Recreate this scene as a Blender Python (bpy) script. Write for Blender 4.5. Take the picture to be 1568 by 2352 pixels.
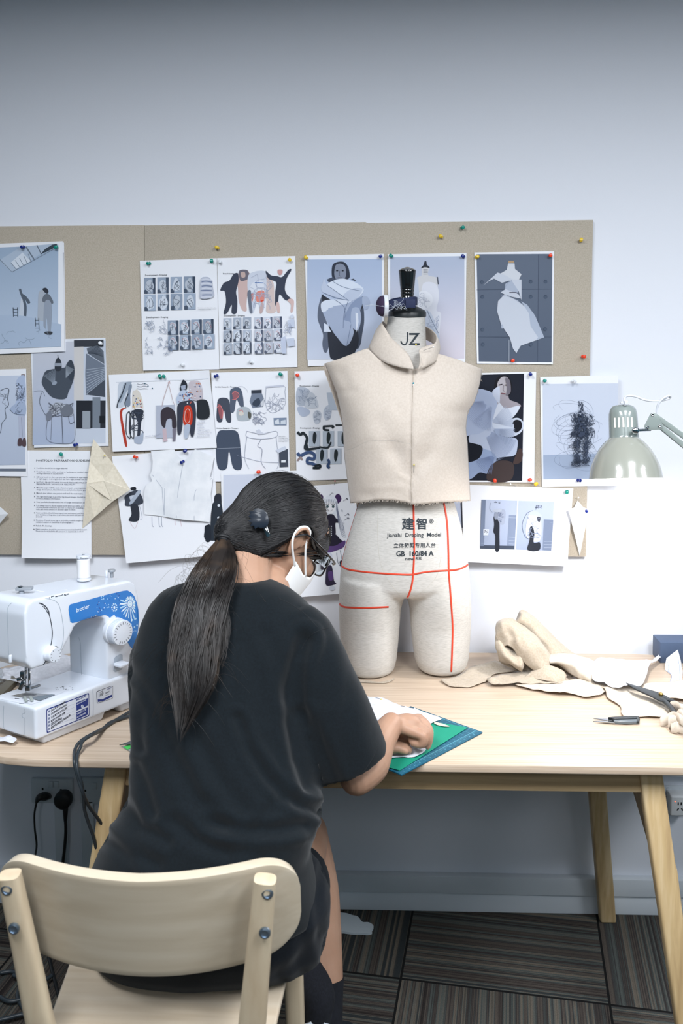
import bpy, bmesh, math, random
import numpy as np
from mathutils import Vector, Matrix, Euler, noise
from mathutils.bvhtree import BVHTree
from mathutils.geometry import tessellate_polygon
random.seed(7)
for o in list(bpy.data.objects): bpy.data.objects.remove(o)
scene = bpy.context.scene
COL = scene.collection
V = Vector
# ---------------------------------------------------------------- camera
F = 2100.0; CX = 784.0; CY = 1176.0; SH = -248.0
CAM = V((0.0, -2.449, 1.586)); PITCH = .072; YAW = .0374; ROLL = -.0047
_fw = V((-math.sin(YAW)*math.cos(PITCH), math.cos(YAW)*math.cos(PITCH), -math.sin(PITCH)))
_r0 = V((math.cos(YAW), math.sin(YAW), 0)); _u0 = _r0.cross(_fw)
_r = _r0*math.cos(ROLL) + _u0*math.sin(ROLL); _u = -_r0*math.sin(ROLL) + _u0*math.cos(ROLL)
cam_data = bpy.data.cameras.new('camera'); cam = bpy.data.objects.new('camera', cam_data); COL.objects.link(cam)
m = Matrix((_r, _u, -_fw)).transposed().to_4x4(); m.translation = CAM; cam.matrix_world = m
cam_data.sensor_fit = 'VERTICAL'; cam_data.sensor_height = 36.0; cam_data.sensor_width = 24.0
cam_data.lens = F/2352*36.0; cam_data.shift_y = SH/2352; cam_data.clip_start = .05; cam_data.clip_end = 50
cam_data.dof.use_dof = True; cam_data.dof.focus_distance = 2.05; cam_data.dof.aperture_fstop = 4.5
scene.camera = cam
# ---------------------------------------------------------------- look, world, lights
scene.view_settings.view_transform = 'Standard'; scene.view_settings.look = 'None'
scene.view_settings.exposure = 0.0; scene.view_settings.gamma = 1.0; scene.view_settings.use_curve_mapping = False
world = bpy.data.worlds.new('world'); scene.world = world; world.use_nodes = True
world.node_tree.nodes['Background'].inputs[0].default_value = (.70, .82, 1, 1)
world.node_tree.nodes['Background'].inputs[1].default_value = .05
CEIL = 2.545
PANEL_POWER = 33.5; PANEL_COL = (.91, .95, 1.0)
PANELS = [(-.60, -2.0), (.80, -2.0), (-.60, -3.9), (.80, -3.9), (2.2, -2.0), (2.2, -3.9)]
PW = [1.5, 1.5, .15, .15, 1.3, .15]
def area_light(name, loc, sx, sy, power, color, rot=(0, 0, 0)):
    ld = bpy.data.lights.new(name, 'AREA'); ld.shape = 'RECTANGLE'; ld.size = sx; ld.size_y = sy
    ld.energy = power; ld.color = color
    o = bpy.data.objects.new(name, ld); o.location = loc; o.rotation_euler = rot; COL.objects.link(o); return o
for (x, y), w in zip(PANELS, PW): area_light('ceiling_panel_light', (x, y, CEIL-.035), .5, 1.1, PANEL_POWER*w, PANEL_COL)
LAMP_POWER = 7.8; LAMP_COL = (1.0, .965, .95)
# ---------------------------------------------------------------- pixel <-> place helpers
def rayd(x, y): return _fw + _r*((x-CX)/F) - _u*((y-CY-SH)/F)
def atY(x, y, Y):
    d = rayd(x, y); return CAM + d*((Y-CAM.y)/d.y)
def atZ(x, y, Z):
    d = rayd(x, y); return CAM + d*((Z-CAM.z)/d.z)
def proj(P):
    d = V(P)-CAM; k = d.dot(_fw); return (CX+F*d.dot(_r)/k, CY+SH-F*d.dot(_u)/k)
def srgb(c): return tuple(((v/255)/12.92 if v/255 <= .04045 else ((v/255+.055)/1.055)**2.4) for v in c)
# ---------------------------------------------------------------- materials
MATS = {}
def mat(name, c, rough=.6, metal=0, spec=.5, bump=None, coat=0, emit=None, sheen=0, trans=0, alpha=1, sss=0):
    if name in MATS: return MATS[name]
    m = bpy.data.materials.new(name); m.use_nodes = True; nt = m.node_tree; b = nt.nodes['Principled BSDF']
    b.inputs['Base Color'].default_value = (*srgb(c), 1); b.inputs['Roughness'].default_value = rough
    b.inputs['Metallic'].default_value = metal; b.inputs['Specular IOR Level'].default_value = spec
    b.inputs['Coat Weight'].default_value = coat; b.inputs['Coat Roughness'].default_value = .08
    b.inputs['Sheen Weight'].default_value = sheen; b.inputs['Transmission Weight'].default_value = trans
    b.inputs['Alpha'].default_value = alpha
    if sss:
        b.inputs['Subsurface Weight'].default_value = sss; b.inputs['Subsurface Scale'].default_value = .01
        b.inputs['Subsurface Radius'].default_value = (1, .35, .2)
    if emit: b.inputs['Emission Color'].default_value = (*emit[0], 1); b.inputs['Emission Strength'].default_value = emit[1]
    if bump:
        tc = nt.nodes.new('ShaderNodeTexCoord'); n = nt.nodes.new('ShaderNodeTexNoise'); bp = nt.nodes.new('ShaderNodeBump')
        n.inputs['Scale'].default_value = bump[0]; n.inputs['Detail'].default_value = 4
        bp.inputs['Strength'].default_value = bump[1]; bp.inputs['Distance'].default_value = bump[2] if len(bump) > 2 else .002
        nt.links.new(tc.outputs['Object'], n.inputs['Vector']); nt.links.new(n.outputs['Fac'], bp.inputs['Height'])
        nt.links.new(bp.outputs['Normal'], b.inputs['Normal'])
    MATS[name] = m; return m
def ramp_mat(name, stops, scale, stretch=(1, 1, 1), rough=.6, detail=5, bump=.0, dist=0, sheen=0, spec=.4, coat=0, rot=(0, 0, 0), space='Object', bdist=.002):
    """noise, stretched, through a colour ramp"""
    if name in MATS: return MATS[name]
    m = bpy.data.materials.new(name); m.use_nodes = True; nt = m.node_tree; b = nt.nodes['Principled BSDF']; N = nt.nodes.new; L = nt.links.new
    tc = N('ShaderNodeTexCoord'); mp = N('ShaderNodeMapping'); n = N('ShaderNodeTexNoise'); cr = N('ShaderNodeValToRGB')
    mp.inputs['Scale'].default_value = stretch; mp.inputs['Rotation'].default_value = rot
    n.inputs['Scale'].default_value = scale; n.inputs['Detail'].default_value = detail
    n.inputs['Distortion'].default_value = dist
    L(tc.outputs[space], mp.inputs['Vector']); L(mp.outputs['Vector'], n.inputs['Vector']); L(n.outputs['Fac'], cr.inputs['Fac'])
    e = cr.color_ramp.elements
    while len(e) < len(stops): e.new(.5)
    for k, (p, c) in enumerate(stops): e[k].position = p; e[k].color = (*srgb(c), 1)
    L(cr.outputs['Color'], b.inputs['Base Color']); b.inputs['Roughness'].default_value = rough
    b.inputs['Specular IOR Level'].default_value = spec; b.inputs['Sheen Weight'].default_value = sheen; b.inputs['Coat Weight'].default_value = coat
    if bump:
        bp = N('ShaderNodeBump'); bp.inputs['Strength'].default_value = bump; bp.inputs['Distance'].default_value = bdist
        L(n.outputs['Fac'], bp.inputs['Height']); L(bp.outputs['Normal'], b.inputs['Normal'])
    MATS[name] = m; return m
def ink(r, g=None, b=None):
    if g is None: g = b = r
    return mat('ink_%d_%d_%d' % (r, g, b), (r, g, b), .75, spec=.2)
# ---------------------------------------------------------------- mesh builder
def catmull(pts, n=6, closed=False):
    P = [V(p) for p in pts]; out = []; N_ = len(P)
    if N_ < 3: return P
    for i in range(N_ if closed else N_-1):
        if closed: a, b, c, d = P[(i-1) % N_], P[i], P[(i+1) % N_], P[(i+2) % N_]
        else: a, b, c, d = P[max(i-1, 0)], P[i], P[i+1], P[min(i+2, N_-1)]
        for k in range(n):
            t = k/n; out.append(.5*((2*b)+(c-a)*t+(2*a-5*b+4*c-d)*t*t+(3*b-a-3*c+d)*t**3))
    if not closed: out.append(P[-1].copy())
    return out
def interp(tab, x):
    """rows (x, a, b, ...) -> smooth interpolation at x"""
    xs = [r[0] for r in tab]
    return [float(np.interp(x, xs, [r[k] for r in tab])) for k in range(1, len(tab[0]))]
class MB:
    def __init__(s): s.v = []; s.f = []; s.m = []; s.M = []
    def mi(s, m):
        if m not in s.M: s.M.append(m)
        return s.M.index(m)
    def add(s, vs, fs, m=None):
        k = len(s.v); s.v += [V(p) for p in vs]; i = s.mi(m) if m else 0
        s.f += [tuple(k+j for j in f) for f in fs]; s.m += [i]*len(fs); return s
    def box(s, c, d, m=None, M=None):
        x, y, z = [q/2 for q in d]; c = V(c)
        vs = [V((a*x, b*y, e*z)) for a in (-1, 1) for b in (-1, 1) for e in (-1, 1)]
        vs = [(M @ p if M else p)+c for p in vs]
        return s.add(vs, [(0, 1, 3, 2), (4, 6, 7, 5), (0, 4, 5, 1), (2, 3, 7, 6), (0, 2, 6, 4), (1, 5, 7, 3)], m)
    def rings(s, R, m=None, cap=True, closed=True):
        n = len(R[0]); vs = [p for r in R for p in r]; fs = []
        for i in range(len(R)-1):
            for j in range(n if closed else n-1):
                a = i*n+j; b = i*n+(j+1) % n; fs.append((a, b, b+n, a+n))
        if cap and closed: fs += [tuple(range(n-1, -1, -1)), tuple(range((len(R)-1)*n, len(R)*n))]
        return s.add(vs, fs, m)
    def tube(s, pts, r, n=8, m=None, cap=True, flat=1.0, up=None):
        P = [V(p) for p in pts]; R = []
        up = V(up) if up else V((0, 0, 1)); prev = None
        for i, p in enumerate(P):
            t = (P[min(i+1, len(P)-1)]-P[max(i-1, 0)])
            t = t.normalized() if t.length > 1e-9 else V((0, 0, 1))
            if prev is None:
                a = t.cross(up); a = t.cross(V((1, 0, 0))) if a.length < .05 else a
            else: a = prev - t*prev.dot(t)
            a = a.normalized() if a.length > 1e-6 else V((1, 0, 0)); prev = a; b = t.cross(a)
            rr = r[i] if hasattr(r, '__len__') else r
            R.append([p+a*math.cos(2*math.pi*k/n)*rr+b*math.sin(2*math.pi*k/n)*rr*flat for k in range(n)])
        return s.rings(R, m, cap)
    def lathe(s, prof, c=(0, 0, 0), n=24, m=None, M=None, cap=True):
        """prof: (radius, height) along local z"""
        R = []; c = V(c)
        for (r, z) in prof:
            ring = [V((r*math.cos(2*math.pi*k/n), r*math.sin(2*math.pi*k/n), z)) for k in range(n)]
            R.append([(M @ p if M else p)+c for p in ring])
        return s.rings(R, m, cap)
    def ell(s, c, r, m=None, M=None, n=20, k=12):
        r = V(r) if hasattr(r, '__len__') else V((r, r, r)); c = V(c); vs = [V((0, 0, 1))]; fs = []
        for i in range(1, k):
            a = math.pi*i/k
            vs += [V((math.sin(a)*math.cos(2*math.pi*j/n), math.sin(a)*math.sin(2*math.pi*j/n), math.cos(a))) for j in range(n)]
        vs.append(V((0, 0, -1)))
        for j in range(n): fs.append((0, 1+j, 1+(j+1) % n))
        for i in range(k-2):
            for j in range(n):
                a = 1+i*n+j; b = 1+i*n+(j+1) % n; fs.append((a, a+n, b+n, b))
        q = 1+(k-2)*n
        for j in range(n): fs.append((len(vs)-1, q+(j+1) % n, q+j))
        vs = [V((p.x*r.x, p.y*r.y, p.z*r.z)) for p in vs]
        return s.add([(M @ p if M else p)+c for p in vs], fs, m)
    def cap(s, a, b, ra, rb, m=None, n=16, flat=1, up=None):
        a = V(a); b = V(b); d = (b-a).normalized(); pts = []; rr = []
        for i in range(0, 6):
            t = math.pi/2*(i/5); pts.append(a-d*ra*math.cos(t)); rr.append(max(ra*math.sin(t), 1e-5))
        for i in range(0, 6):
            t = math.pi/2*(i/5); pts.append(b+d*rb*math.sin(t)); rr.append(max(rb*math.cos(t), 1e-5))
        return s.tube(pts, rr, n, m, True, flat, up)
    def limb(s, pts, rr, m=None, n=16, sub=5, flat=1, up=None):
        """smooth closed tube with rounded ends through pts with radii"""
        P = catmull(pts, sub); k = len(P); xs = np.linspace(0, len(pts)-1, k); R = list(np.interp(xs, range(len(pts)), rr))
        d0 = (P[1]-P[0]).normalized(); d1 = (P[-1]-P[-2]).normalized()
        A = [P[0]-d0*R[0]*math.cos(t) for t in np.linspace(0, 1.5, 5)][:-1]; ra = [max(R[0]*math.sin(t), 1e-5) for t in np.linspace(0, 1.5, 5)][:-1]
        B = [P[-1]+d1*R[-1]*math.sin(t) for t in np.linspace(0, 1.57, 5)][1:]; rb = [max(R[-1]*math.cos(t), 1e-5) for t in np.linspace(0, 1.57, 5)][1:]
        return s.tube(A+P+B, ra+R+rb, n, m, True, flat, up)
    def prism(s, poly, ext, m=None, hole=None):
        """poly: list of 3-D points of a planar outline; ext: extrusion vector"""
        P = [V(p) for p in poly]; n = len(P); e = V(ext); tri = tessellate_polygon([P])
        vs = P+[p+e for p in P]; fs = [tuple(t) for t in tri]+[tuple(n+j for j in reversed(t)) for t in tri]
        fs += [(i, (i+1) % n, n+(i+1) % n, n+i) for i in range(n)]
        return s.add(vs, fs, m)
    def grid(s, G, m=None):
        """G: rows of points -> open quad surface"""
        n = len(G[0]); vs = [p for r in G for p in r]
        return s.add(vs, [(i*n+j, i*n+j+1, (i+1)*n+j+1, (i+1)*n+j) for i in range(len(G)-1) for j in range(n-1)], m)
def props(o, label=None, cat=None, group=None, kind=None):
    if label: o['label'] = label
    if cat: o['category'] = cat
    if group: o['group'] = group
    if kind: o['kind'] = kind
    return o
def wloc(o):
    p = V((0, 0, 0))
    while o: p += o.location; o = o.parent
    return p
def thing(name, loc, label, cat, group=None):
    o = bpy.data.objects.new(name, None); COL.objects.link(o); o.location = loc; o.empty_display_size = .05
    return props(o, label, cat, group)
def raw_mesh(mb, name='mesh'):
    me = bpy.data.meshes.new(name); me.from_pydata([tuple(p) for p in mb.v], [], mb.f)
    for m in mb.M: me.materials.append(m)
    if len(mb.M) > 1: me.polygons.foreach_set('material_index', mb.m)
    me.update(); return me
def fixn(me):
    bm = bmesh.new(); bm.from_mesh(me); bmesh.ops.recalc_face_normals(bm, faces=bm.faces); bm.to_mesh(me); bm.free()
def evald(me, mods):
    """run modifiers [(type, {props})] on a mesh and return the result"""
    o = bpy.data.objects.new('tmp', me); COL.objects.link(o)
    for t, pr in mods:
        md = o.modifiers.new('m', t)
        for k, v_ in pr.items(): setattr(md, k, v_)
    bpy.context.view_layer.update()
    dg = bpy.context.evaluated_depsgraph_get(); r = bpy.data.meshes.new_from_object(o.evaluated_get(dg))
    bpy.data.objects.remove(o); return r
def put(name, src, m=None, parent=None, smooth=False, bevel=0, seg=2, sub=0, solid=0, norm=True, sharp=None, **kw):
    """link ONE mesh object; vertices are given in world space"""
    me = raw_mesh(src, name) if isinstance(src, MB) else src
    if norm: fixn(me)
    mods = []
    if solid: mods.append(('SOLIDIFY', dict(thickness=solid, offset=0)))
    if bevel: mods.append(('BEVEL', dict(width=bevel, segments=seg, limit_method='ANGLE', angle_limit=.6)))
    if sub: mods.append(('SUBSURF', dict(levels=sub, render_levels=sub)))
    if mods: me = evald(me, mods)
    me.name = name
    if m: me.materials.clear(); me.materials.append(m)
    vs = np.empty(len(me.vertices)*3); me.vertices.foreach_get('co', vs); vs = vs.reshape(-1, 3)
    if parent: org = np.array(wloc(parent))
    else: org = np.array([(vs[:, 0].min()+vs[:, 0].max())/2, (vs[:, 1].min()+vs[:, 1].max())/2, vs[:, 2].min()])
    me.vertices.foreach_set('co', (vs-org).ravel())
    if smooth or bevel or sub:
        me.polygons.foreach_set('use_smooth', [True]*len(me.polygons))
        if sharp or bevel: me.set_sharp_from_angle(angle=sharp or .7)
    me.update()
    o = bpy.data.objects.new(name, me); COL.objects.link(o)
    if parent: o.parent = parent
    else: o.location = org
    return props(o, **kw)
def remesh(mb, vox, it=4, fac=.5, dec=0):
    me = raw_mesh(mb); fixn(me)
    mods = [('REMESH', dict(mode='VOXEL', voxel_size=vox))]
    if it: mods.append(('SMOOTH', dict(factor=fac, iterations=it)))
    me = evald(me, mods); me.materials.clear(); return me
def deform(me, fn):
    """fn(co, normal) -> new co"""
    me.update(); new = [fn(v_.co.copy(), v_.normal.copy()) for v_ in me.vertices]
    for v_, c in zip(me.vertices, new): v_.co = c
    me.update(); return me
def bvh_of(me, off=(0, 0, 0)):
    off = V(off); return BVHTree.FromPolygons([tuple(v_.co+off) for v_ in me.vertices], [tuple(p.vertices) for p in me.polygons])
def hit(bvh, x, y, lift=0):
    h = bvh.ray_cast(CAM, rayd(x, y).normalized())
    if h[0] is None: return None
    n = h[1]; n = n if n.dot(rayd(x, y)) < 0 else -n
    return h[0]+n*lift
def lerp(a, b, t): return a+(b-a)*t
# text -> flat mesh ------------------------------------------------
_T = {}
def text2d(s, size=1.0, bold=0, align='LEFT', res=2):
    k = (s, bold, align, res)
    if k not in _T:
        c = bpy.data.curves.new('t', 'FONT'); c.body = s; c.size = 1; c.offset = bold; c.align_x = align; c.resolution_u = res; c.fill_mode = 'FRONT'
        o = bpy.data.objects.new('t', c); COL.objects.link(o); bpy.context.view_layer.update()
        me = bpy.data.meshes.new_from_object(o.evaluated_get(bpy.context.evaluated_depsgraph_get()))
        _T[k] = ([(v_.co.x, v_.co.y) for v_ in me.vertices], [tuple(p.vertices) for p in me.polygons])
        bpy.data.objects.remove(o); bpy.data.curves.remove(c)
    vs, fs = _T[k]; return [(x*size, y*size) for x, y in vs], fs
# ================================================================ structure
def struct(name, mb, m, **kw): return put(name, mb, m, kind='structure', **kw)
wallm = mat('wall_paint', (230, 233, 241), .85, bump=(260, .12, .001))
ceilm = mat('ceiling_paint', (205, 210, 215), .9)
trimm = mat('trim_paint', (214, 220, 226), .5, bump=(40, .05))
def box2(a, b): return MB().box([(a[i]+b[i])/2 for i in range(3)], [abs(b[i]-a[i]) for i in range(3)])
X0, X1, YB = -2.9, 3.4, -5.6
struct('wall_back', box2((X0, 0, 0), (X1, .12, CEIL)), wallm)
darkw = mat('far_wall_paint', (66, 104, 118), .9)
struct('wall_left', box2((X0-.1, YB, 0), (X0, .12, CEIL)), darkw)
struct('wall_right', box2((X1, YB, 0), (X1+.1, .12, CEIL)), darkw)
struct('wall_front', box2((X0, YB-.1, 0), (X1, YB, CEIL)), darkw)
struct('ceiling', box2((X0, YB, CEIL), (X1, .12, CEIL+.1)), ceilm)
# carpet tiles: 0.5 m, turned 8.5 degrees to the wall, stripes turned tile by tile
def carpet():
    m = bpy.data.materials.new('striped_carpet'); m.use_nodes = True; nt = m.node_tree; b = nt.nodes['Principled BSDF']; N = nt.nodes.new; L = nt.links.new
    tc = N('ShaderNodeTexCoord'); mp = N('ShaderNodeMapping'); sp = N('ShaderNodeSeparateXYZ')
    mp.inputs['Location'].default_value = (0, 0, 0); mp.vector_type = 'TEXTURE'
    mp.inputs['Location'].default_value = (.554, -.359, 0); mp.inputs['Rotation'].default_value = (0, 0, -math.radians(8.5)); mp.inputs['Scale'].default_value = (.5, .5, .5)
    L(tc.outputs['Object'], mp.inputs['Vector']); L(mp.outputs['Vector'], sp.inputs[0])
    def mt(op, a, b_=None):
        n = N('ShaderNodeMath'); n.operation = op
        for i, q in enumerate((a, b_)):
            if q is None: continue
            if isinstance(q, (int, float)): n.inputs[i].default_value = q
            else: L(q, n.inputs[i])
        return n.outputs[0]
    fx = mt('FLOOR', sp.outputs[0]); fy = mt('FLOOR', sp.outputs[1])
    par = mt('MODULO', mt('ADD', mt('ADD', fx, fy), 100), 2)       # 1 / 0
    dx = mt('SUBTRACT', sp.outputs[0], 0); dy = sp.outputs[1]
    co = mt('ADD', mt('MULTIPLY', dx, mt('SUBTRACT', 1, par)), mt('MULTIPLY', dy, par))
    tile = mt('ADD', mt('MULTIPLY', fx, 7.3), mt('MULTIPLY', fy, 13.7))
    def nz(scale, det):
        n = N('ShaderNodeTexNoise'); n.noise_dimensions = '2D'; n.inputs['Scale'].default_value = scale; n.inputs['Detail'].default_value = det
        cb = N('ShaderNodeCombineXYZ'); L(co, cb.inputs[0]); L(tile, cb.inputs[1]); L(cb.outputs[0], n.inputs['Vector']); return n
    n1 = nz(26, 3); cr = N('ShaderNodeValToRGB'); L(n1.outputs['Fac'], cr.inputs[0])
    st = [(.30, (40, 36, 36)), (.42, (84, 77, 71)), (.47, (50, 46, 45)), (.53, (76, 82, 80)), (.60, (104, 95, 84)), (.68, (50, 54, 55))]
    e = cr.color_ramp.elements
    while len(e) < len(st): e.new(.5)
    for k, (p, c) in enumerate(st): e[k].position = p; e[k].color = (*srgb(c), 1)
    fz = N('ShaderNodeTexNoise'); fz.inputs['Scale'].default_value = 420; L(tc.outputs['Object'], fz.inputs['Vector'])
    mx = N('ShaderNodeMix'); mx.data_type = 'RGBA'; mx.blend_type = 'MULTIPLY'; mx.inputs[0].default_value = .6
    L(cr.outputs[0], mx.inputs[6]); L(fz.outputs['Fac'], mx.inputs[7])
    mg = N('ShaderNodeMix'); mg.data_type = 'RGBA'; mg.inputs[0].default_value = 0
    hs = N('ShaderNodeHueSaturation'); hs.inputs['Value'].default_value = 1.35; L(mx.outputs[2], hs.inputs['Color'])
    # dark seam lines between tiles
    ex = mt('ABSOLUTE', mt('SUBTRACT', mt('FRACT', sp.outputs[0]), .5)); ey = mt('ABSOLUTE', mt('SUBTRACT', mt('FRACT', sp.outputs[1]), .5))
    seam = mt('GREATER_THAN', mt('MAXIMUM', ex, ey), .494)
    ms = N('ShaderNodeMix'); ms.data_type = 'RGBA'; L(seam, ms.inputs[0]); L(hs.outputs[0], ms.inputs[6]); ms.inputs[7].default_value = (.01, .01, .01, 1)
    L(ms.outputs[2], b.inputs['Base Color']); b.inputs['Roughness'].default_value = 1; b.inputs['Specular IOR Level'].default_value = .1
    bp = N('ShaderNodeBump'); bp.inputs['Strength'].default_value = .5; bp.inputs['Distance'].default_value = .004
    L(mt('ADD', fz.outputs['Fac'], n1.outputs['Fac']), bp.inputs['Height']); L(bp.outputs[0], b.inputs['Normal'])
    return m
fl = MB().box((.25, -2.74, -.05), (X1-X0, .12-YB, .1))
fme = raw_mesh(fl, 'floor'); fixn(fme); fme.materials.append(carpet())
flo = bpy.data.objects.new('floor', fme); COL.objects.link(flo); flo['kind'] = 'structure'
# skirting: a lower board and a cable trunking above it
struct('baseboard_back', box2((X0, -.016, 0), (X1, 0, .055)), trimm, bevel=.003)
struct('trim_1', box2((X0, -.024, .0565), (X1, 0, .106)), trimm, bevel=.003)
# cable trunking runs at desk height with drops to the skirting
struct('trim_2', box2((-.97, -.022, .407), (-.585, 0, .44)), trimm, bevel=.003)
struct('trim_3', box2((.66, -.03, .40), (1.6, 0, .447)), trimm, bevel=.003)
for i, (x0, x1) in enumerate([(-.90, -.865), (-.825, -.79), (.775, .80)]):
    struct('trim_%d' % (4+i), box2((x0, -.012, .106), (x1, 0, .30)), trimm, bevel=.002)
# ceiling lights (real fittings; seen only as reflections)
diffm = mat('light_diffuser', (240, 246, 255), .5, emit=((.9, .95, 1), 3.0))
for i, (x, y) in enumerate(PANELS):
    t = thing('ceiling_light', (x, y, CEIL-.03), 'white rectangular ceiling light panel, %s' % ['nearest the pinboard wall on the left', 'nearest the pinboard wall above the desk', 'behind the chair on the left', 'behind the chair in the middle', 'nearest the pinboard wall on the far right', 'behind the chair on the far right'][i], 'ceiling light', 'ceiling light panels')
    fr = MB()
    for s in (-1, 1):
        fr.box((x+s*.29, y, CEIL-.015), (.03, 1.21, .03)); fr.box((x, y+s*.59, CEIL-.015), (.55, .03, .03))
    put('frame', fr, trimm, t); put('diffuser', MB().box((x, y, CEIL-.012), (.55, 1.15, .01)), diffm, t)
# ================================================================ pinboard
corkm = ramp_mat('felt_board', [(.3, (172, 162, 147)), (.7, (190, 180, 165))], 300, (1, 1, 1), .95, 8, .2)
bz0 = .99
for nm, lb, pts in (('pinboard', 'brown felt pinboard, left panel running out of the left edge', [(-420, 524), (330.5, 516.5), (330.5, 1275), (-420, 1273)]),
                    ('pinboard', 'brown felt pinboard, right panel behind most of the sheets', [(331.5, 517.5), (840, 510), (842, 512), (1362, 505), (1345, 1279), (331.5, 1275)])):
    put(nm, MB().prism([atY(x, y, -.014) for x, y in pts], (0, .0125, 0)), corkm, bevel=.0012, label=lb, cat='pinboard', group='felt pinboard panels')
# ================================================================ sockets
platem = mat('socket_plastic', (205, 212, 218), .35); blackp = mat('black_plastic', (20, 21, 23), .45); slotm = mat('socket_slot', (15, 15, 18), .6)
def socket(x0, y0, x1, y1, lb, slots=(), sw=()):
    a = atY(x0, y0, -.012); b = atY(x1, y1, -.012); c = (a+b)/2
    t = thing('wall_socket', (c.x, 0, b.z), lb, 'wall socket', 'wall sockets')
    put('plate', box2((a.x, -.012, b.z), (b.x, 0, a.z)), platem, t, bevel=.003)
    for (x, y, w, h) in slots:
        p = atY(x, y, -.012); put('slot', MB().box((p.x, -.012, p.z), (w, .002, h)), slotm, t)
    for (x, y) in sw:
        p = atY(x, y, -.012); put('switch', MB().box((p.x, -.013, p.z), (.014, .006, .018)), platem, t, bevel=.0015)
socket(70, 1789, 168, 1846, 'white double wall socket with black plugs, under the desk at left', [(98, 1812, .005, .007), (104, 1826, .006, .003), (92, 1826, .006, .003), (140, 1815, .005, .007)], [(117, 1801), (130, 1801)])
socket(182, 1787, 246, 1848, 'white wall socket right of the black round plug', [(196, 1816, .005, .006), (241, 1818, .005, .007)], [(217, 1805)])
socket(1505, 1806, 1600, 1872, 'white wall socket beside the right desk leg', [(1530, 1830, .004, .003)], [(1522, 1815), (1534, 1815)])
# small black plug
p = atY(97, 1830, -.012)
t = thing('power_plug', (p.x, -.02, p.z-.02), 'small black power plug with thin cord, left of the round one', 'plug', 'black plugs and cords')
q = [atY(x, y, Y) for x, y, Y in ((110, 1829, -.014), (102, 1829, -.03), (90, 1832, -.045), (84, 1842, -.05))]
put('plug_body', MB().limb(q, [.011, .015, .011, .005], n=12, flat=.8), blackp, t, smooth=True)
put('cord', MB().tube(catmull([atY(x, y, Y) for x, y, Y in ((84, 1842, -.05), (79, 1870, -.05), (80, 1905, -.05), (84, 1940, -.05), (80, 1970, -.06), (70, 2030, -.06), (60, 2100, -.08))]+[V((-.93, -.15, .012)), V((-.9, -.3, .008))], 6), .0028, 8), blackp, t, smooth=True)
p = atY(150, 1830, -.012)
t = thing('power_plug', (p.x, -.03, p.z-.03), 'large round black power plug with thick cord hanging straight down', 'plug', 'black plugs and cords')
R90 = Matrix.Rotation(math.pi/2, 3, 'X')
put('plug_body', MB().lathe([(.019, 0), (.024, .004), (.025, .012), (.024, .026), (.020, .030), (.006, .031)], (p.x, -.012, p.z), 28, M=R90), blackp, t, smooth=True, sharp=.8)
put('strain_relief', MB().tube([atY(150, 1845, -.03), atY(150, 1862, -.032), atY(150, 1885, -.034)], [.009, .0075, .005], 10), blackp, t, smooth=True)
put('cord', MB().tube(catmull([atY(x, y, -.034) for x, y in ((150, 1880), (151, 1910), (148, 1950), (144, 1990), (142, 2060))]+[V((-.88, -.1, .05)), V((-.86, -.2, .008)), V((-.7, -.5, .008))], 6), .0045, 8), blackp, t, smooth=True)
# white square adapter at right
a = atY(1539, 1828, -.05); b = atY(1590, 1875, -.05)
t = thing('power_adapter', ((a.x+b.x)/2, -.03, b.z), 'white square power adapter plugged into the socket by the right desk leg', 'adapter')
put('adapter_body', box2((a.x, -.052, b.z), (b.x, -.0125, a.z)), mat('adapter_white', (225, 228, 230), .3), t, bevel=.005, seg=3)
for x, y, w, h, r in ((1557, 1846, .003, .008, 0), (1564, 1846, .003, .008, 0), (1556, 1859, .003, .008, .6), (1566, 1859, .003, .008, -.6)):
    p = atY(x, y, -.052); put('socket_hole', MB().box((p.x, -.0522, p.z), (w, .001, h), M=Matrix.Rotation(r, 3, 'Y')), slotm, t)
p = atY(1550, 1841, -.052); put('indicator_light', MB().box((p.x, -.0522, p.z), (.003, .001, .002)), mat('red_led', (230, 90, 60), .4, emit=((1, .2, .1), 1.5)), t)
# ================================================================ desk
def woodm(name, a, b, c, axis, scale=6, rough=.45, k=28, coat=0):
    st = [1, 1, 1]; st = [k if i != axis else 1 for i in range(3)]
    return ramp_mat(name, [(.30, a), (.5, b), (.68, c)], scale, st, rough, 6, .06, .3, coat=coat)
topm = woodm('bamboo_top', (184, 162, 140), (199, 179, 158), (206, 188, 169), 0, 4.5, .42, 36)
desk_x = woodm('bamboo_rail', (168, 142, 106), (190, 164, 126), (205, 182, 146), 0, 2.4)
desk_z = woodm('bamboo_leg', (172, 144, 104), (196, 168, 124), (212, 188, 148), 2, 2.2)
DZ = .74; DX0, DX1, DY0, DY1 = -.88, .86, -.683, -.03
t_desk = thing('desk', (0, -.36, 0), 'light bamboo desk carrying the sewing machine and dress form', 'desk')
def rrect(x0, y0, x1, y1, r, n=8):
    P = []
    for cx, cy, a in ((x1-r, y0+r, -90), (x1-r, y1-r, 0), (x0+r, y1-r, 90), (x0+r, y0+r, 180)):
        P += [V((cx+r*math.cos(math.radians(a+90*i/n)), cy+r*math.sin(math.radians(a+90*i/n)), 0)) for i in range(n+1)]
    return P
DX0, DX1 = -1.01, 1.01
def corner(cx, cy, a, b, a0): return [V((cx+a*math.cos(math.radians(a0+90*i/18)), cy+b*math.sin(math.radians(a0+90*i/18)), 0)) for i in range(19)]
P = corner(DX1-.35, DY0+.26, .35, .26, -90)+corner(DX1-.35, DY1-.26, .35, .26, 0)+corner(DX0+.35, DY1-.26, .35, .26, 90)+corner(DX0+.35, DY0+.26, .35, .26, 180)
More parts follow.
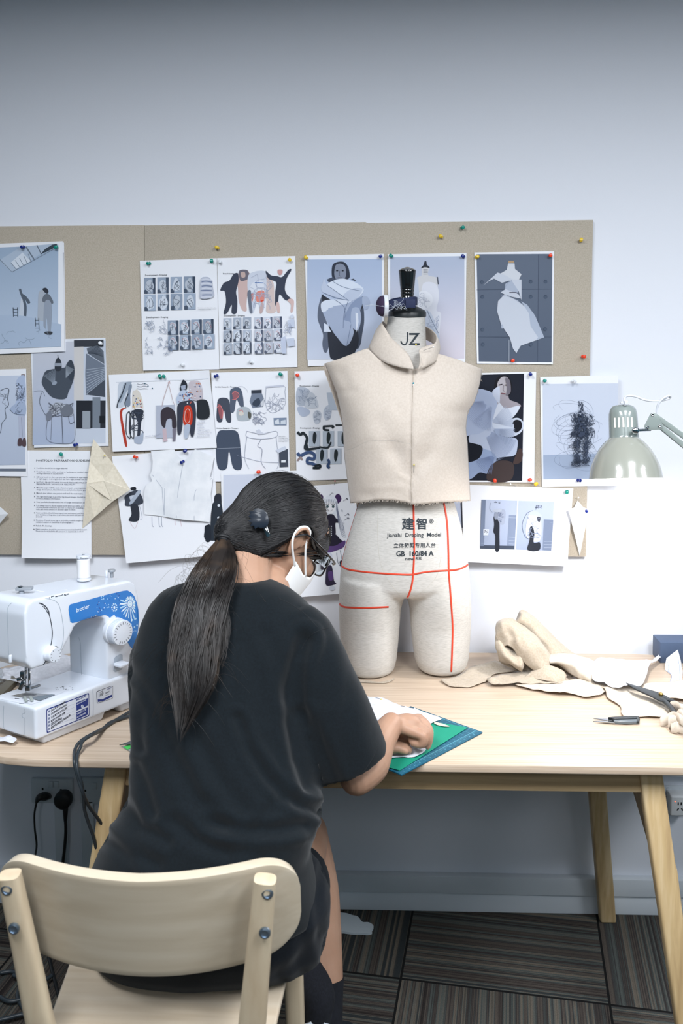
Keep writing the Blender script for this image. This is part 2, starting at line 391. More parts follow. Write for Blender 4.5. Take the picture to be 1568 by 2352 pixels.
# the underside is undercut towards the rim
R = [[V((p.x*(1) , p.y, DZ-.016)) for p in P], [V((p.x, p.y, DZ)) for p in P]]
cx_, cy_ = (DX0+DX1)/2, (DY0+DY1)/2
und = [V((cx_+(p.x-cx_)*.975, cy_+(p.y-cy_)*.95, DZ-.024)) for p in P]
put('desktop', MB().rings([und]+R), topm, t_desk, bevel=.002)
put('rail', box2((-.52, -.635, .663), (.56, -.610, .716)), desk_x, t_desk, bevel=.003)
put('rail', box2((-.52, -.135, .663), (.56, -.11, .716)), desk_x, t_desk, bevel=.003)
for x in (-.535, .55):
    put('cross_rail', box2((x-.012, -.62, .65), (x+.012, -.12, .716)), desk_x, t_desk, bevel=.003)
def leg(top, bot, wx=.043, wy=.03, twx=.047):
    top = V(top); bot = V(bot); R = []
    for c, w in ((bot, wx), (top, twx)):
        R.append([c+V((a*w/2, b*wy/2, 0)) for a, b in ((-1, -1), (1, -1), (1, 1), (-1, 1))])
    return MB().rings(R)
put('leg', leg((.553, -.625, .716), (.655, -.68, 0)), desk_z, t_desk, bevel=.006, seg=3)
put('leg', leg((-.535, -.625, .716), (-.655, -.68, 0)), desk_z, t_desk, bevel=.006, seg=3)
put('leg', leg((.545, -.125, .716), (.628, -.04, 0)), desk_z, t_desk, bevel=.006, seg=3)
put('leg', leg((-.535, -.125, .716), (-.628, -.04, 0)), desk_z, t_desk, bevel=.006, seg=3)
# curved side braces between front and rear leg
for s, x0 in ((1, .555), (-1, -.54)):
    bot = []; top = []
    for i in range(13):
        u = i/12; y = lerp(-.15, -.655, u)
        # arch: high at the rear, sweeping down along the front leg
        z = .655-.40*max(0, u-.10)**1.9
        z2 = .70 if u < .55 else .70-.62*(u-.55)**1.5
        bot.append(V((x0+s*.10*(.716-z)/.7, y, z))); top.append(V((x0+s*.10*(.716-z2)/.7, y, max(z2, z+.02))))
    put('curved_brace', MB().prism(bot+top[::-1], (s*.022, 0, 0)), desk_z, t_desk, bevel=.003)
# ================================================================ chair
chm = woodm('ply_back', (186, 172, 150), (194, 181, 160), (200, 188, 168), 0, 3, .42, 14)
chl = woodm('beech_post', (190, 170, 142), (199, 181, 154), (206, 190, 163), 2, 3, .42, 14)
seatm = woodm('seat_veneer', (190, 172, 148), (200, 184, 162), (206, 192, 172), 0, 3, .4, 14)
boltm = mat('bolt_steel', (150, 165, 180), .4, 1)
CXc = -.3625; HW = .238; YM = -1.125
t_ch = thing('chair', (CXc, -.93, 0), 'pale wooden chair with curved plywood backrest, behind the seated person', 'chair')
def backrest():
    G = []; n = 64; mrows = 16
    for i in range(mrows+1):
        v = i/mrows; row = []
        for j in range(n+1):
            u = math.sin(math.pi/2*(-1+2*j/n))*.6+.4*(-1+2*j/n)
            hw = HW
            zt = .772-.004*(1-u*u)+.006*abs(u); zb = .588+.018*u*u*1.2
            r = .062; X = u*hw
            # rounded corners: limit z near ends
            e = (abs(X)-(hw-r))/r
            if e > 0:
                k = 1-math.sqrt(max(0, 1-min(e, 1)**2))
                zt -= r*k*.95; zb += r*k*1.0
            z = lerp(zb, zt, v)
            y = YM+.062*u*u + (.772-z)*.22
            row.append(V((CXc+X, y, z)))
        G.append(row)
    return MB().grid(G)
put('backrest', backrest(), chm, t_ch, solid=.017, bevel=.002, smooth=True, sharp=.9)
def post(pts, w=.034, d=.026):
    mb = MB(); P = catmull(pts, 6); R = []
    for i, p in enumerate(P):
        tt = (P[min(i+1, len(P)-1)]-P[max(i-1, 0)]).normalized(); ax = V((1, 0, 0)); ax = (ax-tt*ax.dot(tt)).normalized(); ay = tt.cross(ax)
        wz = w*(1 if w > .036 else float(np.interp(p.z, [.45, .78], [1.36, .98])))
        R.append([p+ax*(wz/2*c)+ay*(d/2*s_) for c, s_ in [(math.copysign(abs(math.cos(a))**.6, math.cos(a)), math.copysign(abs(math.sin(a))**.6, math.sin(a))) for a in [2*math.pi*k/20 for k in range(20)]]])
    return mb.rings(R)
for s, tx, bx in ((-1, atY(29, 1998, -1.115), atY(103, 2352, -1.075)), (1, atY(611, 2008, -1.115), atY(580, 2352, -1.075))):
    mid = bx; dn = (bx-tx)/(tx.z-bx.z)
    seatp = V((bx.x+dn.x*.07, -1.06, .45)); bot = V((seatp.x+s*.02, -1.13, 0))
    pp = [tx, lerp(tx, bx, .5), bx, seatp, lerp(seatp, bot, .5), bot]
    pp = [p+V((0, -.012, 0)) for p in pp]
    po = put('leg', post(pp), chl, t_ch, smooth=True, sharp=.9)
    for px, py in (((16, 2043), (32, 2133)) if s < 0 else ((614, 2052), (608, 2143))):
        p = atY(px, py, -1.136); 
        nrm = Matrix.Rotation(math.pi/2, 3, 'X')
        b = MB().lathe([(.0088, 0), (.0088, .0035), (.006, .0048), (.0058, .003), (.001, .0028)], (p.x, p.y+.002, p.z), 20, M=nrm)
        put('bolt', b, boltm, po, smooth=True, sharp=.5)
# seat
sp = [(-.545, -1.06), (-.575, -.72), (-.52, -.685), (-.21, -.685), (-.15, -.72), (-.17, -1.06)]
sp = [(x, y) for x, y in sp]
put('seat', MB().prism([V((x, y, .437)) for x, y in sp], (0, 0, .014)), seatm, t_ch, bevel=.005, seg=3)
for x0, x1 in ((-.525, -.545), (-.166, -.158)):
    put('leg', post([V((x0, -.735, .437)), V((lerp(x0, x1, .5), -.725, .22)), V((x1, -.71, 0))], .038, .03), chl, t_ch, smooth=True, sharp=.9)
put('seat_rail', box2((-.52, -1.04, .40), (-.17, -1.015, .437)), chl, t_ch, bevel=.003)
put('seat_rail', box2((-.53, -.745, .40), (-.16, -.72, .437)), chl, t_ch, bevel=.003)
# ================================================================ sheets on the pinboard
class Page:
    """one printed sheet: paper grid plus printed shapes lying on it, given in photo pixels"""
    def __init__(s, q, Y=-.018, col=(236, 238, 244), curl=None, nx=10, ny=12, paper=None):
        s.q = q; s.Y = Y; s.mb = MB(); s.k = 0; s.curl = curl or (lambda u, v: 0)
        s.W = [atY(x, y, Y) for x, y in q]; s.paper = paper or mat('paper_%d_%d_%d' % col, col, .7, spec=.25)
        a = s.W[0]; s.ex = s.W[1]-a; s.ey = s.W[3]-a
        for side in (0, 1):
            G = []
            for i in range(ny+1):
                v = i/ny
                row = [lerp(lerp(s.W[0], s.W[1], j/nx), lerp(s.W[3], s.W[2], j/nx), v) for j in range(nx+1)]
                G.append([p+V((0, -s.curl(j/nx, v)+side*.0004, 0)) for j, p in enumerate(row)])
            s.mb.grid(G, s.paper)
    def uv(s, p):
        d = p-s.W[0]; A = s.ex; B = s.ey; det = A.x*B.z-A.z*B.x
        return (d.x*B.z-d.z*B.x)/det, (A.x*d.z-A.z*d.x)/det
    def P(s, x, y, k=0):
        p = atY(x, y, s.Y); u, v = s.uv(p); u = min(max(u, 0), 1); v = min(max(v, 0), 1)
        return p+V((0, -s.curl(u, v)-.0006-k*.00006, 0))
    def poly(s, pts, c, sm=False, fine=0):
        if sm: pts = [(p.x, p.y) for p in catmull([(x, y, 0) for x, y in pts], 4, True)]
        s.k += 1; p3 = [V((x, y, 0)) for x, y in pts]
        m = c if not isinstance(c, tuple) else ink(*c)
        tris = tessellate_polygon([p3])
        if fine:
            bm = bmesh.new(); vs = [bm.verts.new(p) for p in p3]
            for t in tris:
                try: bm.faces.new([vs[i] for i in t])
                except ValueError: pass
            for _ in range(4):
                le = [e for e in bm.edges if e.calc_length() > fine]
                if not le: break
                bmesh.ops.subdivide_edges(bm, edges=le, cuts=1); bmesh.ops.triangulate(bm, faces=bm.faces)
            bm.verts.ensure_lookup_table(); p3 = [v_.co.copy() for v_ in bm.verts]; bm.verts.index_update(); tris = [tuple(v_.index for v_ in f.verts) for f in bm.faces]; bm.free()
        s.mb.add([s.P(p.x, p.y, s.k) for p in p3], tris, m); return s
    def rect(s, x0, y0, x1, y1, c, sk=0, fine=40):
        """sk: how far the right side is raised, in px"""
        return s.poly([(x0, y0), (x1, y0-sk), (x1, y1-sk), (x0, y1)], c, fine=fine)
    def ell(s, x, y, rx, ry, c, rot=0, n=14):
        return s.poly([(x+rx*math.cos(t)*math.cos(rot)-ry*math.sin(t)*math.sin(rot), y+rx*math.cos(t)*math.sin(rot)+ry*math.sin(t)*math.cos(rot)) for t in [2*math.pi*i/n for i in range(n)]], c)
    def line(s, pts, w, c, sm=True):
        if sm and len(pts) > 2: pts = [(p.x, p.y) for p in catmull([(x, y, 0) for x, y in pts], 4)]
        s.k += .3; L = []; R = []
        for i, (x, y) in enumerate(pts):
            a = pts[max(i-1, 0)]; b = pts[min(i+1, len(pts)-1)]; dx, dy = b[0]-a[0], b[1]-a[1]; q = math.hypot(dx, dy) or 1
            L.append((x-dy/q*w/2, y+dx/q*w/2)); R.append((x+dy/q*w/2, y-dx/q*w/2))
        n = len(L); m = c if not isinstance(c, tuple) else ink(*c)
        s.mb.add([s.P(x, y, s.k) for x, y in L+R], [(i, i+1, n+i+1, n+i) for i in range(n-1)], m); return s
    def text(s, x, y, t, size, c=(60, 62, 70), rise=0, bold=0, align='LEFT', sx=1):
        vs, fs = text2d(t, size, bold, align, 1); s.k += .5
        s.mb.add([s.P(x+a*sx, y-b-a*rise, s.k) for a, b in vs], fs, ink(*c)); return s
    def scrib(s, box, n, w, c, seed=0, steps=7):
        R = random.Random(seed); x0, y0, x1, y1 = box
        for i in range(n):
            x, y = R.uniform(x0, x1), R.uniform(y0, y1); pts = [(x, y)]; a = R.uniform(0, 6.3)
            for k in range(steps):
                a += R.uniform(-1.3, 1.3); st = .16*min(x1-x0, y1-y0); nx, ny = x+st*math.cos(a), y+st*math.sin(a)
                if not (x0 < nx < x1 and y0 < ny < y1): a = math.atan2((y0+y1)/2-y, (x0+x1)/2-x); nx, ny = x+st*math.cos(a), y+st*math.sin(a)
                x, y = nx, ny; pts.append((x, y))
            s.line(pts, w, c)
        return s
    def done(s, name, label, cat, group=None):
        return put(name, s.mb, norm=False, label=label, cat=cat, group=group)
def photo(name, c1, c2, ang=0):
    """printed photo ground: two tones blended across the print"""
    if name in MATS: return MATS[name]
    m = bpy.data.materials.new(name); m.use_nodes = True; nt = m.node_tree; b = nt.nodes['Principled BSDF']; N = nt.nodes.new; L = nt.links.new
    tc = N('ShaderNodeTexCoord'); mp = N('ShaderNodeMapping'); g = N('ShaderNodeTexGradient'); cr = N('ShaderNodeValToRGB')
    mp.inputs['Rotation'].default_value = (0, math.radians(ang), 0)
    L(tc.outputs['Generated'], mp.inputs['Vector']); sp = N('ShaderNodeSeparateXYZ'); L(mp.outputs[0], sp.inputs[0])
    L(sp.outputs[2], cr.inputs[0]); e = cr.color_ramp.elements; e[0].color = (*srgb(c2), 1); e[1].color = (*srgb(c1), 1); e[0].position = .1; e[1].position = .9
    L(cr.outputs[0], b.inputs['Base Color']); b.inputs['Roughness'].default_value = .6; MATS[name] = m; return m
rng = random.Random(3)
GP = 'sheets pinned to the board'
def bend(a=.004, b=.006, e=2):      # lower edge comes away from the board, sides a little
    return lambda u, v: a*v**e+b*(abs(u-.5)*2)**3*v*.5
# ---- studio photograph at the far left, with sheets behind it
p = Page([(-30, 563), (147, 557), (151, 807), (-26, 815)], -.0165); p.rect(-10, 580, 146, 720, (60, 70, 80)); p.done('printed_sheet', 'white sheet under the studio photograph at far left, only its edge showing', 'sheet', GP)
p = Page([(-34, 561), (144, 554), (149.5, 807), (-30, 814)], -.0185, curl=bend(.003, .002))
p.rect(-28, 570, 134, 803, photo('studio_ground', (158, 178, 202), (186, 200, 220)), 8)
sk = (110, 124, 142)
p.poly([(0, 597), (50, 566), (128, 560), (83, 590), (30, 625), (12, 612)], (178, 193, 212))
p.poly([(25, 603), (52, 580), (71, 600), (38, 617)], (214, 222, 234))
for i in range(5): p.line([(25+i*10, 603-i*5), (38+i*8.5, 619-i*4)], 1.2, sk, False)
p.line([(0, 596), (28, 625), (128, 570)], 1.6, (120, 132, 150), False); p.line([(60, 567), (80, 598)], 3, (110, 122, 138), False); p.line([(85, 563), (95, 584)], 2, (90, 100, 116), False)
p.poly([(93, 584), (104, 572), (120, 562), (131, 560), (131, 566), (108, 578)], (60, 70, 82))
p.poly([(-28, 725), (40, 722), (142, 745), (142, 796), (-24, 802)], (172, 188, 210))
for q, c in (([(44, 665), (49, 664), (52, 674), (60, 680), (68, 690), (70, 696), (64, 697), (58, 688), (62, 704), (60, 735), (54, 740), (56, 706), (50, 684)], (88, 98, 112)),
             ([(50, 684), (55, 702), (54, 738), (44, 737), (46, 705)], (196, 205, 218)),
             ([(40, 741), (60, 738), (61, 762), (55, 768), (52, 748)], (66, 74, 88)), ([(14, 758), (24, 750), (42, 754), (50, 768), (30, 776), (14, 773)], (150, 162, 180)),
             ([(10, 771), (16, 768), (20, 776), (10, 780)], (60, 66, 76)), ([(48, 762), (60, 760), (62, 770), (50, 771)], (180, 190, 204)),
             ([(90, 672), (100, 666), (105, 680), (103, 700), (102, 760), (94, 762), (87, 750), (88, 700)], (172, 180, 192)),
             ([(98, 664), (106, 661), (112, 668), (110, 674), (104, 672)], (52, 56, 66)),
             ([(104, 676), (113, 676), (122, 690), (121, 698), (100, 694), (98, 686)], (104, 112, 124)),
             ([(103, 695), (119, 698), (118, 760), (112, 766), (108, 730), (105, 764), (101, 760)], (150, 160, 176)),
             ([(104, 762), (121, 762), (119, 769), (106, 768)], (60, 64, 72))): p.poly(q, c, True)
for x, y, w, h in ((82, 730, 8, 28), (31, 706, 10, 22)):
    for a in (0, w): p.line([(x+a, y), (x+a+1, y+h)], 1.6, (70, 80, 94), False)
    for b_ in (.2, .5, .85): p.line([(x, y+h*b_), (x+w, y+h*b_)], 1.2, (70, 80, 94), False)
p.scrib((0, 755, 135, 795), 8, .8, (130, 144, 164), 1, 4)
p.done('photo_print', 'blue-grey photo print of two people embracing in a bright studio, at far left', 'photo print', GP)
# ---- collage
p = Page([(70, 781), (242, 776), (250, 1024), (79, 1028)], -.0155, (226, 230, 238), curl=bend(.002, .003))
p.rect(76, 787, 171, 1022, photo('collage_ground', (196, 200, 212), (170, 182, 206)), 3); p.rect(171, 783, 243, 1018, (196, 204, 218), 1)
p.rect(170, 781, 238, 797, (58, 62, 70), 1); p.rect(170, 797, 192, 920, (206, 204, 204), 1); p.rect(192, 920, 243, 983, (46, 50, 58))
p.poly([(199, 800), (224, 793), (238, 806), (240, 836), (226, 828), (202, 812)], (96, 104, 116)); p.poly([(198, 812), (240, 838), (241, 872), (198, 908), (196, 860)], (112, 122, 138)); p.poly([(198, 906), (241, 872), (242, 912), (196, 906)], (70, 78, 90))
for i in range(9): p.line([(199, 905-i*7), (240, 872-i*3.5)], .9, (176, 186, 200), False); p.line([(200+i*2, 812), (226+i*1.5, 795+i*3)], .8, (60, 68, 80), False)
p.rect(176, 920, 210, 984, (38, 42, 50)); p.rect(190, 944, 208, 983, (150, 158, 168)); p.rect(213, 912, 231, 983, (120, 130, 142)); p.rect(229, 955, 243, 972, (30, 34, 40))
p.poly([(99, 866), (106, 852), (120, 848), (134, 846), (152, 843), (163, 832), (171, 842), (170, 870), (158, 900), (150, 916), (120, 912), (98, 884)], (72, 80, 92), True)
p.poly([(126, 846), (128, 830), (134, 821), (141, 830), (142, 846), (138, 852), (130, 852)], (50, 56, 66), True); p.line([(134, 822), (133, 815)], 1.5, (50, 56, 66), False); p.rect(126, 834, 142, 841, (150, 158, 172))
p.poly([(150, 850), (156, 832), (164, 827), (170, 838), (171, 860), (163, 875)], (60, 68, 80), True)
for i in range(11):
    a = i/10; p.line([(127, 884), (101+a*26, 862-a*14)], .9, (130, 140, 154), False); p.line([(152, 868), (152+a*18, 838+a*10)], .9, (140, 150, 162), False)
p.ell(126, 880, 6, 4, (150, 160, 176), -.5)
p.line([(96, 902), (92, 925), (104, 950), (112, 960)], 1, (80, 84, 96)); p.line([(80, 898), (98, 898), (104, 910)], .8, (90, 96, 110))
p.poly([(112, 944), (124, 926), (140, 924), (152, 930), (168, 936), (170, 950), (160, 956), (140, 948), (122, 956)], (176, 182, 194), True); p.scrib((112, 924, 170, 958), 26, .9, (86, 90, 102), 4); p.poly([(142, 940), (156, 928), (168, 938), (166, 952), (146, 956)], (112, 118, 130), True); p.poly([(108, 950), (118, 944), (120, 960), (109, 966)], (120, 126, 140), True)
p.line([(110, 966), (109, 1008), (140, 1018), (172, 1010), (170, 950)], .9, (110, 114, 128)); p.line([(143, 955), (146, 1018)], 1.2, (80, 84, 96)); p.line([(120, 960), (118, 1010)], .8, (120, 124, 138)); p.line([(158, 955), (162, 972), (172, 968)], 1, (80, 84, 96))
p.done('collage_sheet', 'photo collage with a pleated black cape and sketched skirt, tucked below the studio photo', 'sheet', GP)
# ---- ruffled dress sheet
p = Page([(-120, 852), (60, 847), (65, 1094), (-115, 1092)], -.0195, curl=bend(.002, .004))
p.rect(-112, 866, 59, 1071, photo('ruffle_ground', (196, 206, 224), (180, 190, 210)), 4); p.rect(-112, 1076, 61, 1082, (110, 118, 132), 0)
p.line([(-4, 900), (14, 892), (21, 896), (18, 915), (20, 930), (12, 940), (14, 960), (5, 972), (2, 992), (-6, 1000)], 1.5, (70, 78, 92)); p.line([(2, 905), (10, 912), (6, 925), (14, 928)], 1, (100, 108, 122)); p.scrib((0, 895, 20, 975), 7, .8, (120, 128, 144), 7)
p.poly([(49, 860), (57, 859), (57, 872), (50, 872)], (120, 100, 100)); p.poly([(38, 874), (58, 866), (58, 955), (44, 940), (32, 938), (40, 915), (44, 900)], (176, 190, 216), True)
p.poly([(23, 940), (36, 928), (58, 924), (58, 956), (34, 950)], (166, 180, 206), True); p.scrib((36, 880, 58, 952), 22, .8, (78, 88, 108), 9); p.line([(23, 940), (34, 950), (58, 953)], 1, (80, 88, 104))
p.poly([(43, 955), (58, 955), (60, 1008), (46, 1008)], (180, 186, 206)); p.line([(50, 958), (53, 1006)], .8, (120, 128, 150), False)
p.poly([(43, 1008), (51, 1007), (52, 1022), (42, 1023)], (84, 68, 74), True); p.poly([(54, 1007), (60, 1007), (61, 1024), (52, 1023)], (84, 68, 74), True)
p.done('drawing_sheet', 'ruffled dress drawing with dark shoes, cut by the left edge', 'sheet', GP)
# ---- guidelines
gcurl = lambda u, v: .003+.004*math.sin(u*3.1)*v+.030*max(0, v-.45)**2*(1.6-u)
p = Page([(47, 1034), (208, 1035), (212, 1281), (55, 1278)], -.0165, curl=gcurl, ny=20)
p.text(84, 1060, 'PORTFOLIO PREPARATION GUIDELINES', 7.2, (50, 54, 66), 0, .012)
lines = ['*Portfolios should be no bigger than A3', '*Keep the portfolio either portrait or landscape so we don\'t have to keep', 'moving it around to see the work', '*Edit your work so that a project can be explained in approximately four', 'to eight pages - a strong project can have eight, a weak one four', '*NOT ALL PROJECTS HAVE TO HAVE THE SAME STYLE OF', 'PRESENTATION. SHOW YOUR VERSATILITY', '*Make the pages tell the story of your project - your inspiration, your', 'design development, final illustrations and photos of your garments', '*Make it clear where one project ends and the next begins', '*The right hand page is good for big impact images, the left hand page', 'for more detailed information', '*Your portfolio should include lots of design development and sketches', '*It is always best to show original work where possible, so take work out', 'of your sketchbook if you can bear to. If you are including photocopies', 'then add some texture or another layer to them', '*Your portfolio should have impact and excitement and be personal to', 'you. Its taken a long time to produce the work and you owe this to', 'yourself', '*If a piece of work is too big to go in the portfolio maybe you can find a', 'suitable location or backdrop to photograph it', '*Include life drawings', '*Fabric swatches should be presented pressed and with headers.', 'These can be included in the project or separately in a box']
y = 1068.0
for l in lines:
    if l[0] == '*': y += 8.0; p.ell(81, y-1.3, 1.1, 1.1, (60, 64, 78), n=8)
    else: y += 4.3
    p.text(85, y, l.lstrip('*'), 4.55, (92, 98, 118), -.012, .004)
p.done('printed_sheet', 'typed page of portfolio preparation guidelines with bulleted text', 'sheet', GP)
# ---- two large development pages
def minis(p, x, y, w, h, nx, ny, gx, gy, bg, fg, dk, seed, drift=0, red=0):
    R = random.Random(seed)
    for j in range(ny):
        for i in range(nx):
            a = x+i*gx+drift*j; b = y+j*gy-i*1.0; t = R.randint(-14, 14)
            p.rect(a, b, a+w, b+h, (bg[0]+t, bg[1]+t, bg[2]+t), .4, 0)
            p.poly([(a+w*.75, b), (a+w, b), (a+w, b+h), (a+w*.8, b+h)], (dk[0]+t, dk[1]+t, dk[2]+t)) if R.random() < .6 else None
            p.poly([(a, b+h*.78), (a+w*.35, b+h*.7), (a+w*.3, b+h), (a, b+h)], dk)
            cx = a+w*.5; q = []
            for k in range(9):
                th = 2*math.pi*k/9; q.append((cx+math.cos(th)*w*R.uniform(.26, .42), b+h*.52+math.sin(th)*h*R.uniform(.34, .48)))
            p.poly(q, (fg[0]+t, fg[1]+t, fg[2]+t), True)
            for k in range(5):
                p.line([(cx+R.uniform(-.3, .3)*w, b+h*R.uniform(.15, .5)), (cx+R.uniform(-.3, .3)*w, b+h*R.uniform(.4, .7)), (cx+R.uniform(-.3, .3)*w, b+h*R.uniform(.6, .9))], .9, dk if R.random() < .7 else (90, 100, 118))
            if red: p.line([(cx-w*.3, b+h*.3), (cx, b+h*.2), (cx+w*.3, b+h*.6)], .7, (190, 120, 124))
p = Page([(321, 599), (497.6, 593), (504, 848), (329, 851)], -.0165, curl=bend(.0015, .001))
p.text(333, 634, 'Development - Draping', 5.2, (50, 54, 66), .02, .015, sx=1); p.text(336, 731, 'Development - Draping', 5.2, (50, 54, 66), .02, .015)
bg, fg, dk = (152, 166, 186), (196, 204, 216), (74, 86, 104)
minis(p, 331, 638, 26, 37, 4, 1, 30.5, 40, bg, fg, dk, 1); minis(p, 332, 677, 26, 37, 4, 1, 30.5, 40, bg, fg, dk, 2)
minis(p, 386, 736, 24, 33, 4, 1, 27, 36, bg, fg, dk, 3, 0, 1); minis(p, 387, 771, 24, 33, 4, 1, 27.5, 36, bg, fg, dk, 4, 0, 1)
p.poly([(462, 641), (472, 636), (484, 640), (489, 660), (490, 682), (462, 686), (460, 668)], (186, 192, 208), True)
for i in range(9): p.line([(461+rng.uniform(0, 5), 643+i*5), (474, 641+i*5.2), (488, 644+i*4.8)], 2.4, (118, 130, 160) if i % 2 else (210, 214, 226))
p.text(455, 708, 'The idea here is to drape and pin until', 2.6, (70, 74, 90)); p.text(455, 711.5, 'creating shapes on the stand', 2.6, (70, 74, 90)); p.text(437, 806, 'The folding of the sleeve', 2.8, (70, 74, 90))
for b, n in (((333, 734, 357, 765), 9), ((366, 732, 384, 766), 7), ((334, 774, 352, 815), 8), ((360, 774, 375, 804), 5), ((377, 782, 398, 818), 10)): p.scrib(b, n, .7, (128, 140, 164), int(b[0]))
p.done('printed_sheet', 'portrait page with rows of small draping photos, left one of the joined pair', 'sheet', GP)
p = Page([(498.4, 593), (678, 588), (683, 843), (504.8, 847)], -.0165, curl=bend(.0015, .001))
p.text(512, 630, 'Brand identity - Physical references', 4.6, (40, 44, 56), 0, .02); p.text(514, 727, 'Development - Draping', 5, (50, 54, 66), .01, .02)
N1 = (62, 68, 84)
for q, c in (([(540, 636), (552, 628), (556, 622), (570, 622), (576, 650), (568, 680), (566, 700), (566, 714), (556, 712), (548, 690), (546, 660)], (206, 180, 176)),
             ([(506, 665), (514, 650), (527, 644), (536, 630), (546, 628), (548, 645), (542, 670), (545, 690), (543, 719), (532, 719), (532, 700), (522, 719), (513, 720), (519, 695), (516, 670), (508, 668)], N1),
             ([(549, 622), (568, 621), (572, 638), (556, 646), (550, 640)], (110, 106, 118)), ([(553, 626), (562, 625), (563, 636), (555, 637)], (196, 172, 166)),
             ([(600, 640), (615, 634), (628, 650), (630, 690), (633, 716), (612, 717), (612, 690), (604, 665)], (214, 196, 192)),
             ([(574, 628), (606, 622), (612, 640), (608, 700), (600, 718), (592, 690), (582, 718), (572, 716), (570, 680), (568, 650)], (206, 212, 226)),
             ([(580, 650), (604, 647), (606, 690), (596, 694), (576, 690), (570, 676)], (222, 226, 236)), ([(588, 672), (606, 668), (606, 690), (594, 694), (588, 690)], (222, 140, 128)), ([(574, 676), (582, 674), (580, 692), (574, 688)], (206, 130, 122)),
             ([(568, 672), (576, 668), (578, 700), (580, 718), (574, 718), (571, 700)], (110, 118, 134)), ([(600, 694), (606, 700), (602, 718), (596, 718)], (196, 172, 172)),
             ([(610, 622), (622, 632), (636, 634), (648, 636), (662, 620), (669, 620), (658, 640), (654, 664), (660, 678), (668, 686), (656, 690), (642, 676), (638, 696), (632, 700), (632, 670), (634, 648), (616, 640)], N1),
             ([(638, 620), (648, 620), (648, 628), (643, 632), (638, 628)], (206, 160, 158)), ([(634, 698), (640, 694), (643, 716), (637, 717)], (214, 186, 182)), ([(660, 690), (668, 686), (675, 692), (672, 716), (667, 716), (668, 700)], (214, 186, 182))): p.poly(q, c, True)
p.line([(585, 649), (605, 650)], 2, (80, 120, 180), False); p.line([(596, 693), (606, 690)], 3, (214, 80, 60), False); p.scrib((575, 630, 625, 712), 16, .8, (170, 178, 200), 21)
bg2 = (174, 184, 200)
for j in range(3):
    minis(p, 513.5+j*.6, 731+j*28.5, 18.5, 26, 3, 1, 22.5, 28, bg2, (204, 210, 220), (64, 72, 88), 30+j); minis(p, 584.5+j*.6, 729+j*28.5, 19, 26, 3, 1, 22, 28, (196, 202, 216), (214, 218, 228), (92, 100, 120), 40+j, 0, 1)
p.poly([(660, 736), (676, 732), (677, 752), (662, 750)], (198, 206, 224)); p.ell(671, 727, 4, 5, (206, 212, 226)); p.scrib((652, 740, 672, 772), 8, .8, (150, 160, 186), 8); p.poly([(658, 778), (676, 776), (677, 794), (662, 796)], (200, 208, 226)); p.poly([(645, 776), (656, 772), (658, 812), (648, 812)], (196, 204, 224))
p.done('printed_sheet', 'portrait page topped by moving dancers in black and beige, right one of the joined pair', 'sheet', GP)
# ---- landscape illustration
p = Page([(250, 861), (482, 850), (498.5, 1028), (260, 1037)], -.019, curl=lambda u, v: .002+.010*max(0, u-.85)/.15*(1-v)*.8+.003*v)
p.line([(267, 878), (480, 869)], .7, (200, 206, 218), False)
D = (40, 46, 56)
for q, c in (([(274, 880), (296, 878), (302, 882), (292, 900), (288, 930), (270, 936), (271, 915)], (196, 204, 216)), ([(286, 880), (303, 878), (290, 902), (278, 925), (272, 918), (280, 900)], (156, 168, 184)), ([(297, 886), (304, 884), (300, 905), (300, 930), (293, 934), (287, 925), (293, 905)], (126, 138, 156)),
             ([(276, 946), (291, 938), (281, 950), (293, 1018), (287, 1018)], (176, 60, 44)),
             ([(306, 898), (318, 896), (327, 915), (330, 940), (326, 955), (306, 950), (304, 930)], (214, 208, 200)), ([(300, 945), (306, 938), (329, 938), (334, 950), (332, 985), (322, 1008), (312, 1000), (300, 985)], (230, 232, 238)),
             ([(307, 942), (330, 942), (326, 965), (322, 1005), (316, 1005), (317, 968)], (52, 58, 70)), ([(310, 1004), (322, 1000), (330, 990), (328, 1017), (311, 1017)], (168, 178, 196)), ([(304, 882), (315, 882), (314, 894), (306, 896)], (226, 230, 236))): p.poly(q, c, True)
for i in range(26): p.ell(rng.uniform(306, 326), rng.uniform(904, 938), 1.3, 1.5, ((196, 90, 70), (90, 130, 190), (60, 80, 120), (214, 190, 120))[i % 4], n=6)
p.line([(270, 936), (272, 925), (281, 906), (290, 880)], 2, D); p.line([(291, 936), (288, 924), (296, 904)], 1.6, D)
for x in (292, 300): p.line([(x, 952), (x-1, 990), (x+4, 1003), (x+9, 1002), (x+8, 950), (x+3, 947), (x, 952)], 1.8, D)
p.line([(299, 948), (305, 956), (312, 952)], 2, D); p.scrib((302, 940, 332, 995), 12, 1.2, (60, 68, 84), 31)
for i in range(3): p.line([(316, 881+i*5.5), (325, 883+i*5), (332, 880+i*6), (340, 883+i*5)], .8, (90, 96, 110)); p.ell((334, 341, 351)[i], 881+i*5.3, 1.4, 1.4, (40, 90, 110), n=8)
p.rect(360, 931, 403, 1006, (176, 182, 198), 2); p.line([(388, 880), (376, 918), (373, 934)], .9, (180, 150, 150)); p.line([(388, 880), (398, 920), (403, 930)], .9, (180, 150, 150)); p.line([(386, 880), (390, 876), (391, 881)], .9, (170, 110, 110))
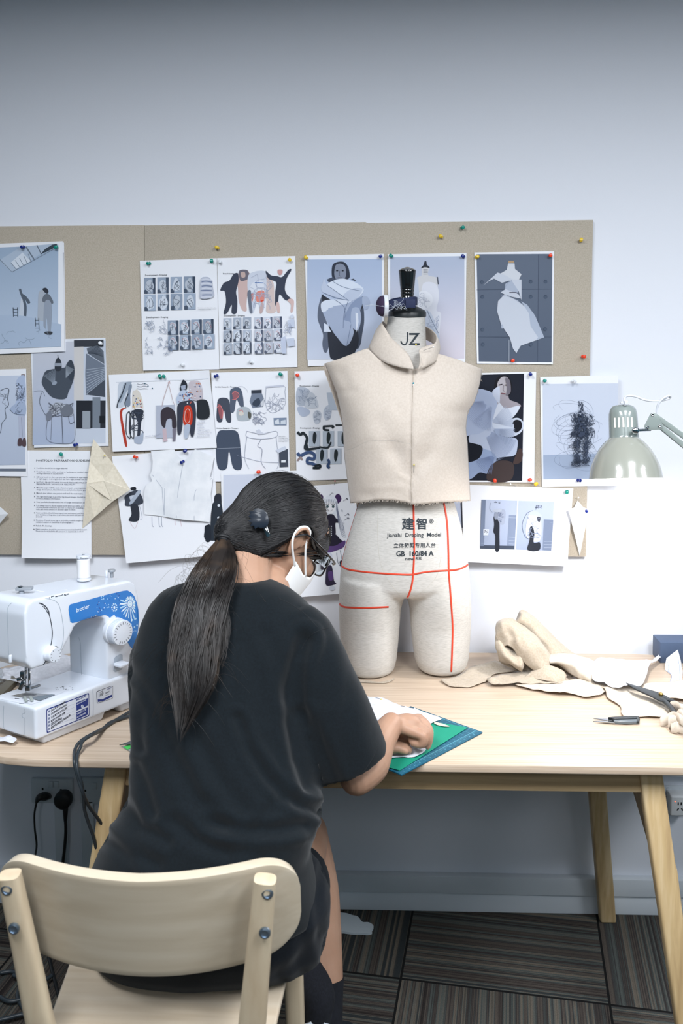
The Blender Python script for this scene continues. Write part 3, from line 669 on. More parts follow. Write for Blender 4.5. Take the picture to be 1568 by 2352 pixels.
for q, c in (([(372, 942), (384, 934), (396, 938), (404, 950), (406, 980), (397, 982), (395, 962), (384, 965), (380, 982), (372, 975), (370, 955)], (58, 52, 60)), ([(374, 985), (383, 984), (386, 1012), (377, 1014)], (196, 176, 184)), ([(397, 985), (406, 982), (404, 1012), (398, 1013)], (120, 116, 130)),
             ([(414, 890), (421, 872), (430, 880), (430, 893), (422, 899), (415, 896)], D), ([(416, 886), (427, 884), (427, 894), (418, 895)], (160, 170, 190)),
             ([(408, 910), (418, 896), (432, 898), (444, 912), (440, 925), (412, 930), (406, 920)], (184, 196, 216)), ([(435, 878), (461, 877), (466, 915), (448, 920), (440, 910)], (196, 188, 196)),
             ([(410, 928), (430, 920), (446, 922), (451, 950), (447, 996), (440, 1002), (436, 980), (437, 955), (422, 950), (420, 978), (416, 996), (409, 994), (408, 960)], (56, 60, 74)),
             ([(424, 936), (436, 931), (443, 945), (442, 972), (432, 977), (422, 970)], (196, 60, 40)), ([(426, 976), (438, 976), (433, 1003), (426, 1006), (424, 990)], (176, 186, 204)), ([(453, 920), (460, 917), (478, 921), (482, 957), (455, 960), (454, 935)], (42, 46, 52))): p.poly(q, c, len(q) > 4)
for i in range(50):
    a = rng.random(); x, y = (rng.uniform(410, 442), rng.uniform(900, 926)) if a < .5 else (rng.uniform(438, 464), rng.uniform(880, 914)); p.ell(x, y, 1.8, 1.4, ((90, 120, 170), (196, 110, 100), (220, 224, 232), (60, 80, 120), (206, 150, 120))[i % 5], n=6)
p.line([(427, 944), (433, 938), (438, 946), (437, 966), (431, 971), (426, 962), (427, 944)], 1.2, (230, 190, 184)); p.line([(431, 948), (434, 962)], 1, (120, 30, 26))
for i, t in enumerate(('carefully', 'folded', 'pattern', '(repeat again,', 'around next to', 'pants panels)')): p.text(455, 970+i*6.4, t, 5.4, (150, 156, 176), .05)
p.text(336, 1003, 'wrinkle down', 4.6, (150, 156, 176), .14); p.line([(355, 1002), (372, 993)], .6, (170, 174, 190))
p.done('illustration_sheet', 'landscape fashion illustration with red spiral motif and black trousers', 'sheet', GP)
# ---- trousers page
p = Page([(485, 856), (660, 852), (666, 1104), (492, 1106)], -.0165, curl=bend(.002, .001))
p.text(494, 890, 'Archive Research - Trousers', 4.3, (50, 54, 66), 0, .02); p.text(497, 985, 'Archive Research - Trousers', 4.3, (50, 54, 66), 0, .02)
J = (70, 80, 98)
for q, c in (([(502, 916), (522, 915), (528, 930), (531, 968), (520, 967), (514, 942), (510, 968), (498, 966), (498, 938)], (70, 76, 90)), ([(530, 894), (553, 893), (560, 934), (552, 934), (543, 918), (538, 945), (529, 945), (528, 915)], (86, 96, 114)),
             ([(577, 896), (601, 895), (601, 903), (577, 904)], (54, 60, 72)), ([(578, 904), (601, 903), (608, 920), (604, 934), (580, 937), (573, 922)], (120, 130, 148)), ([(546, 938), (562, 934), (574, 940), (578, 955), (572, 965), (548, 966), (543, 952)], (176, 184, 192)),
             ([(500, 994), (520, 988), (546, 993), (553, 1035), (555, 1075), (536, 1075), (526, 1036), (521, 1075), (502, 1076), (496, 1040)], J), ([(628, 960), (658, 959), (658, 977), (629, 977)], (130, 144, 166)), ([(640, 1032), (661, 1031), (662, 1072), (642, 1073)], (70, 76, 90))): p.poly(q, c, len(q) > 6)
p.poly([(500, 930), (508, 932), (512, 950), (506, 962)], (150, 90, 96), True); p.poly([(534, 900), (545, 902), (546, 914), (536, 916)], (150, 96, 104), True); p.line([(498, 936), (506, 932), (512, 945), (510, 962)], 1.3, (220, 130, 130)); p.line([(533, 905), (540, 899), (549, 906), (543, 916), (533, 918)], 1.3, (220, 130, 130)); p.line([(548, 944), (556, 942), (558, 952), (549, 953)], 1.2, (216, 120, 116))
p.poly([(582, 922), (594, 914), (598, 926), (590, 934), (580, 930)], (60, 70, 86), True); p.poly([(598, 926), (607, 914), (606, 930), (600, 934)], (206, 210, 218)); p.ell(554, 950, 6, 5, (214, 208, 200)); p.poly([(570, 946), (577, 950), (575, 962), (570, 958)], (90, 90, 84), True)
p.poly([(631, 966), (640, 962), (642, 974), (632, 974)], (214, 220, 228)); p.poly([(645, 966), (656, 964), (656, 974), (644, 974)], (206, 214, 224))
LG = (160, 166, 184)
p.line([(611, 890), (652, 887), (654, 900), (656, 920), (650, 935), (625, 948), (610, 930), (611, 890)], .8, LG); p.poly([(610, 887), (652, 884), (652, 888), (610, 891)], (196, 200, 214)); p.scrib((610, 900, 655, 945), 12, .6, LG, 51); p.scrib((580, 945, 612, 977), 14, .7, (140, 146, 166), 52)
p.line([(567, 990), (600, 996), (634, 990), (634, 1003), (600, 1008), (567, 1003), (567, 990)], .9, LG); p.line([(567, 1003), (562, 1050), (572, 1076)], .9, LG); p.line([(634, 1003), (640, 1060), (636, 1076)], .9, LG); p.line([(600, 1008), (592, 1024), (602, 1032), (600, 1060), (610, 1076)], .9, (120, 126, 150)); p.poly([(588, 988), (596, 985), (600, 992), (612, 997), (592, 998)], (206, 210, 222)); p.line([(640, 1062), (600, 1060), (560, 1050), (545, 1046)], .7, (150, 156, 180))
p.line([(498, 1030), (553, 1028)], .8, (160, 168, 184), False); p.poly([(632, 1034), (655, 1024), (658, 1032), (640, 1040)], (206, 212, 226)); p.poly([(646, 1057), (656, 1056), (656, 1062), (646, 1062)], (226, 230, 236))
for i, t in enumerate(('Next outline:', 'A redesign on the', 'pockets designed for', 'wearing garments')): p.text(640, 1003+i*3.6, t, 2.9, (80, 86, 104))
for i in range(3): p.line([(541+i, 890), (556, 887), (567, 895), (569, 902)], .4, (160, 164, 180))
p.done('printed_sheet', 'portrait page of trouser cut-outs and line drawings directly above the dark-haired head', 'sheet', GP)
# ---- draped torsos and camouflage page
p = Page([(676, 853), (850, 848), (856, 1099), (681, 1104)], -.0165, curl=bend(.002, .001))
p.text(688, 888, 'Development - Draping', 4.6, (50, 54, 66), 0, .02); p.text(689, 984.5, 'Development - Draping', 4.6, (50, 54, 66), 0, .02)
for q, c in (([(682, 892), (700, 890), (712, 900), (708, 928), (682, 929)], (182, 190, 204)), ([(700, 930), (706, 906), (712, 900), (722, 906), (730, 925), (729, 937), (702, 937)], (206, 212, 222)), ([(682, 937), (694, 934), (712, 944), (705, 955), (690, 955)], (184, 194, 214)),
             ([(719, 950), (728, 942), (738, 950), (734, 970), (725, 974), (720, 965)], (200, 206, 218)), ([(744, 940), (754, 930), (762, 938), (758, 960), (748, 965), (743, 955)], (194, 202, 216)), ([(750, 902), (800, 900), (800, 942), (756, 942)], (186, 196, 210))): p.poly(q, c, len(q) > 4)
p.scrib((683, 892, 710, 928), 8, .7, (140, 152, 172), 61); p.scrib((703, 905, 728, 936), 8, .7, (146, 158, 178), 62); p.scrib((720, 944, 737, 972), 8, .6, (130, 142, 162), 63); p.scrib((745, 934, 760, 963), 8, .6, (140, 150, 172), 64)
for x, y in ((709, 990), (741, 990), (775, 990), (726, 1030), (758, 1030)):
    p.rect(x, y, x+26, y+35, (186, 196, 208), .5, 0)
    for k in range(7): p.line([(x+2+k*3.6, y+1), (x+2+k*3.6, y+34)], .8, (164, 174, 188), False)
    p.poly([(x+10, y+6), (x+14, y+2), (x+18, y+8), (x+17, y+20), (x+13, y+30), (x+9, y+22)], (38, 46, 50), True)
for pts, w, c in (([(683, 992), (690, 998), (696, 994), (705, 1005), (703, 1018), (706, 1030)], 6, (38, 46, 52)), ([(706, 1010), (700, 1030), (720, 1030), (735, 1028)], 5, (38, 46, 52)), ([(733, 1026), (752, 1028), (760, 1015)], 4, (38, 46, 52)), ([(744, 978), (744, 986), (756, 988)], 5, (38, 46, 52)), ([(742, 979), (765, 978), (762, 983)], 4, (38, 46, 52)), ([(770, 976), (785, 976)], 3, (38, 46, 52)), ([(683, 1040), (690, 1046), (702, 1040), (712, 1038), (722, 1044), (720, 1054), (708, 1052), (706, 1062), (716, 1064), (726, 1068)], 7, (64, 84, 122)), ([(722, 1070), (735, 1068), (733, 1074), (718, 1074)], 5, (30, 38, 44)), ([(753, 1054), (756, 1062), (752, 1070), (757, 1074)], 6, (56, 76, 112)), ([(683, 1058), (690, 1050), (694, 1056)], 4, (150, 132, 130))): p.line(pts, w, c)
p.done('printed_sheet', 'portrait page of draped torsos and dark camouflage cut-outs, half behind the calico bodice', 'sheet', GP)
# ---- white folded sheet with paper bodice pattern over it
p = Page([(257, 1048), (490, 1029), (506, 1272), (293, 1291)], -.0155, curl=lambda u, v: .001+.012*v*v)
for q, c in (([(299, 1131), (306, 1120), (311, 1120), (312, 1134), (306, 1140), (300, 1136)], (196, 202, 214)), ([(287, 1140), (300, 1130), (318, 1126), (330, 1152), (316, 1160), (290, 1162), (288, 1150)], (62, 68, 80)), ([(301, 1160), (318, 1160), (320, 1194), (297, 1195), (303, 1180)], (48, 52, 62)), ([(298, 1140), (312, 1138), (306, 1155)], (190, 198, 212)), ([(318, 1126), (324, 1130), (306, 1154), (298, 1158), (300, 1150)], (168, 178, 194)), ([(300, 1120), (311, 1118), (313, 1124), (303, 1126)], (34, 38, 46))): p.poly(q, c, True)
p.line([(300, 1197), (305, 1206), (312, 1212), (318, 1197)], .7, (200, 170, 178)); p.line([(321, 1160), (328, 1188), (323, 1192)], .7, (140, 148, 168))
for x in (350, 366, 372): p.line([(x, 1185), (x+1, 1205), (x+4, 1209)], 1, (130, 140, 162))
p.line([(402, 1188), (404, 1205)], .8, (200, 170, 180)); p.line([(415, 1190), (418, 1208)], .8, (200, 170, 180))
for q, c in (([(493, 1140), (500, 1133), (508, 1136), (508, 1155), (494, 1156)], (42, 46, 56)), ([(489, 1156), (508, 1154), (514, 1200), (508, 1236), (472, 1236), (474, 1210), (484, 1205)], (42, 50, 60)), ([(471, 1210), (478, 1204), (484, 1206), (486, 1238), (474, 1241)], (34, 40, 50))): p.poly(q, c, True)
for y in (1160, 1188): p.ell(503, y, 3, 3, (214, 220, 230))
p.line([(497, 1222), (499, 1212)], 2, (120, 190, 60))
p.done('printed_sheet', 'large landscape sheet with small grey figure photos, lowest on the board left of the head', 'sheet', GP)
tissue = ramp_mat('pattern_paper', [(.3, (222, 226, 232)), (.7, (238, 240, 244))], 26, rough=.8, bump=.2, bdist=.003)
out = [(347, 1036), (400, 1032), (404, 1042), (412, 1051), (424, 1056), (432, 1052), (440, 1042), (448, 1031), (492, 1049), (487, 1075), (482, 1097), (488, 1095), (487, 1115), (484, 1135), (488, 1160), (482, 1198), (430, 1193), (380, 1187), (332, 1181), (331, 1140), (333, 1122), (338, 1112), (350, 1105), (345, 1090), (350, 1078), (352, 1060)]
p = Page([(330, 1030), (493, 1030), (493, 1200), (330, 1200)], -.024, nx=1, ny=1); p.mb = MB()
p.curl = lambda u, v: .003*math.sin(u*9+v*3)+.010*v*u
p.poly(out, tissue, fine=9)
for pts in ([(345, 1086), (372, 1120), (377, 1183)], [(377, 1183), (378, 1120)], [(420, 1064), (409, 1130), (406, 1190)], [(487, 1098), (450, 1126), (447, 1140)], [(447, 1140), (447, 1195)], [(372, 1120), (350, 1090)]): p.line(pts, 1.2, (176, 182, 196), False)
p.done('paper_pattern', 'white translucent paper bodice pattern with dart lines, pinned at its neckline', 'paper pattern')
# ---- pale sheet just behind the head
p = Page([(507, 1086), (682, 1081), (690, 1330), (514, 1336)], -.020); p.rect(513, 1091, 676, 1316, photo('pale_ground', (206, 212, 228), (196, 204, 222)), 4)
p.done('photo_print', 'pale grey photo print mostly hidden behind the dark hair', 'photo print', GP)
# ---- costume drawing (plain doll-like figure)
p = Page([(640, 1123), (815, 1107), (832, 1356), (658, 1371)], -.018, curl=lambda u, v: .002+.012*v*v)
K = (40, 36, 52); PU = (92, 68, 122)
for q, c in (([(731, 1142), (737, 1135), (742, 1140), (740, 1152), (734, 1150)], (70, 48, 92)), ([(770, 1138), (778, 1134), (784, 1146), (776, 1156), (771, 1150)], (70, 48, 92)),
             ([(744, 1148), (752, 1138), (764, 1138), (774, 1150), (776, 1175), (770, 1180), (745, 1178), (742, 1165)], (226, 230, 238)), ([(748, 1156), (758, 1150), (769, 1156), (769, 1170), (759, 1180), (749, 1170)], (240, 240, 244)),
             ([(754, 1181), (765, 1181), (772, 1190), (779, 1192), (776, 1200), (770, 1202), (770, 1228), (752, 1228), (750, 1202), (744, 1200), (746, 1190)], K),
             ([(752, 1226), (770, 1226), (782, 1238), (793, 1246), (782, 1258), (760, 1262), (748, 1258), (742, 1246)], K), ([(750, 1254), (770, 1252), (792, 1240), (790, 1254), (775, 1262), (752, 1268)], PU),
             ([(750, 1270), (762, 1270), (762, 1290), (752, 1300), (748, 1290)], (206, 212, 226)), ([(751, 1300), (762, 1298), (767, 1330), (772, 1338), (750, 1342), (748, 1320)], (50, 44, 66)), ([(754, 1312), (763, 1310), (765, 1328), (756, 1330)], PU), ([(780, 1288), (786, 1286), (787, 1300), (782, 1300)], K)): p.poly(q, c, True)
for x in (752, 765): p.ell(x, 1163, 3, 3.4, (70, 90, 96)); p.line([(x-4, 1159), (x, 1157), (x+4, 1159)], 1.2, K)
p.line([(753, 1170), (758, 1173), (764, 1170)], .6, (120, 110, 120)); p.line([(757, 1137), (762, 1132), (766, 1134)], .7, K)
for i in range(7): p.line([(772, 1150+i*3), (778, 1180+i*4), (786, 1200+i*5), (790+i*.7, 1214+i*3)], .7, (120, 124, 146)); p.line([(747+i*3.5, 1146), (745+i*4.4, 1156)], .7, (110, 114, 136))
for y in range(1208, 1232, 4): p.ell(761, y, 1.3, 1.3, (214, 216, 226), n=6)
p.line([(773, 1268), (776, 1290), (784, 1300)], 1, (90, 96, 120)); p.line([(781, 1262), (786, 1288)], 1, (90, 96, 120)); p.ell(763, 1348, 7, 5, (206, 212, 224))
for x, y in ((794, 1146), (797, 1180), (796, 1190)): p.line([(x-6, y+4), (x, y)], .7, (80, 84, 104), False); p.scrib((x, y-3, x+6, y+2), 3, .8, (60, 64, 84), x)
for x, y in ((785, 1172), (788, 1200), (786, 1216)): p.line([(x-2, y), (x, y-2), (x+2, y), (x, y+2), (x-2, y)], .5, (130, 134, 156))
p.done('drawing_sheet', 'costume drawing of a doll in black and purple frills, between glasses and dress form', 'sheet', GP)
# ---- woman in a sculptural collar
p = Page([(700, 587), (881, 583), (883, 836), (707, 841)], -.0165, curl=bend(.001, .004))
p.rect(705.5, 596, 877, 826, photo('cool_ground', (168, 184, 212), (196, 204, 222)), 1.5)
SKN, SK2, DRS = (96, 104, 122), (74, 82, 98), (50, 54, 64)
W1, W2, W3, W4 = (214, 222, 236), (190, 200, 220), (166, 178, 202), (138, 152, 180)
for q, c in (([(741, 676), (732, 700), (729, 730), (736, 752), (742, 770), (740, 790), (744, 808), (752, 806), (758, 770), (752, 745), (744, 720), (746, 690)], SKN), ([(828, 690), (835, 710), (836, 740), (832, 765), (828, 790), (820, 802), (818, 780), (824, 750), (824, 720)], SK2),
             ([(738, 676), (762, 690), (752, 700), (740, 694)], DRS), ([(820, 690), (833, 680), (836, 704), (822, 718)], DRS), ([(753, 755), (770, 740), (810, 740), (824, 780), (812, 815), (798, 826), (764, 826), (756, 810)], DRS),
             ([(762, 635), (763, 610), (774, 602), (790, 602), (800, 615), (803, 636), (796, 642), (790, 640), (770, 642)], (52, 58, 72)), ([(768, 620), (772, 608), (784, 606), (793, 614), (794, 634), (786, 644), (774, 644), (768, 634)], (134, 142, 160)), ([(750, 642), (765, 636), (772, 648), (760, 656)], (72, 80, 98)), ([(805, 642), (812, 640), (818, 646)], (60, 66, 80)),
             ([(738, 700), (762, 690), (800, 684), (812, 700), (806, 740), (812, 765), (796, 794), (770, 770), (752, 740), (742, 720)], W3), ([(739, 694), (764, 688), (806, 690), (790, 700), (745, 716), (738, 712)], W1),
             ([(744, 742), (752, 746), (760, 762), (744, 762)], W1), ([(744, 640), (752, 655), (780, 672), (800, 690), (770, 682), (742, 672), (737, 660), (741, 650)], W2), ([(752, 656), (765, 645), (785, 640), (804, 644), (826, 655), (835, 668), (818, 686), (800, 690), (786, 680)], W1),
             ([(786, 682), (806, 664), (832, 664), (820, 684), (802, 692)], W2), ([(802, 704), (820, 686), (834, 684), (826, 715), (806, 745), (788, 755), (786, 742)], W4), ([(808, 710), (824, 708), (829, 730), (824, 755), (816, 758), (806, 745)], W3), ([(816, 718), (822, 720), (823, 740), (818, 764)], (216, 222, 234)),
             ([(832, 682), (844, 682), (850, 696), (844, 710), (834, 708)], W3), ([(770, 720), (790, 735), (806, 745), (796, 795), (770, 765)], W3)): p.poly(q, c, len(q) > 4)
for pts in ([(752, 656), (775, 672), (800, 690)], [(742, 672), (770, 684), (800, 690)], [(765, 647), (790, 660), (826, 668)], [(800, 690), (790, 720), (788, 754)], [(768, 688), (790, 705), (792, 730)], [(806, 745), (796, 795)]): p.line(pts, 1.1, (110, 124, 152))
for x in (774, 787): p.ell(x, 622, 2.6, 1.4, (40, 44, 54))
p.line([(780, 622), (779, 632), (782, 634)], 1, (90, 96, 112)); p.line([(775, 638), (785, 638)], 1.4, (84, 72, 84), False)
p.done('photo_print', 'photo print of a dark-haired woman in a huge white folded collar', 'photo print', GP)
# ---- dress form photo behind the black finial
p = Page([(890, 584), (1071, 581), (1068, 831), (893, 835)], -.0165, curl=bend(.001, .002))
p.rect(896, 591, 1066, 826, photo('warm_ground', (176, 186, 208), (212, 206, 218)), 2.5)
for q, c in (([(972, 609), (975, 600), (979, 601), (980, 608), (985, 612), (985, 616), (967, 616)], (50, 54, 64)), ([(969, 616), (984, 616), (983, 632), (1003, 638), (1005, 655), (1000, 690), (965, 690), (956, 655), (957, 638), (968, 632)], (206, 206, 210)),
             ([(971, 652), (1000, 652), (1008, 680), (1002, 712), (1012, 720), (1010, 750), (1006, 780), (990, 760), (978, 720), (968, 700)], (216, 218, 228)), ([(958, 676), (975, 668), (992, 680), (990, 700), (970, 712), (955, 705)], (226, 228, 236)), ([(975, 715), (990, 720), (1005, 760), (1008, 780), (985, 770), (972, 745)], (196, 204, 220)), ([(948, 650), (958, 640), (962, 680), (955, 700), (948, 680)], (190, 198, 214))): p.poly(q, c, True)
p.line([(1004, 636), (1006, 653)], 2.5, (70, 76, 90), False); p.line([(980, 712), (988, 730), (998, 750), (1006, 765)], 1.4, (110, 120, 142)); p.scrib((958, 672, 992, 708), 6, .8, (176, 180, 196), 71); p.scrib((975, 720, 1008, 775), 8, .8, (160, 170, 192), 72)
for i in range(4): p.line([(972, 619+i*3.5), (982, 619+i*3.5)], .8, (120, 124, 136), False)
p.done('photo_print', 'photo print of a white draped dress form, behind the black finial', 'photo print', GP)
# ---- dark photo of cream wrapped dress
p = Page([(1089, 580), (1272, 577), (1269, 837), (1095, 835)], -.0165, curl=bend(.001, .002))
p.poly([(1094, 584), (1268, 583), (1266, 832), (1099, 830)], photo('slate_ground', (86, 98, 118), (74, 86, 106)), fine=40)
for a, b in (((1094, 666), (1267, 664)), ((1097, 774), (1266, 774)), ((1236, 584), (1234, 831))): p.line([a, b], .9, (58, 68, 86), False)
for x, y in ((1106, 648), (1218, 647), (1252, 647), (1107, 682), (1218, 682), (1252, 682), (1107, 757), (1251, 756), (1108, 791), (1218, 791)): p.ell(x, y, 4.4, 4.4, (66, 77, 95)); p.ell(x+.6, y+.6, 3.2, 3.2, (78, 90, 108))
C1, C2, C3 = (196, 202, 214), (170, 180, 198), (146, 156, 178)
for q, c in (([(1166, 604), (1167, 599), (1179, 599), (1181, 604)], (176, 150, 120)), ([(1166, 605), (1181, 605), (1182, 618), (1197, 630), (1190, 645), (1150, 645), (1146, 630), (1163, 620)], (206, 210, 218)),
             ([(1109, 656), (1142, 626), (1160, 632), (1176, 642), (1152, 650), (1134, 640), (1122, 646)], C1), ([(1172, 642), (1197, 642), (1197, 690), (1190, 668), (1180, 656)], C1), ([(1160, 652), (1174, 644), (1190, 668), (1186, 674), (1158, 668)], C2),
             ([(1149, 672), (1160, 664), (1190, 676), (1196, 686), (1175, 682), (1158, 676)], C1), ([(1158, 676), (1188, 690), (1222, 720), (1249, 775), (1195, 794), (1185, 811), (1177, 800), (1170, 775), (1150, 745), (1141, 715), (1143, 692)], C1), ([(1196, 692), (1214, 720), (1222, 784), (1249, 775), (1228, 725), (1210, 700)], C2)): p.poly(q, c)
p.poly([(1150, 748), (1154, 744), (1156, 754), (1151, 755)], C2); p.rect(1169, 671, 1186, 673, (70, 66, 80)); p.line([(1168, 780), (1168, 831)], 3, (130, 138, 152), False)
p.line([(1176, 642), (1162, 655), (1158, 668)], .8, C3); p.line([(1150, 678), (1175, 684), (1200, 700)], .8, C3)
p.done('photo_print', 'dark slate photo print of a pale wrapped dress on a stand', 'photo print', GP)
# ---- woman in pleated white ruffs
p = Page([(1046, 858), (1231, 854), (1226, 1108), (1044, 1107)], -.0175, curl=bend(.002, .002))
p.poly([(1050, 862), (1203, 858), (1198.5, 1104), (1048, 1103)], (28, 32, 44), fine=40)
for q, c in (([(1136, 898), (1138, 872), (1152, 862), (1168, 866), (1175, 885), (1172, 905), (1160, 912)], (24, 24, 30)), ([(1142, 880), (1152, 866), (1166, 868), (1172, 886), (1168, 902), (1158, 914), (1148, 910), (1143, 896)], (176, 172, 178)), ([(1148, 908), (1165, 905), (1170, 918), (1190, 926), (1194, 935), (1160, 940), (1142, 930)], (156, 150, 158)),
             ([(1050, 930), (1082, 905), (1098, 894), (1115, 896), (1132, 904), (1142, 926), (1138, 960), (1130, 985), (1100, 1000), (1078, 1000), (1050, 1000)], (168, 180, 206)), ([(1130, 900), (1143, 888), (1147, 890), (1147, 925), (1138, 918)], (188, 196, 214)),
             ([(1130, 972), (1144, 926), (1160, 938), (1192, 932), (1185, 950), (1165, 968), (1140, 976)], (206, 212, 226)), ([(1130, 975), (1150, 972), (1175, 962), (1190, 960), (1201, 970), (1198, 990), (1180, 1002), (1160, 1003), (1140, 992)], (196, 204, 220)), ([(1176, 972), (1184, 964), (1196, 968), (1197, 984), (1184, 994), (1176, 984)], (22, 24, 32)),
             ([(1078, 1000), (1100, 996), (1130, 980), (1140, 996), (1160, 1004), (1186, 1008), (1187, 1030), (1180, 1046), (1150, 1050), (1128, 1055), (1110, 1040), (1080, 1020)], (178, 188, 210)), ([(1050, 1070), (1090, 1058), (1100, 1040), (1112, 1028), (1140, 1050), (1125, 1080), (1118, 1088), (1100, 1085), (1080, 1100), (1050, 1103)], (146, 162, 194)),
             ([(1120, 1104), (1122, 1075), (1140, 1060), (1165, 1058), (1180, 1070), (1170, 1104)], (64, 54, 54)), ([(1050, 1060), (1050, 1016), (1095, 1020), (1108, 1030), (1100, 1052), (1080, 1058)], (22, 26, 36)), ([(1178, 1060), (1192, 1030), (1200, 1040), (1196, 1060), (1182, 1066)], (70, 56, 54))): p.poly(q, c, True)
def fan(cx, cy, r0, r1, a0, a1, n, c, w=.7):
    for i in range(n):
        a = math.radians(a0+(a1-a0)*i/(n-1)); p.line([(cx+r0*math.cos(a), cy+r0*math.sin(a)), (cx+r1*math.cos(a), cy+r1*math.sin(a))], w, c, False)
fan(1128, 970, 4, 50, -50, 12, 22, (166, 176, 198)); fan(1130, 985, 5, 52, 0, 50, 20, (150, 162, 188)); fan(1110, 985, 20, 80, 20, 70, 26, (150, 162, 190)); fan(1120, 920, 10, 60, 110, 175, 18, (148, 160, 190)); fan(1135, 1045, 5, 45, 100, 165, 16, (116, 132, 168)); fan(1130, 930, 5, 60, 95, 140, 14, (150, 162, 190))
p.line([(1145, 884), (1153, 882)], 1.8, (50, 46, 54)); p.line([(1159, 884), (1167, 884)], 1.8, (50, 46, 54)); p.line([(1156, 884), (1155, 895), (1158, 898)], .9, (120, 110, 116)); p.line([(1150, 903), (1160, 904)], 2, (120, 80, 88), False)
p.poly([(1160, 868), (1170, 874), (1172, 900), (1162, 908), (1164, 890)], (110, 106, 116), True)
p.done('photo_print', 'dark photo print of a woman wrapped in white pleated ruffs', 'photo print', GP)
# ---- scribbled wire figure
p = Page([(1240, 866), (1417, 862), (1418, 1115), (1244, 1118)], -.0165, curl=lambda u, v: .001+.016*max(0, u-.5)**2*2)
p.rect(1246, 882, 1417, 1101, photo('wire_ground', (200, 208, 224), (192, 202, 222)), 2); p.poly([(1247, 1045), (1417, 1040), (1417, 1098), (1248, 1101)], (156, 170, 194), fine=40)
R = random.Random(11); WK = (52, 62, 80)
for i in range(26):
    cx, cy = 1330+R.uniform(-26, 28), R.uniform(930, 1060); rx, ry = R.uniform(16, 46), R.uniform(8, 26); rot = R.uniform(-.5, .5); a0 = R.uniform(0, 6)
    p.line([(cx+rx*math.cos(a0+t)*math.cos(rot)-ry*math.sin(a0+t)*math.sin(rot), cy+rx*math.cos(a0+t)*math.sin(rot)+ry*math.sin(a0+t)) for t in [k*.5 for k in range(11)]], .45, (110, 122, 146))
for (x0, y0, x1, y1, n) in ((1326, 922, 1340, 950, 26), (1316, 946, 1350, 1010, 90), (1310, 950, 1322, 1004, 24), (1346, 950, 1360, 1006, 24), (1316, 1008, 1332, 1066, 50), (1336, 1008, 1350, 1066, 50), (1308, 990, 1356, 1060, 24), (1300, 940, 1366, 1030, 20), (1308, 1052, 1356, 1070, 30)): p.scrib((x0, y0, x1, y1), n, .9, WK, int(x0+y0), 5)
for b in ((1326, 950, 1342, 1004, 20), (1318, 1010, 1328, 1060, 14), (1338, 1010, 1348, 1060, 14)): p.scrib(b[:4], b[4], 2, (60, 70, 90), int(b[0]), 5)
p.done('photo_print', 'pale photo print of a standing figure made of scribbled wire, beside the lamp', 'photo print', GP)
# ---- landscape sheet with two small photos
p = Page([(1060, 1113), (1316, 1122), (1300, 1298), (1064, 1288)], -.0165, curl=lambda u, v: .001+.012*v*v)
p.poly([(1106, 1147), (1272, 1152), (1264, 1263), (1101, 1258)], photo('lane_ground', (176, 186, 208), (140, 152, 178)), fine=40); p.poly([(1105, 1148), (1115, 1148), (1110, 1258), (1101, 1258)], (110, 122, 146)); p.poly([(1168, 1182), (1186, 1183), (1180, 1255), (1163, 1254)], (122, 134, 158)); p.poly([(1248, 1192), (1270, 1193), (1264, 1263), (1244, 1262)], (110, 122, 146)); p.poly([(1187, 1150), (1190, 1150), (1183, 1260), (1180, 1260)], (214, 220, 230)); p.poly([(1101, 1250), (1180, 1252), (1180, 1260), (1101, 1258)], (62, 70, 86))
for i in range(9): p.line([(1104, 1190+i*7), (1113, 1190+i*7)], .6, (176, 186, 204), False); p.line([(1167, 1188+i*7.4), (1184, 1189+i*7.4)], .6, (176, 186, 204), False); p.line([(1247, 1200+i*7), (1268, 1200+i*7)], .6, (170, 180, 200), False)
for q, c in (([(1133, 1186), (1142, 1184), (1146, 1200), (1146, 1225), (1145, 1261), (1136, 1262), (1136, 1230), (1132, 1220), (1134, 1204)], (34, 38, 48)), ([(1140, 1172), (1150, 1168), (1160, 1174), (1158, 1200), (1150, 1204), (1142, 1192)], (156, 164, 184)), ([(1134, 1184), (1136, 1176), (1143, 1178), (1142, 1190), (1136, 1192)], (130, 138, 156)), ([(1130, 1173), (1140, 1168), (1152, 1170), (1144, 1176)], (170, 178, 194)),
             ([(1212, 1185), (1222, 1175), (1238, 1185), (1242, 1210), (1238, 1240), (1216, 1240), (1206, 1222)], (206, 212, 224)), ([(1213, 1178), (1224, 1172), (1236, 1176), (1244, 1186), (1232, 1184), (1216, 1182)], (176, 184, 200)), ([(1215, 1212), (1222, 1209), (1226, 1225), (1224, 1245), (1238, 1244), (1236, 1262), (1210, 1261), (1214, 1240)], (36, 40, 50)), ([(1233, 1186), (1240, 1188), (1238, 1198), (1232, 1194)], (60, 64, 76))): p.poly(q, c, True)
p.line([(1222, 1172), (1208, 1180), (1198, 1205), (1204, 1230), (1214, 1236)], .8, (80, 88, 108)); p.line([(1126, 1154), (1124, 1168), (1130, 1176)], .5, (90, 98, 118)); p.scrib((1126, 1151, 1156, 1156), 5, .8, (60, 66, 84), 81); p.scrib((1228, 1160, 1244, 1170), 5, .8, (60, 66, 84), 82); p.poly([(1109, 1214), (1122, 1214), (1120, 1228), (1109, 1228)], (206, 212, 222)); p.scrib((1110, 1217, 1120, 1224), 4, 1, (50, 56, 70), 83)
p.scrib((1208, 1186, 1240, 1236), 10, .8, (130, 140, 164), 84); p.scrib((1142, 1174, 1158, 1200), 6, .7, (100, 110, 134), 85)
p.done('printed_sheet', 'landscape white sheet with two side-view photos of caped figures, bottom right', 'sheet', GP)
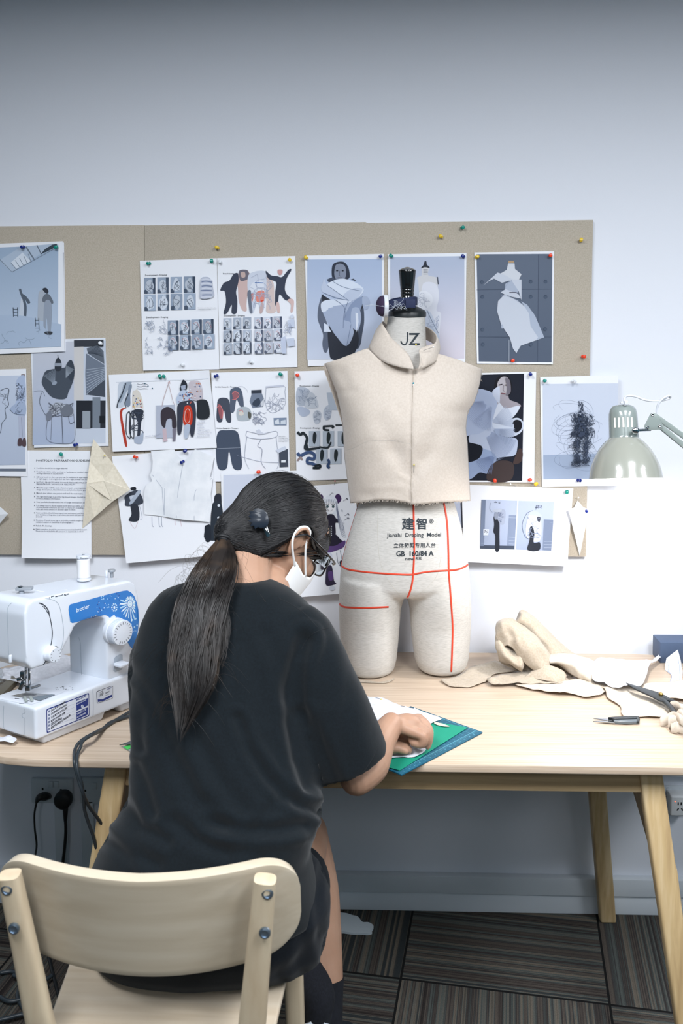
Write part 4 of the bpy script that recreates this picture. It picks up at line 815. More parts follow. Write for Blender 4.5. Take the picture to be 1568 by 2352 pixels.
p = Page([(880, 1122), (1057, 1133), (1062, 1226), (880, 1226)], -.0155); p.rect(890, 1150, 1060, 1210, (176, 184, 204)); p.poly([(1056, 1140), (1060, 1140), (1063, 1212), (1060, 1212)], (60, 64, 76)); p.done('photo_print', 'grey photo print hidden behind the dress form, showing only a sliver beside its waist', 'photo print', GP)
# ---- folded cloth / paper pieces pinned up
def folded(name, label, cat, pts, faces, cols, Y, seams=()):
    mb = MB(); W = [atY(x, y, Y-d) for x, y, d in pts]
    for f, c in zip(faces, cols): mb.add([W[i] for i in f], [tuple(range(len(f)))], c)
    mb2 = MB(); mb2.M = mb.M; mb2.v = mb.v+[p+V((0, .0008, 0)) for p in mb.v]; n = len(mb.v); mb2.f = mb.f+[tuple(n+i for i in reversed(f)) for f in mb.f]; mb2.m = mb.m*2
    return put(name, mb2, norm=False, label=label, cat=cat)
cal = ramp_mat('calico', [(.35, (222, 212, 192)), (.65, (233, 224, 206))], 160, rough=.9, bump=.15, bdist=.001, sheen=.2)
folded('fabric_swatch', 'folded cream calico kite shape pinned over the guidelines page', 'fabric swatch',
       [(214, 1008, .006), (262, 1068, .012), (299, 1125, .024), (258, 1152, .02), (216, 1189, .010), (189, 1214, .004), (199, 1111, .022), (206, 1060, .010), (238, 1104, .018), (234, 1092, .010), (238, 1140, .010)],
       [(7, 0, 1, 9), (9, 1, 2, 8), (7, 9, 6), (9, 8, 6), (8, 2, 3), (8, 3, 10, 6), (10, 3, 4), (6, 10, 4), (6, 4, 5)], [cal]*9, -.019)
wp = mat('white_paper', (238, 240, 244), .7)
folded('folded_paper', 'white folded paper dart hanging at the lower right corner of the board', 'folded paper',
       [(1326, 1150, .010), (1352, 1171, .020), (1331, 1276, .006), (1305, 1171, .020), (1329, 1182, .002), (1318, 1166, .014), (1338, 1164, .012), (1322, 1200, .014), (1338, 1200, .012)],
       [(3, 5, 4), (5, 0, 6), (5, 6, 4), (6, 1, 4), (3, 4, 7), (4, 1, 8), (3, 7, 2), (7, 4, 2), (4, 8, 2), (8, 1, 2)], [wp]*10, -.017)
folded('folded_paper', 'white paper corner poking in from the left edge below the ruffled dress sheet', 'folded paper', [(-60, 1190, .004), (-10, 1155, .012), (18, 1180, .018), (-4, 1207, .004)], [(0, 1, 2), (0, 2, 3)], [wp]*2, -.019)
# ---- pins
def pin_mesh(col):
    mb = MB(); M = Matrix.Rotation(math.pi/2, 3, 'X')
    mb.lathe([(.0004, -.003), (.0006, .001), (.0042, .0012), (.0046, .0022), (.0040, .003), (.0026, .0044), (.0023, .0075), (.0030, .0100), (.0044, .0112), (.0047, .0124), (.0040, .0132), (.001, .0134)], (0, 0, 0), 16, col, M)
    me = raw_mesh(mb, 'push_pin'); fixn(me); me.polygons.foreach_set('use_smooth', [True]*len(me.polygons)); return me
pc = {'green': (16, 142, 128), 'blue': (24, 44, 130), 'yellow': (236, 200, 56), 'red': (236, 68, 36), 'clear': (226, 230, 236)}
PM = {k: pin_mesh(mat('pin_'+k, c, .25, spec=.6)) for k, c in pc.items()}
PINS = [('green', 342, 604, 'at the left top of the small-photo draping page'), ('green', 484, 600, 'at the right top of the small-photo draping page'), ('clear', 505, 601, 'at the left top of the dancers page'), ('yellow', 664, 595, 'at the right top of the dancers page'), ('yellow', 499, 569, 'alone on bare board above the joined pages'),
 ('green', 127, 566, 'at the right top of the studio photo'), ('blue', 51, 566, 'at the top of the studio photo'), ('clear', 229, 790, 'on the collage corner'), ('blue', 174, 1021, 'at the foot of the collage sheet'), ('green', 136, 1043, 'at the top of the guidelines page'),
 ('green', 373, 864, 'at the top of the red spiral illustration, right of its twin'), ('green', 365, 867, 'at the top of the red spiral illustration, left of its twin'), ('blue', 498, 863, 'at the left top of the trousers page'), ('green', 645, 861, 'at the right top of the trousers page'), ('red', 683, 862, 'at the left top of the camouflage page'),
 ('clear', 416, 838, 'at the foot of the small-photo draping page'), ('clear', 579, 834, 'at the foot of the dancers page'), ('red', 312, 1052, 'at the left top of the big sheet below the illustration'), ('blue', 421, 1038, 'at the neckline of the paper bodice, the higher one'), ('blue', 420, 1061, 'at the neckline of the paper bodice, the lower one'), ('red', 594, 1085, 'just above the dark hair'),
 ('yellow', 703, 592, 'at the left top of the folded-collar photo'), ('blue', 873, 588, 'at the right top of the folded-collar photo'), ('green', 900, 588, 'at the left top of the dress form photo'), ('blue', 1066, 589, 'at the right top of the dress form photo'), ('green', 1061, 522, 'alone near the top edge of the board'), ('yellow', 1015, 543, 'alone on bare board, left of the lone green pin'),
 ('yellow', 1336, 552, 'alone near the top right corner of the board'), ('red', 1339, 819, 'alone near the right edge of the board'), ('yellow', 1094, 590, 'at the left top of the dark slate photo'), ('red', 1265, 586, 'at the right top of the dark slate photo'), ('red', 1178, 829, 'at the foot of the dark slate photo'),
 ('blue', 1219, 859, 'at the right top of the pleated ruffs photo'), ('red', 1137, 1104, 'at the foot of the pleated ruffs photo'), ('red', 1217, 1104, 'at the right foot of the pleated ruffs photo'), ('yellow', 1234, 1112, 'on bare board between ruffs photo and wire figure photo'), ('green', 1252, 875, 'at the left top of the wire figure photo'), ('clear', 1316, 875, 'at the top middle of the wire figure photo'),
 ('blue', 1328, 1105, 'at the foot of the wire figure photo'), ('green', 1304, 1130, 'at the right top of the two-photo landscape sheet'), ('blue', 1351, 1175, 'at the side of the white folded dart')]
for i, (c, x, y, lb) in enumerate(PINS):
    o = bpy.data.objects.new('push_pin', PM[c]); COL.objects.link(o)
    o.location = atY(x, y, -.034 if y > 840 or x < 260 else -.029)+V((0, .012, 0))
    o.rotation_euler = (rng.uniform(-.35, .25), 0, rng.uniform(-.5, .5))
    props(o, '%s push pin %s' % (c, lb), 'push pin', 'push pins on the board')
# pearl-headed dressmaking pins on the board
stm = mat('pin_steel', (170, 176, 184), .25, 1)
def pearl(x, y, Y, c, name, lb, dx=6, dz=9, r=.0022, tip=None):
    p_ = atY(x, y, Y); t_ = thing('dressmaking_pin', p_, lb, 'pin', 'pearl-headed pins')
    put('pin_head', MB().ell(p_, r, n=12, k=8), mat('pearl_'+name, c, .25), t_, smooth=True)
    q = tip if tip is not None else atY(x+dx, y+dz, Y+.008)
    put('pin_shaft', MB().tube([p_, q], .0005, 6), stm, t_)
pearl(1172, 1112, -.026, (240, 238, 236), 'white', 'white-headed pin on bare board below the pleated ruffs photo', 12, 5)
pearl(1328, 1143, -.03, (240, 238, 236), 'white', 'white-headed pin above the white folded dart', 0, 10)
pearl(240, 1046, -.036, (230, 214, 120), 'yellow', 'yellow-headed pin in the cream folded swatch', -4, 10)
pearl(769, 1105, -.026, (210, 120, 130), 'pink', 'pink-headed pin above the purple doll drawing', -3, 12)
# ================================================================ dress form
def ringpx(py, L, R, Yc, hd, n=36, p=2.15, hb=None, tilt=0):
    a = atY(L, py, Yc); b = atY(R, py, Yc); c = (a+b)/2; hw = (b-a).length/2; out = []
    for k in range(n):
        t = 2*math.pi*k/n; cs, sn = math.cos(t), math.sin(t)
        x = math.copysign(abs(cs)**(2/p), cs)*hw; d = hd if sn < 0 else (hb or hd); y = math.copysign(abs(sn)**(2/p), sn)*d
        out.append(V((c.x+x, Yc+y, c.z+tilt*y+(b.z-a.z)*x/(2*hw))))
    return out
linen = ramp_mat('linen', [(.3, (188, 184, 178)), (.55, (204, 200, 194)), (.75, (211, 207, 202))], 90, (1, 1, 7), .9, 8, .08, bdist=.001)
YF = -.17
mb = MB()
tor = [(724, 891, 977, .044, .044), (745, 888, 977, .046, .045), (780, 881, 978, .048, .048), (812, 872, 981, .052, .052), (832, 848, 1005, .062, .06), (850, 805, 1045, .075, .07), (880, 790, 1062, .092, .08), (930, 795, 1056, .112, .085), (980, 803, 1052, .122, .085), (1040, 815, 1046, .108, .08), (1100, 824, 1040, .092, .076), (1135, 826, 1038, .090, .078), (1160, 821, 1045, .092, .082),
       (1190, 812, 1054, .098, .09), (1220, 803, 1061, .103, .098), (1260, 791, 1070, .106, .108), (1300, 782, 1076, .107, .114), (1335, 780, 1079, .102, .108), (1352, 792, 1066, .088, .092), (1362, 830, 1030, .05, .05)]
mb.rings([ringpx(y, L, R, YF, h, hb=k) for y, L, R, h, k in tor][::-1])
for rows, yc in (([(1320, 782, 930, .100, .100), (1350, 779, 934, .099, .098), (1372, 778, 928, .096, .095), (1395, 778, 921, .091, .091), (1430, 779, 918, .082, .086), (1470, 781, 915, .079, .082), (1510, 785, 911, .074, .077), (1538, 789, 906, .068, .072), (1547, 793, 902, .063, .067), (1550, 798, 897, .058, .062)], -.172),
                 ([(1320, 925, 1077, .100, .100), (1350, 928, 1080, .099, .098), (1372, 934, 1081, .096, .095), (1395, 940, 1082, .091, .091), (1430, 942, 1081, .082, .086), (1470, 946, 1079, .079, .082), (1508, 951, 1076, .074, .077), (1532, 957, 1071, .068, .072), (1541, 962, 1066, .063, .067), (1544, 967, 1061, .058, .062)], -.160)):
    mb.rings([ringpx(y, L, R, yc, h, hb=k, p=2.05) for y, L, R, h, k in rows][::-1])
fme = remesh(mb, .0035, 16)
zmin = min(v_.co.z for v_ in fme.vertices)
t_form = thing('dress_form', (.075, YF, DZ), 'cream linen dress form with red guide tapes and black finial, standing on the desk', 'dress form')
def sit(co, no):
    if co.z < DZ+.03: co.z = DZ+.0005+(co.z-zmin)*(.03)/(max(.03, DZ+.03-zmin))
    return co
deform(fme, sit)
FB = bvh_of(fme)
put('form_body', fme, linen, t_form, smooth=True, norm=False)
tapem = mat('red_tape', (214, 66, 38), .6)
def hitc(bvh, x, y, lift, pad=14):
    """hit, or the nearest rim of the surface when the ray just misses"""
    for k in range(pad):
        for sx in (1, -1):
            h = hit(bvh, x+sx*k*1.0, y, lift)
            if h: return h
    return None
def strip(bvh, pts, w, lift=.0007, step=3):
    P = catmull([(x, y, 0) for x, y in pts], 8); out = []; acc = [P[0]]
    for q in P[1:]:
        if (q-acc[-1]).length > step: acc.append(q)
    G = []
    for i, q in enumerate(acc):
        d = acc[min(i+1, len(acc)-1)]-acc[max(i-1, 0)]; d.normalize(); n = V((-d.y, d.x, 0))
        row = [hitc(bvh, q.x+n.x*s*w/2, q.y+n.y*s*w/2, lift*(1 if abs(s) < .9 else .4)) for s in (-1, 0, 1)]
        if all(row): G.append(row)
    return MB().grid(G)
for pts, w in (([(949, 1150), (950, 1200), (951, 1260), (949, 1310), (946, 1340), (940, 1362), (934, 1375)], 4.2),
               ([(1018, 1150), (1026, 1200), (1029, 1260), (1030, 1310), (1033, 1350), (1036, 1390), (1039, 1440), (1038, 1490), (1036, 1543)], 4.0),
               ([(784, 1300), (800, 1308), (840, 1314), (890, 1318), (940, 1320), (960, 1317), (985, 1313), (1030, 1310), (1050, 1308), (1066, 1302), (1076, 1296)], 4.2),
               ([(779, 1387), (790, 1394), (820, 1396), (850, 1396), (892, 1394)], 4.2), ([(823, 1155), (806, 1200), (792, 1250), (783, 1300)], 1.6)):
    put('guide_tape', strip(FB, pts, w), tapem, t_form, smooth=True, solid=.0004)
seamm = mat('seam_thread', (196, 190, 180), .8)
put('seam', strip(FB, [(868, 1170), (867, 1230), (873, 1290), (890, 1330), (908, 1355), (922, 1372)], 1.0, .0004), seamm, t_form)
put('seam', strip(FB, [(1012, 1280), (1004, 1320), (985, 1345), (965, 1362), (945, 1376)], 1.0, .0004), seamm, t_form)
inkb = mat('print_ink', (34, 44, 52), .6)
def ftext(bvh, mb, x, y, t, size, bold=0, sx=1, rise=0, lift=.0009, align='LEFT', arc=0, fine=5, m=None):
    vs, fs = text2d(t, size, bold, align, 2)
    bm = bmesh.new(); q = [bm.verts.new((a, b, 0)) for a, b in vs]
    for f in fs:
        try: bm.faces.new([q[i] for i in f])
        except ValueError: pass
    bmesh.ops.triangulate(bm, faces=bm.faces)
    for _ in range(4):
        le = [e for e in bm.edges if e.calc_length() > fine]
        if not le: break
        bmesh.ops.subdivide_edges(bm, edges=le, cuts=1); bmesh.ops.triangulate(bm, faces=bm.faces)
    bm.verts.index_update(); vs = [(v_.co.x, v_.co.y) for v_ in bm.verts]; fs = [tuple(v_.index for v_ in f.verts) for f in bm.faces]; bm.free()
    P = [hitc(bvh, x+a*sx, y-b-a*rise-arc*((a*sx)**2), lift) for a, b in vs]
    if all(P): mb.add(P, fs, m)
mb = MB()
ftext(FB, mb, 922, 1214, '建', 29, .018); ftext(FB, mb, 955, 1213, '智', 27, .018); ftext(FB, mb, 985, 1202, '®', 14, .01)
ftext(FB, mb, 951, 1233, 'Jianzhi  Draping  Model', 13.2, .010, 1, .012, align='CENTER'); ftext(FB, mb, 952, 1257, '立体裁剪专用人台', 12.2, .008, 1, .012, align='CENTER')
ftext(FB, mb, 952, 1277, 'GB  160/84 A', 16.5, .03, .93, .014, align='CENTER'); ftext(FB, mb, 930, 1287, 'new', 12, .012, 1, .01); ftext(FB, mb, 954, 1285, '新版', 7, .02, 1, 0)
put('printed_lettering', mb, inkb, t_form, norm=False)
mb = MB(); ftext(FB, mb, 938, 792, 'Z', 39, .012, 1.0); put('printed_lettering', mb, inkb, t_form, norm=False)
put('printed_lettering', strip(FB, [(935.5, 763), (935.5, 774), (935, 783), (932, 790), (927, 791.5), (922, 788), (920.5, 783)], 3.4, .0008, 1.5), inkb, t_form)
# cap, finial
black_gloss = mat('black_lacquer', (22, 22, 22), .16, spec=.6, coat=.6)
cB = (atY(892, 723, YF)+atY(978, 726, YF))/2; sc = (atY(978, 726, YF)-atY(892, 723, YF)).length/86
put('neck_cap', MB().lathe([(43.5*sc, -.003), (43.5*sc, .007), (41*sc, .012), (24*sc, .0215), (16*sc, .024)], cB, 40, M=Matrix.Rotation(.06, 3, 'X')), mat('black_cap', (30, 36, 38), .4), t_form, smooth=True, sharp=.6)
zb = .021
put('finial', MB().lathe([(r*sc, zb+z*sc) for r, z in ((14, 0), (14.6, 14), (15.3, 25), (14.6, 26), (15.6, 28), (15.4, 32), (14.8, 33.5), (15.9, 35), (15.8, 39), (15.2, 40.5), (16.4, 42), (16.2, 46), (16.8, 48), (19.4, 76), (20, 82), (19.3, 84), (12, 88), (4, 90.5), (.5, 91))], (atY(935, 700, YF).x, YF, cB.z), 36), black_gloss, t_form, smooth=True, sharp=.7)
# ================================================================ calico bodice (vest)
calico = ramp_mat('calico_vest', [(.35, (206, 193, 180)), (.65, (214, 202, 190))], 220, rough=.92, bump=.12, bdist=.0008, sheen=.15)
FL = [(800, 746), (835, 745), (858, 755), (904, 773), (940, 781), (975, 787), (1050, 791), (1120, 800), (1165, 806)]
FR = [(800, 1106), (848, 1107), (858, 1105), (878, 1102), (905, 1095), (924, 1088), (945, 1074), (980, 1069), (1019, 1073), (1083, 1076), (1165, 1081)]
BL = [(800, 744), (850, 744), (875, 753), (904, 763), (940, 775), (975, 787), (1050, 791), (1120, 800), (1165, 806)]
TOP = [(745, 835), (780, 824), (815, 811), (842, 800), (850, 806), (870, 826), (905, 841), (948, 848), (975, 843), (998, 826), (1005, 812), (1020, 816), (1060, 829), (1107, 848)]
TOPB = [(745, 838), (842, 800), (925, 786), (1005, 812), (1107, 848)]
BOT = [(800, 1156), (830, 1154), (862, 1149), (905, 1149), (935, 1154), (947, 1158), (948, 1159), (1000, 1155), (1050, 1152), (1083, 1150)]
DEP = [(800, .055), (835, .06), (870, .088), (930, .122), (985, .138), (1040, .132), (1100, .122), (1165, .12)]
FOLD = [((872, 970), (905, 1035), 26, .006), ((905, 1035), (938, 1095), 20, .005), ((1012, 985), (972, 1050), 22, .005), ((790, 1035), (850, 1013), 3.5, .0012), ((850, 1013), (938, 1019), 3, .001), ((950, 1005), (1030, 1004), 3, .0008), ((955, 1056), (1030, 1054), 3, .0009), ((778, 901), (820, 898), 5, .002), ((785, 860), (800, 890), 14, .004), ((915, 1090), (942, 1105), 5, -.002), ((860, 1120), (920, 1117), 6, -.0015), ((950, 1090), (990, 1040), 14, .003), ((830, 1135), (850, 1138), 10, .003), ((905, 930), (925, 945), 12, .0015), ((1078, 990), (1050, 985), 12, .003)]
def segd(x, y, a, b):
    dx, dy = b[0]-a[0], b[1]-a[1]; t = max(0, min(1, ((x-a[0])*dx+(y-a[1])*dy)/(dx*dx+dy*dy))); return math.hypot(x-a[0]-t*dx, y-a[1]-t*dy)
def vest_pt(s, t, front):
    px = 745+181*(s+1)
    tp = interp(TOP if front else TOPB, px)[0]; 
    b_ = interp(BOT, 806+137*(s+1))[0]
    py = lerp(tp, b_, t)
    L = interp(FL if front else BL, py)[0]; R = interp(FR, py)[0]; px = lerp(L, R, (s+1)/2)
    D = sum(interp(DEP, py+q)[0] for q in (-36, -24, -12, 0, 12, 24, 36))/7; e = max(0, 1-abs(s)**2.6)**.5
    if front:
        d = D*e
        for a, b, w, k in FOLD: d -= k*math.exp(-(segd(px, py, a, b)/w)**2)
        cf = 949-(py-850)*.018
        if px > cf-1: d += .0034
        if -7 < px-cf < 0: d -= .0016
        d += .0035*noise.noise(V((px*.018, py*.014, 3)))
        Y = YF-d
    else: Y = YF+D*.85*e
    k = .012 if not front and py < 965 and s < -.8 else 0
    return atY(px, py, Y+(0 if front else k*0))
t_vest = thing('calico_bodice', (.075, YF, atY(940, 1155, YF).z), 'sleeveless cream calico bodice with stand collar, pinned on the dress form', 'bodice')
NS = 76; NT = 60
ss = [math.sin(q*math.pi/2)*.35+q*.65 for q in [-1+2*j/NS for j in range(NS+1)]]
G = [[vest_pt(s, i/NT, True) for s in ss] for i in range(NT+1)]
# frayed lower edge
for j in range(NS+1): G[-1][j].z += rng.uniform(-.0012, .0012)
put('front_panel', MB().grid(G), calico, t_vest, smooth=True, solid=.0012)
VB = bvh_of(raw_mesh(MB().grid(G)))
G = [[vest_pt(s, i/20, False) for s in ss[::2]] for i in range(21)]
put('back_panel', MB().grid(G), calico, t_vest, smooth=True, solid=.0012)
CS = [((949, 849, .270), (947, 836, .262)), ((925, 845, .268), (936, 812, .250)), ((895, 837, .255), (916, 792, .236)), ((866, 822, .225), (896, 773, .215)), ((848, 800, .185), (881, 748, .19)), ((858, 786, .13), (879, 738, .15)), ((890, 776, .10), (890, 745, .115)), ((925, 772, .09), (925, 742, .105)), ((965, 776, .10), (962, 745, .115)), ((995, 790, .13), (985, 754, .135)), ((1006, 812, .19), (1002, 772, .185)), ((1000, 830, .235), (999, 787, .225)), ((982, 841, .258), (978, 795, .24)), ((966, 847, .268), (962, 803, .25)), ((960, 849, .272), (966, 815, .258)), ((962, 850, .268), (969, 833, .262))]
B0 = catmull([atY(a[0], a[1], -a[2]) for a, b in CS], 4); T0 = catmull([atY(b[0], b[1], -b[2]) for a, b in CS], 4)
G = []
for i in range(9):
    v = i/8; row = []
    for k, (a, b) in enumerate(zip(B0, T0)):
        p_ = lerp(a, b, v); c = V((.078, YF, p_.z)); o = (p_-c); o.z = 0; o.normalize(); row.append(p_+o*(.005*math.sin(v*math.pi)+.0012*math.sin(k*.9+v*5)))
    G.append(row)
put('collar', MB().grid(G), calico, t_vest, smooth=True, solid=.0016)
put('stitch_line', strip(VB, [(790, 1036), (812, 1029), (845, 1014), (880, 1011), (905, 1012), (942, 1020)], .8, .0009), mat('pencil_line', (176, 170, 164), .8), t_vest)
put('opening_edge', strip(VB, [(949, 852), (948, 900), (946, 960), (945, 1020), (945, 1080), (944, 1120), (946, 1156)], 1.1, .0012), mat('edge_thread', (176, 162, 146), .9), t_vest)
fr = MB()
for i in range(110):
    s = rng.uniform(-.98, .98); p_ = vest_pt(s, 1.0, True); a = rng.uniform(-1, 1)
    fr.tube([p_+V((0, -.001, .001)), p_+V((a*.002, -.001, -.002)), p_+V((a*.004, -.0015, -rng.uniform(.002, .0045)))], .00028, 3)
for (x, y, dx) in [(1106, 850, 1), (1103, 872, 1), (1096, 900, 1), (1105, 860, 1), (745, 842, -1), (757, 866, -1), (760, 878, -1), (1107, 849, 1)]*4:
    p_ = atY(x, y, YF-.01); fr.tube([p_, p_+V((dx*rng.uniform(.002, .005), 0, rng.uniform(-.005, .002)))], .00028, 3)
put('frayed_threads', fr, calico, t_vest, kind='stuff')
for x, y, c, nm, lb, tx, ty in ((949, 880, (60, 160, 180), 'teal', 'teal-headed pin near the top of the bodice front opening', 947, 890), (950.5, 1068, (222, 206, 130), 'straw', 'yellow-headed pin low on the bodice front opening', 950, 1085), (995, 797, (240, 238, 236), 'white', 'white-headed pin in the bodice collar', 972, 805)):
    h = hit(VB, x, y, .003) or atY(x, y, -.262); pearl(x, y, h.y, c, nm, lb, tip=(hit(VB, tx, ty, .001) or atY(tx, ty, -.262)))
h = hit(FB, 955, 791, .002); pearl(955, 791, h.y, (222, 206, 90), 'gold', 'yellow-headed pin stuck in the dress form neck below the big letters', tip=h+V((0, .006, 0)))
# ================================================================ wrist pin cushion on the finial
navy = mat('navy_strap', (30, 40, 74), .75, bump=(300, .3, .0005)); whp = mat('white_plastic', (226, 229, 236), .25, coat=.3)
c0 = atY(883, 703, YF-.05)
t_pc = thing('wrist_pin_cushion', c0-V((0, 0, .026)), 'purple and white wrist pin cushion strapped round the black finial', 'pin cushion')
MC = Matrix.Rotation(-math.pi/2, 3, 'Y')@Matrix.Rotation(.12, 3, 'X')
MC = Matrix.Rotation(.13, 3, 'Z')@Matrix.Rotation(-math.pi/2, 3, 'Y')
put('ring', MB().lathe([(.0255, -.007), (.0275, -.006), (.0275, .003), (.0255, .004), (.021, .004)], c0, 36, M=MC), whp, t_pc, smooth=True, sharp=.5)
put('cushion', MB().lathe([(.0255, .003), (.0245, .0095), (.020, .0155), (.011, .0200), (.001, .0215)], c0, 32, M=MC), mat('purple_cushion', (52, 38, 66), .85), t_pc, smooth=True)
a = [atY(x, y, Y) for x, y, Y in ((888, 704, YF-.055), (905, 698, YF-.068), (925, 694, YF-.07), (948, 691, YF-.06), (957, 692, YF-.03), (950, 690, YF+.02), (930, 690, YF+.03), (905, 694, YF+.02), (892, 700, YF-.02))]
A = catmull(a, 5); G = [[p_+V((0, 0, k*.0098)) for p_ in A] for k in (1, .5, 0, -.5, -1)]
put('strap', MB().grid(G), navy, t_pc, smooth=True, solid=.003)
e0 = atY(931, 690, YF-.075); e1 = atY(954, 705, YF-.075)
put('strap_end', MB().box((e0+e1)/2, ((e1-e0).x, .005, .020)), navy, t_pc, bevel=.0015)
th = MB()
for k in range(9):
    x, y = 890+rng.uniform(0, 30), 700+rng.uniform(-6, 8); pts = []
    for i in range(7): x += rng.uniform(-2, 8); y += rng.uniform(-8, 8); pts.append(atY(min(x, 935), max(min(y, 712), 684), YF-.078))
    th.tube(catmull(pts, 4), .00022, 4)
th.tube(catmull([atY(x, y, YF-.082) for x, y in ((837, 702), (848, 701), (862, 701), (878, 704), (892, 707), (905, 705), (918, 696))], 4), .0003, 4)
th.tube(catmull([atY(x, y, YF-.08) for x, y in ((838, 704), (852, 700), (868, 703), (880, 702))], 4), .00025, 4)
put('loose_threads', th, mat('pale_thread', (206, 214, 224), .7), t_pc)
# ================================================================ desk lamp
YL = -.35
lampm = mat('lamp_enamel', (168, 169, 158), .22, spec=.55, coat=.8); lampg = mat('lamp_enamel_grey', (148, 158, 154), .25, spec=.5, coat=.6)
chrome = mat('chrome', (200, 204, 208), .12, 1); white_in = mat('lamp_inside', (245, 244, 240), .6)
LC = atY(1436.5, 1100, YL); sl = (atY(1520, 1100, YL)-atY(1353, 1100, YL)).length/167
t_l = thing('desk_lamp', (.86, -.30, DZ), 'greenish-grey enamel architect lamp with glowing shade, at the right edge', 'desk lamp')
TL_ = Matrix.Rotation(-.175, 3, 'X')@Matrix.Rotation(-.012, 3, 'Y')
prof = [(83.5, 0), (82.5, 3), (80, 18), (76, 34), (69, 51), (60, 67), (50, 80), (41, 89), (33, 96)]
inner = [(r-1.5, z) for r, z in prof[::-1]]
put('lamp_shade', MB().lathe([(r*sl, z*sl) for r, z in prof]+[(31.5*sl, 95*sl)]+[(r*sl, z*sl) for r, z in inner[1:]]+[(83.5*sl, 0)], LC, 64, M=TL_, cap=False), lampm, t_l, smooth=True, sharp=.9)
shade = COL.objects['lamp_shade']; shade.data.materials.append(white_in)
ax = TL_@V((0, 0, 1))
for f in shade.data.polygons:
    c_ = f.center+V(wloc(t_l))-LC; h_ = c_.dot(ax); rad = (c_-ax*h_).length; pr = interp([(z*sl, r*sl) for r, z in prof], h_)[0]
    if rad < pr-.0008: f.material_index = 1
top = [(33, 94), (34.2, 94.5), (33.5, 97), (33.2, 100), (32.5, 140), (32, 152), (29.5, 162), (24, 169), (15, 172.5), (1, 173.5)]
put('socket_housing', MB().lathe([(r*sl, z*sl) for r, z in top], LC, 48, M=TL_), lampg, t_l, smooth=True, sharp=.6)
slot = MB()
for k in range(5):
    ang = math.radians(-90-52+k*17.5+2); 
    for (z0, z1) in ((118, 141),):
        c_ = TL_@V((math.cos(ang)*32.9*sl, math.sin(ang)*32.9*sl, (z0+z1)/2*sl)); M_ = TL_@Matrix.Rotation(ang+math.pi/2, 3, 'Z')
        slot.box(LC+c_, (4.2*sl, .001, (z1-z0)*sl), M=M_)
put('vent_slots', slot, mat('vent_glow', (236, 228, 222), .5, emit=((1, .92, .85), .35)), t_l, bevel=.0008)
bc = LC+TL_@V((0, 0, 54*sl))
put('bulb', MB().ell(bc, (.024, .024, .028)), mat('bulb_glow', (255, 250, 240), .4, emit=((1, .95, .90), 25.0)), t_l, smooth=True)
ld = bpy.data.lights.new('lamp_light', 'POINT'); ld.energy = LAMP_POWER; ld.color = LAMP_COL; ld.shadow_soft_size = .03
lo = bpy.data.objects.new('lamp_light', ld); lo.location = LC+TL_@V((0, 0, 13*sl)); COL.objects.link(lo)
# joint rod, bracket, arm
j0 = atY(1455, 989, YL-.028); j1 = atY(1493, 987, YL-.01)
put('joint_rod', MB().tube([j0, lerp(j0, j1, .3), j1], [.0065, .0035, .0035], 14), chrome, t_l, smooth=True, sharp=.5)
put('joint_ball', MB().ell(atY(1459, 989, YL-.030), (.0085, .005, .008)), chrome, t_l, smooth=True)
tri = [(1482, 986), (1479, 979), (1493, 951), (1500, 947), (1507, 950), (1522, 976), (1520, 984), (1514, 987), (1490, 988)]
for dy in (-.016, .012): put('bracket', MB().prism([atY(x, y, YL+dy) for x, y in tri], (0, .002, 0)), lampg, t_l, bevel=.0006)
for x, y in ((1498.5, 953), (1487, 981.5), (1515, 979)):
    p_ = atY(x, y, YL-.018); put('bracket_screw', MB().lathe([(.0036, 0), (.0034, .0015), (.0018, .0022), (.0015, .001), (.0003, .001)], p_+V((0, .002, 0)), 16, M=Matrix.Rotation(math.pi/2, 3, 'X')), chrome, t_l, smooth=True)
for k, (a_, b_) in enumerate((((1501, 954), (1688, 1086)), ((1516, 980), (1690, 1122)))):
    A_ = atY(*a_, YL); B_ = atY(*b_, YL); d_ = (B_-A_); L_ = d_.length; rot = V((1, 0, 0)).rotation_difference(d_).to_matrix()
    for dy in (-.011, .007): put('arm_bar', MB().box((A_+B_)/2+V((0, dy, 0)), (L_, .003, .0105), M=rot), lampg, t_l, bevel=.0008)
E_ = atY(1689, 1104, YL); Bs = V((.845, -.28, DZ))
put('elbow', MB().box(E_, (.035, .03, .05)), lampg, t_l, bevel=.004)
for dy in (-.01, .01): put('lower_bar', MB().tube([E_+V((0, dy, 0)), Bs+V((0, dy, .03))], .005, 8), lampg, t_l)
put('clamp', MB().lathe([(.04, .0005), (.04, .008), (.036, .012), (.012, .014), (.012, .04), (.001, .04)], Bs+V((0, 0, .0)), 24), lampg, t_l, smooth=True, sharp=.5)
q = [atY(x, y, YL) for x, y in ((1436, 932), (1434, 919), (1438, 911), (1446, 909), (1460, 911), (1478, 918), (1500, 921), (1520, 920), (1536, 916), (1540, 911), (1534, 909), (1522, 914), (1512, 926), (1508, 942), (1511, 955))]
q = [p_+V((0, .004*math.sin(i), 0)) for i, p_ in enumerate(q)]
put('cord', MB().tube(catmull(q, 5), .0026, 10), whp, t_l, smooth=True)
put('cord_grip', MB().box(atY(1437, 925, YL), (.008, .008, .010)).lathe([(.003, -.002), (.003, .002)], atY(1427, 925, YL), 12, M=Matrix.Rotation(math.pi/2, 3, 'X')), whp, t_l, bevel=.0015)
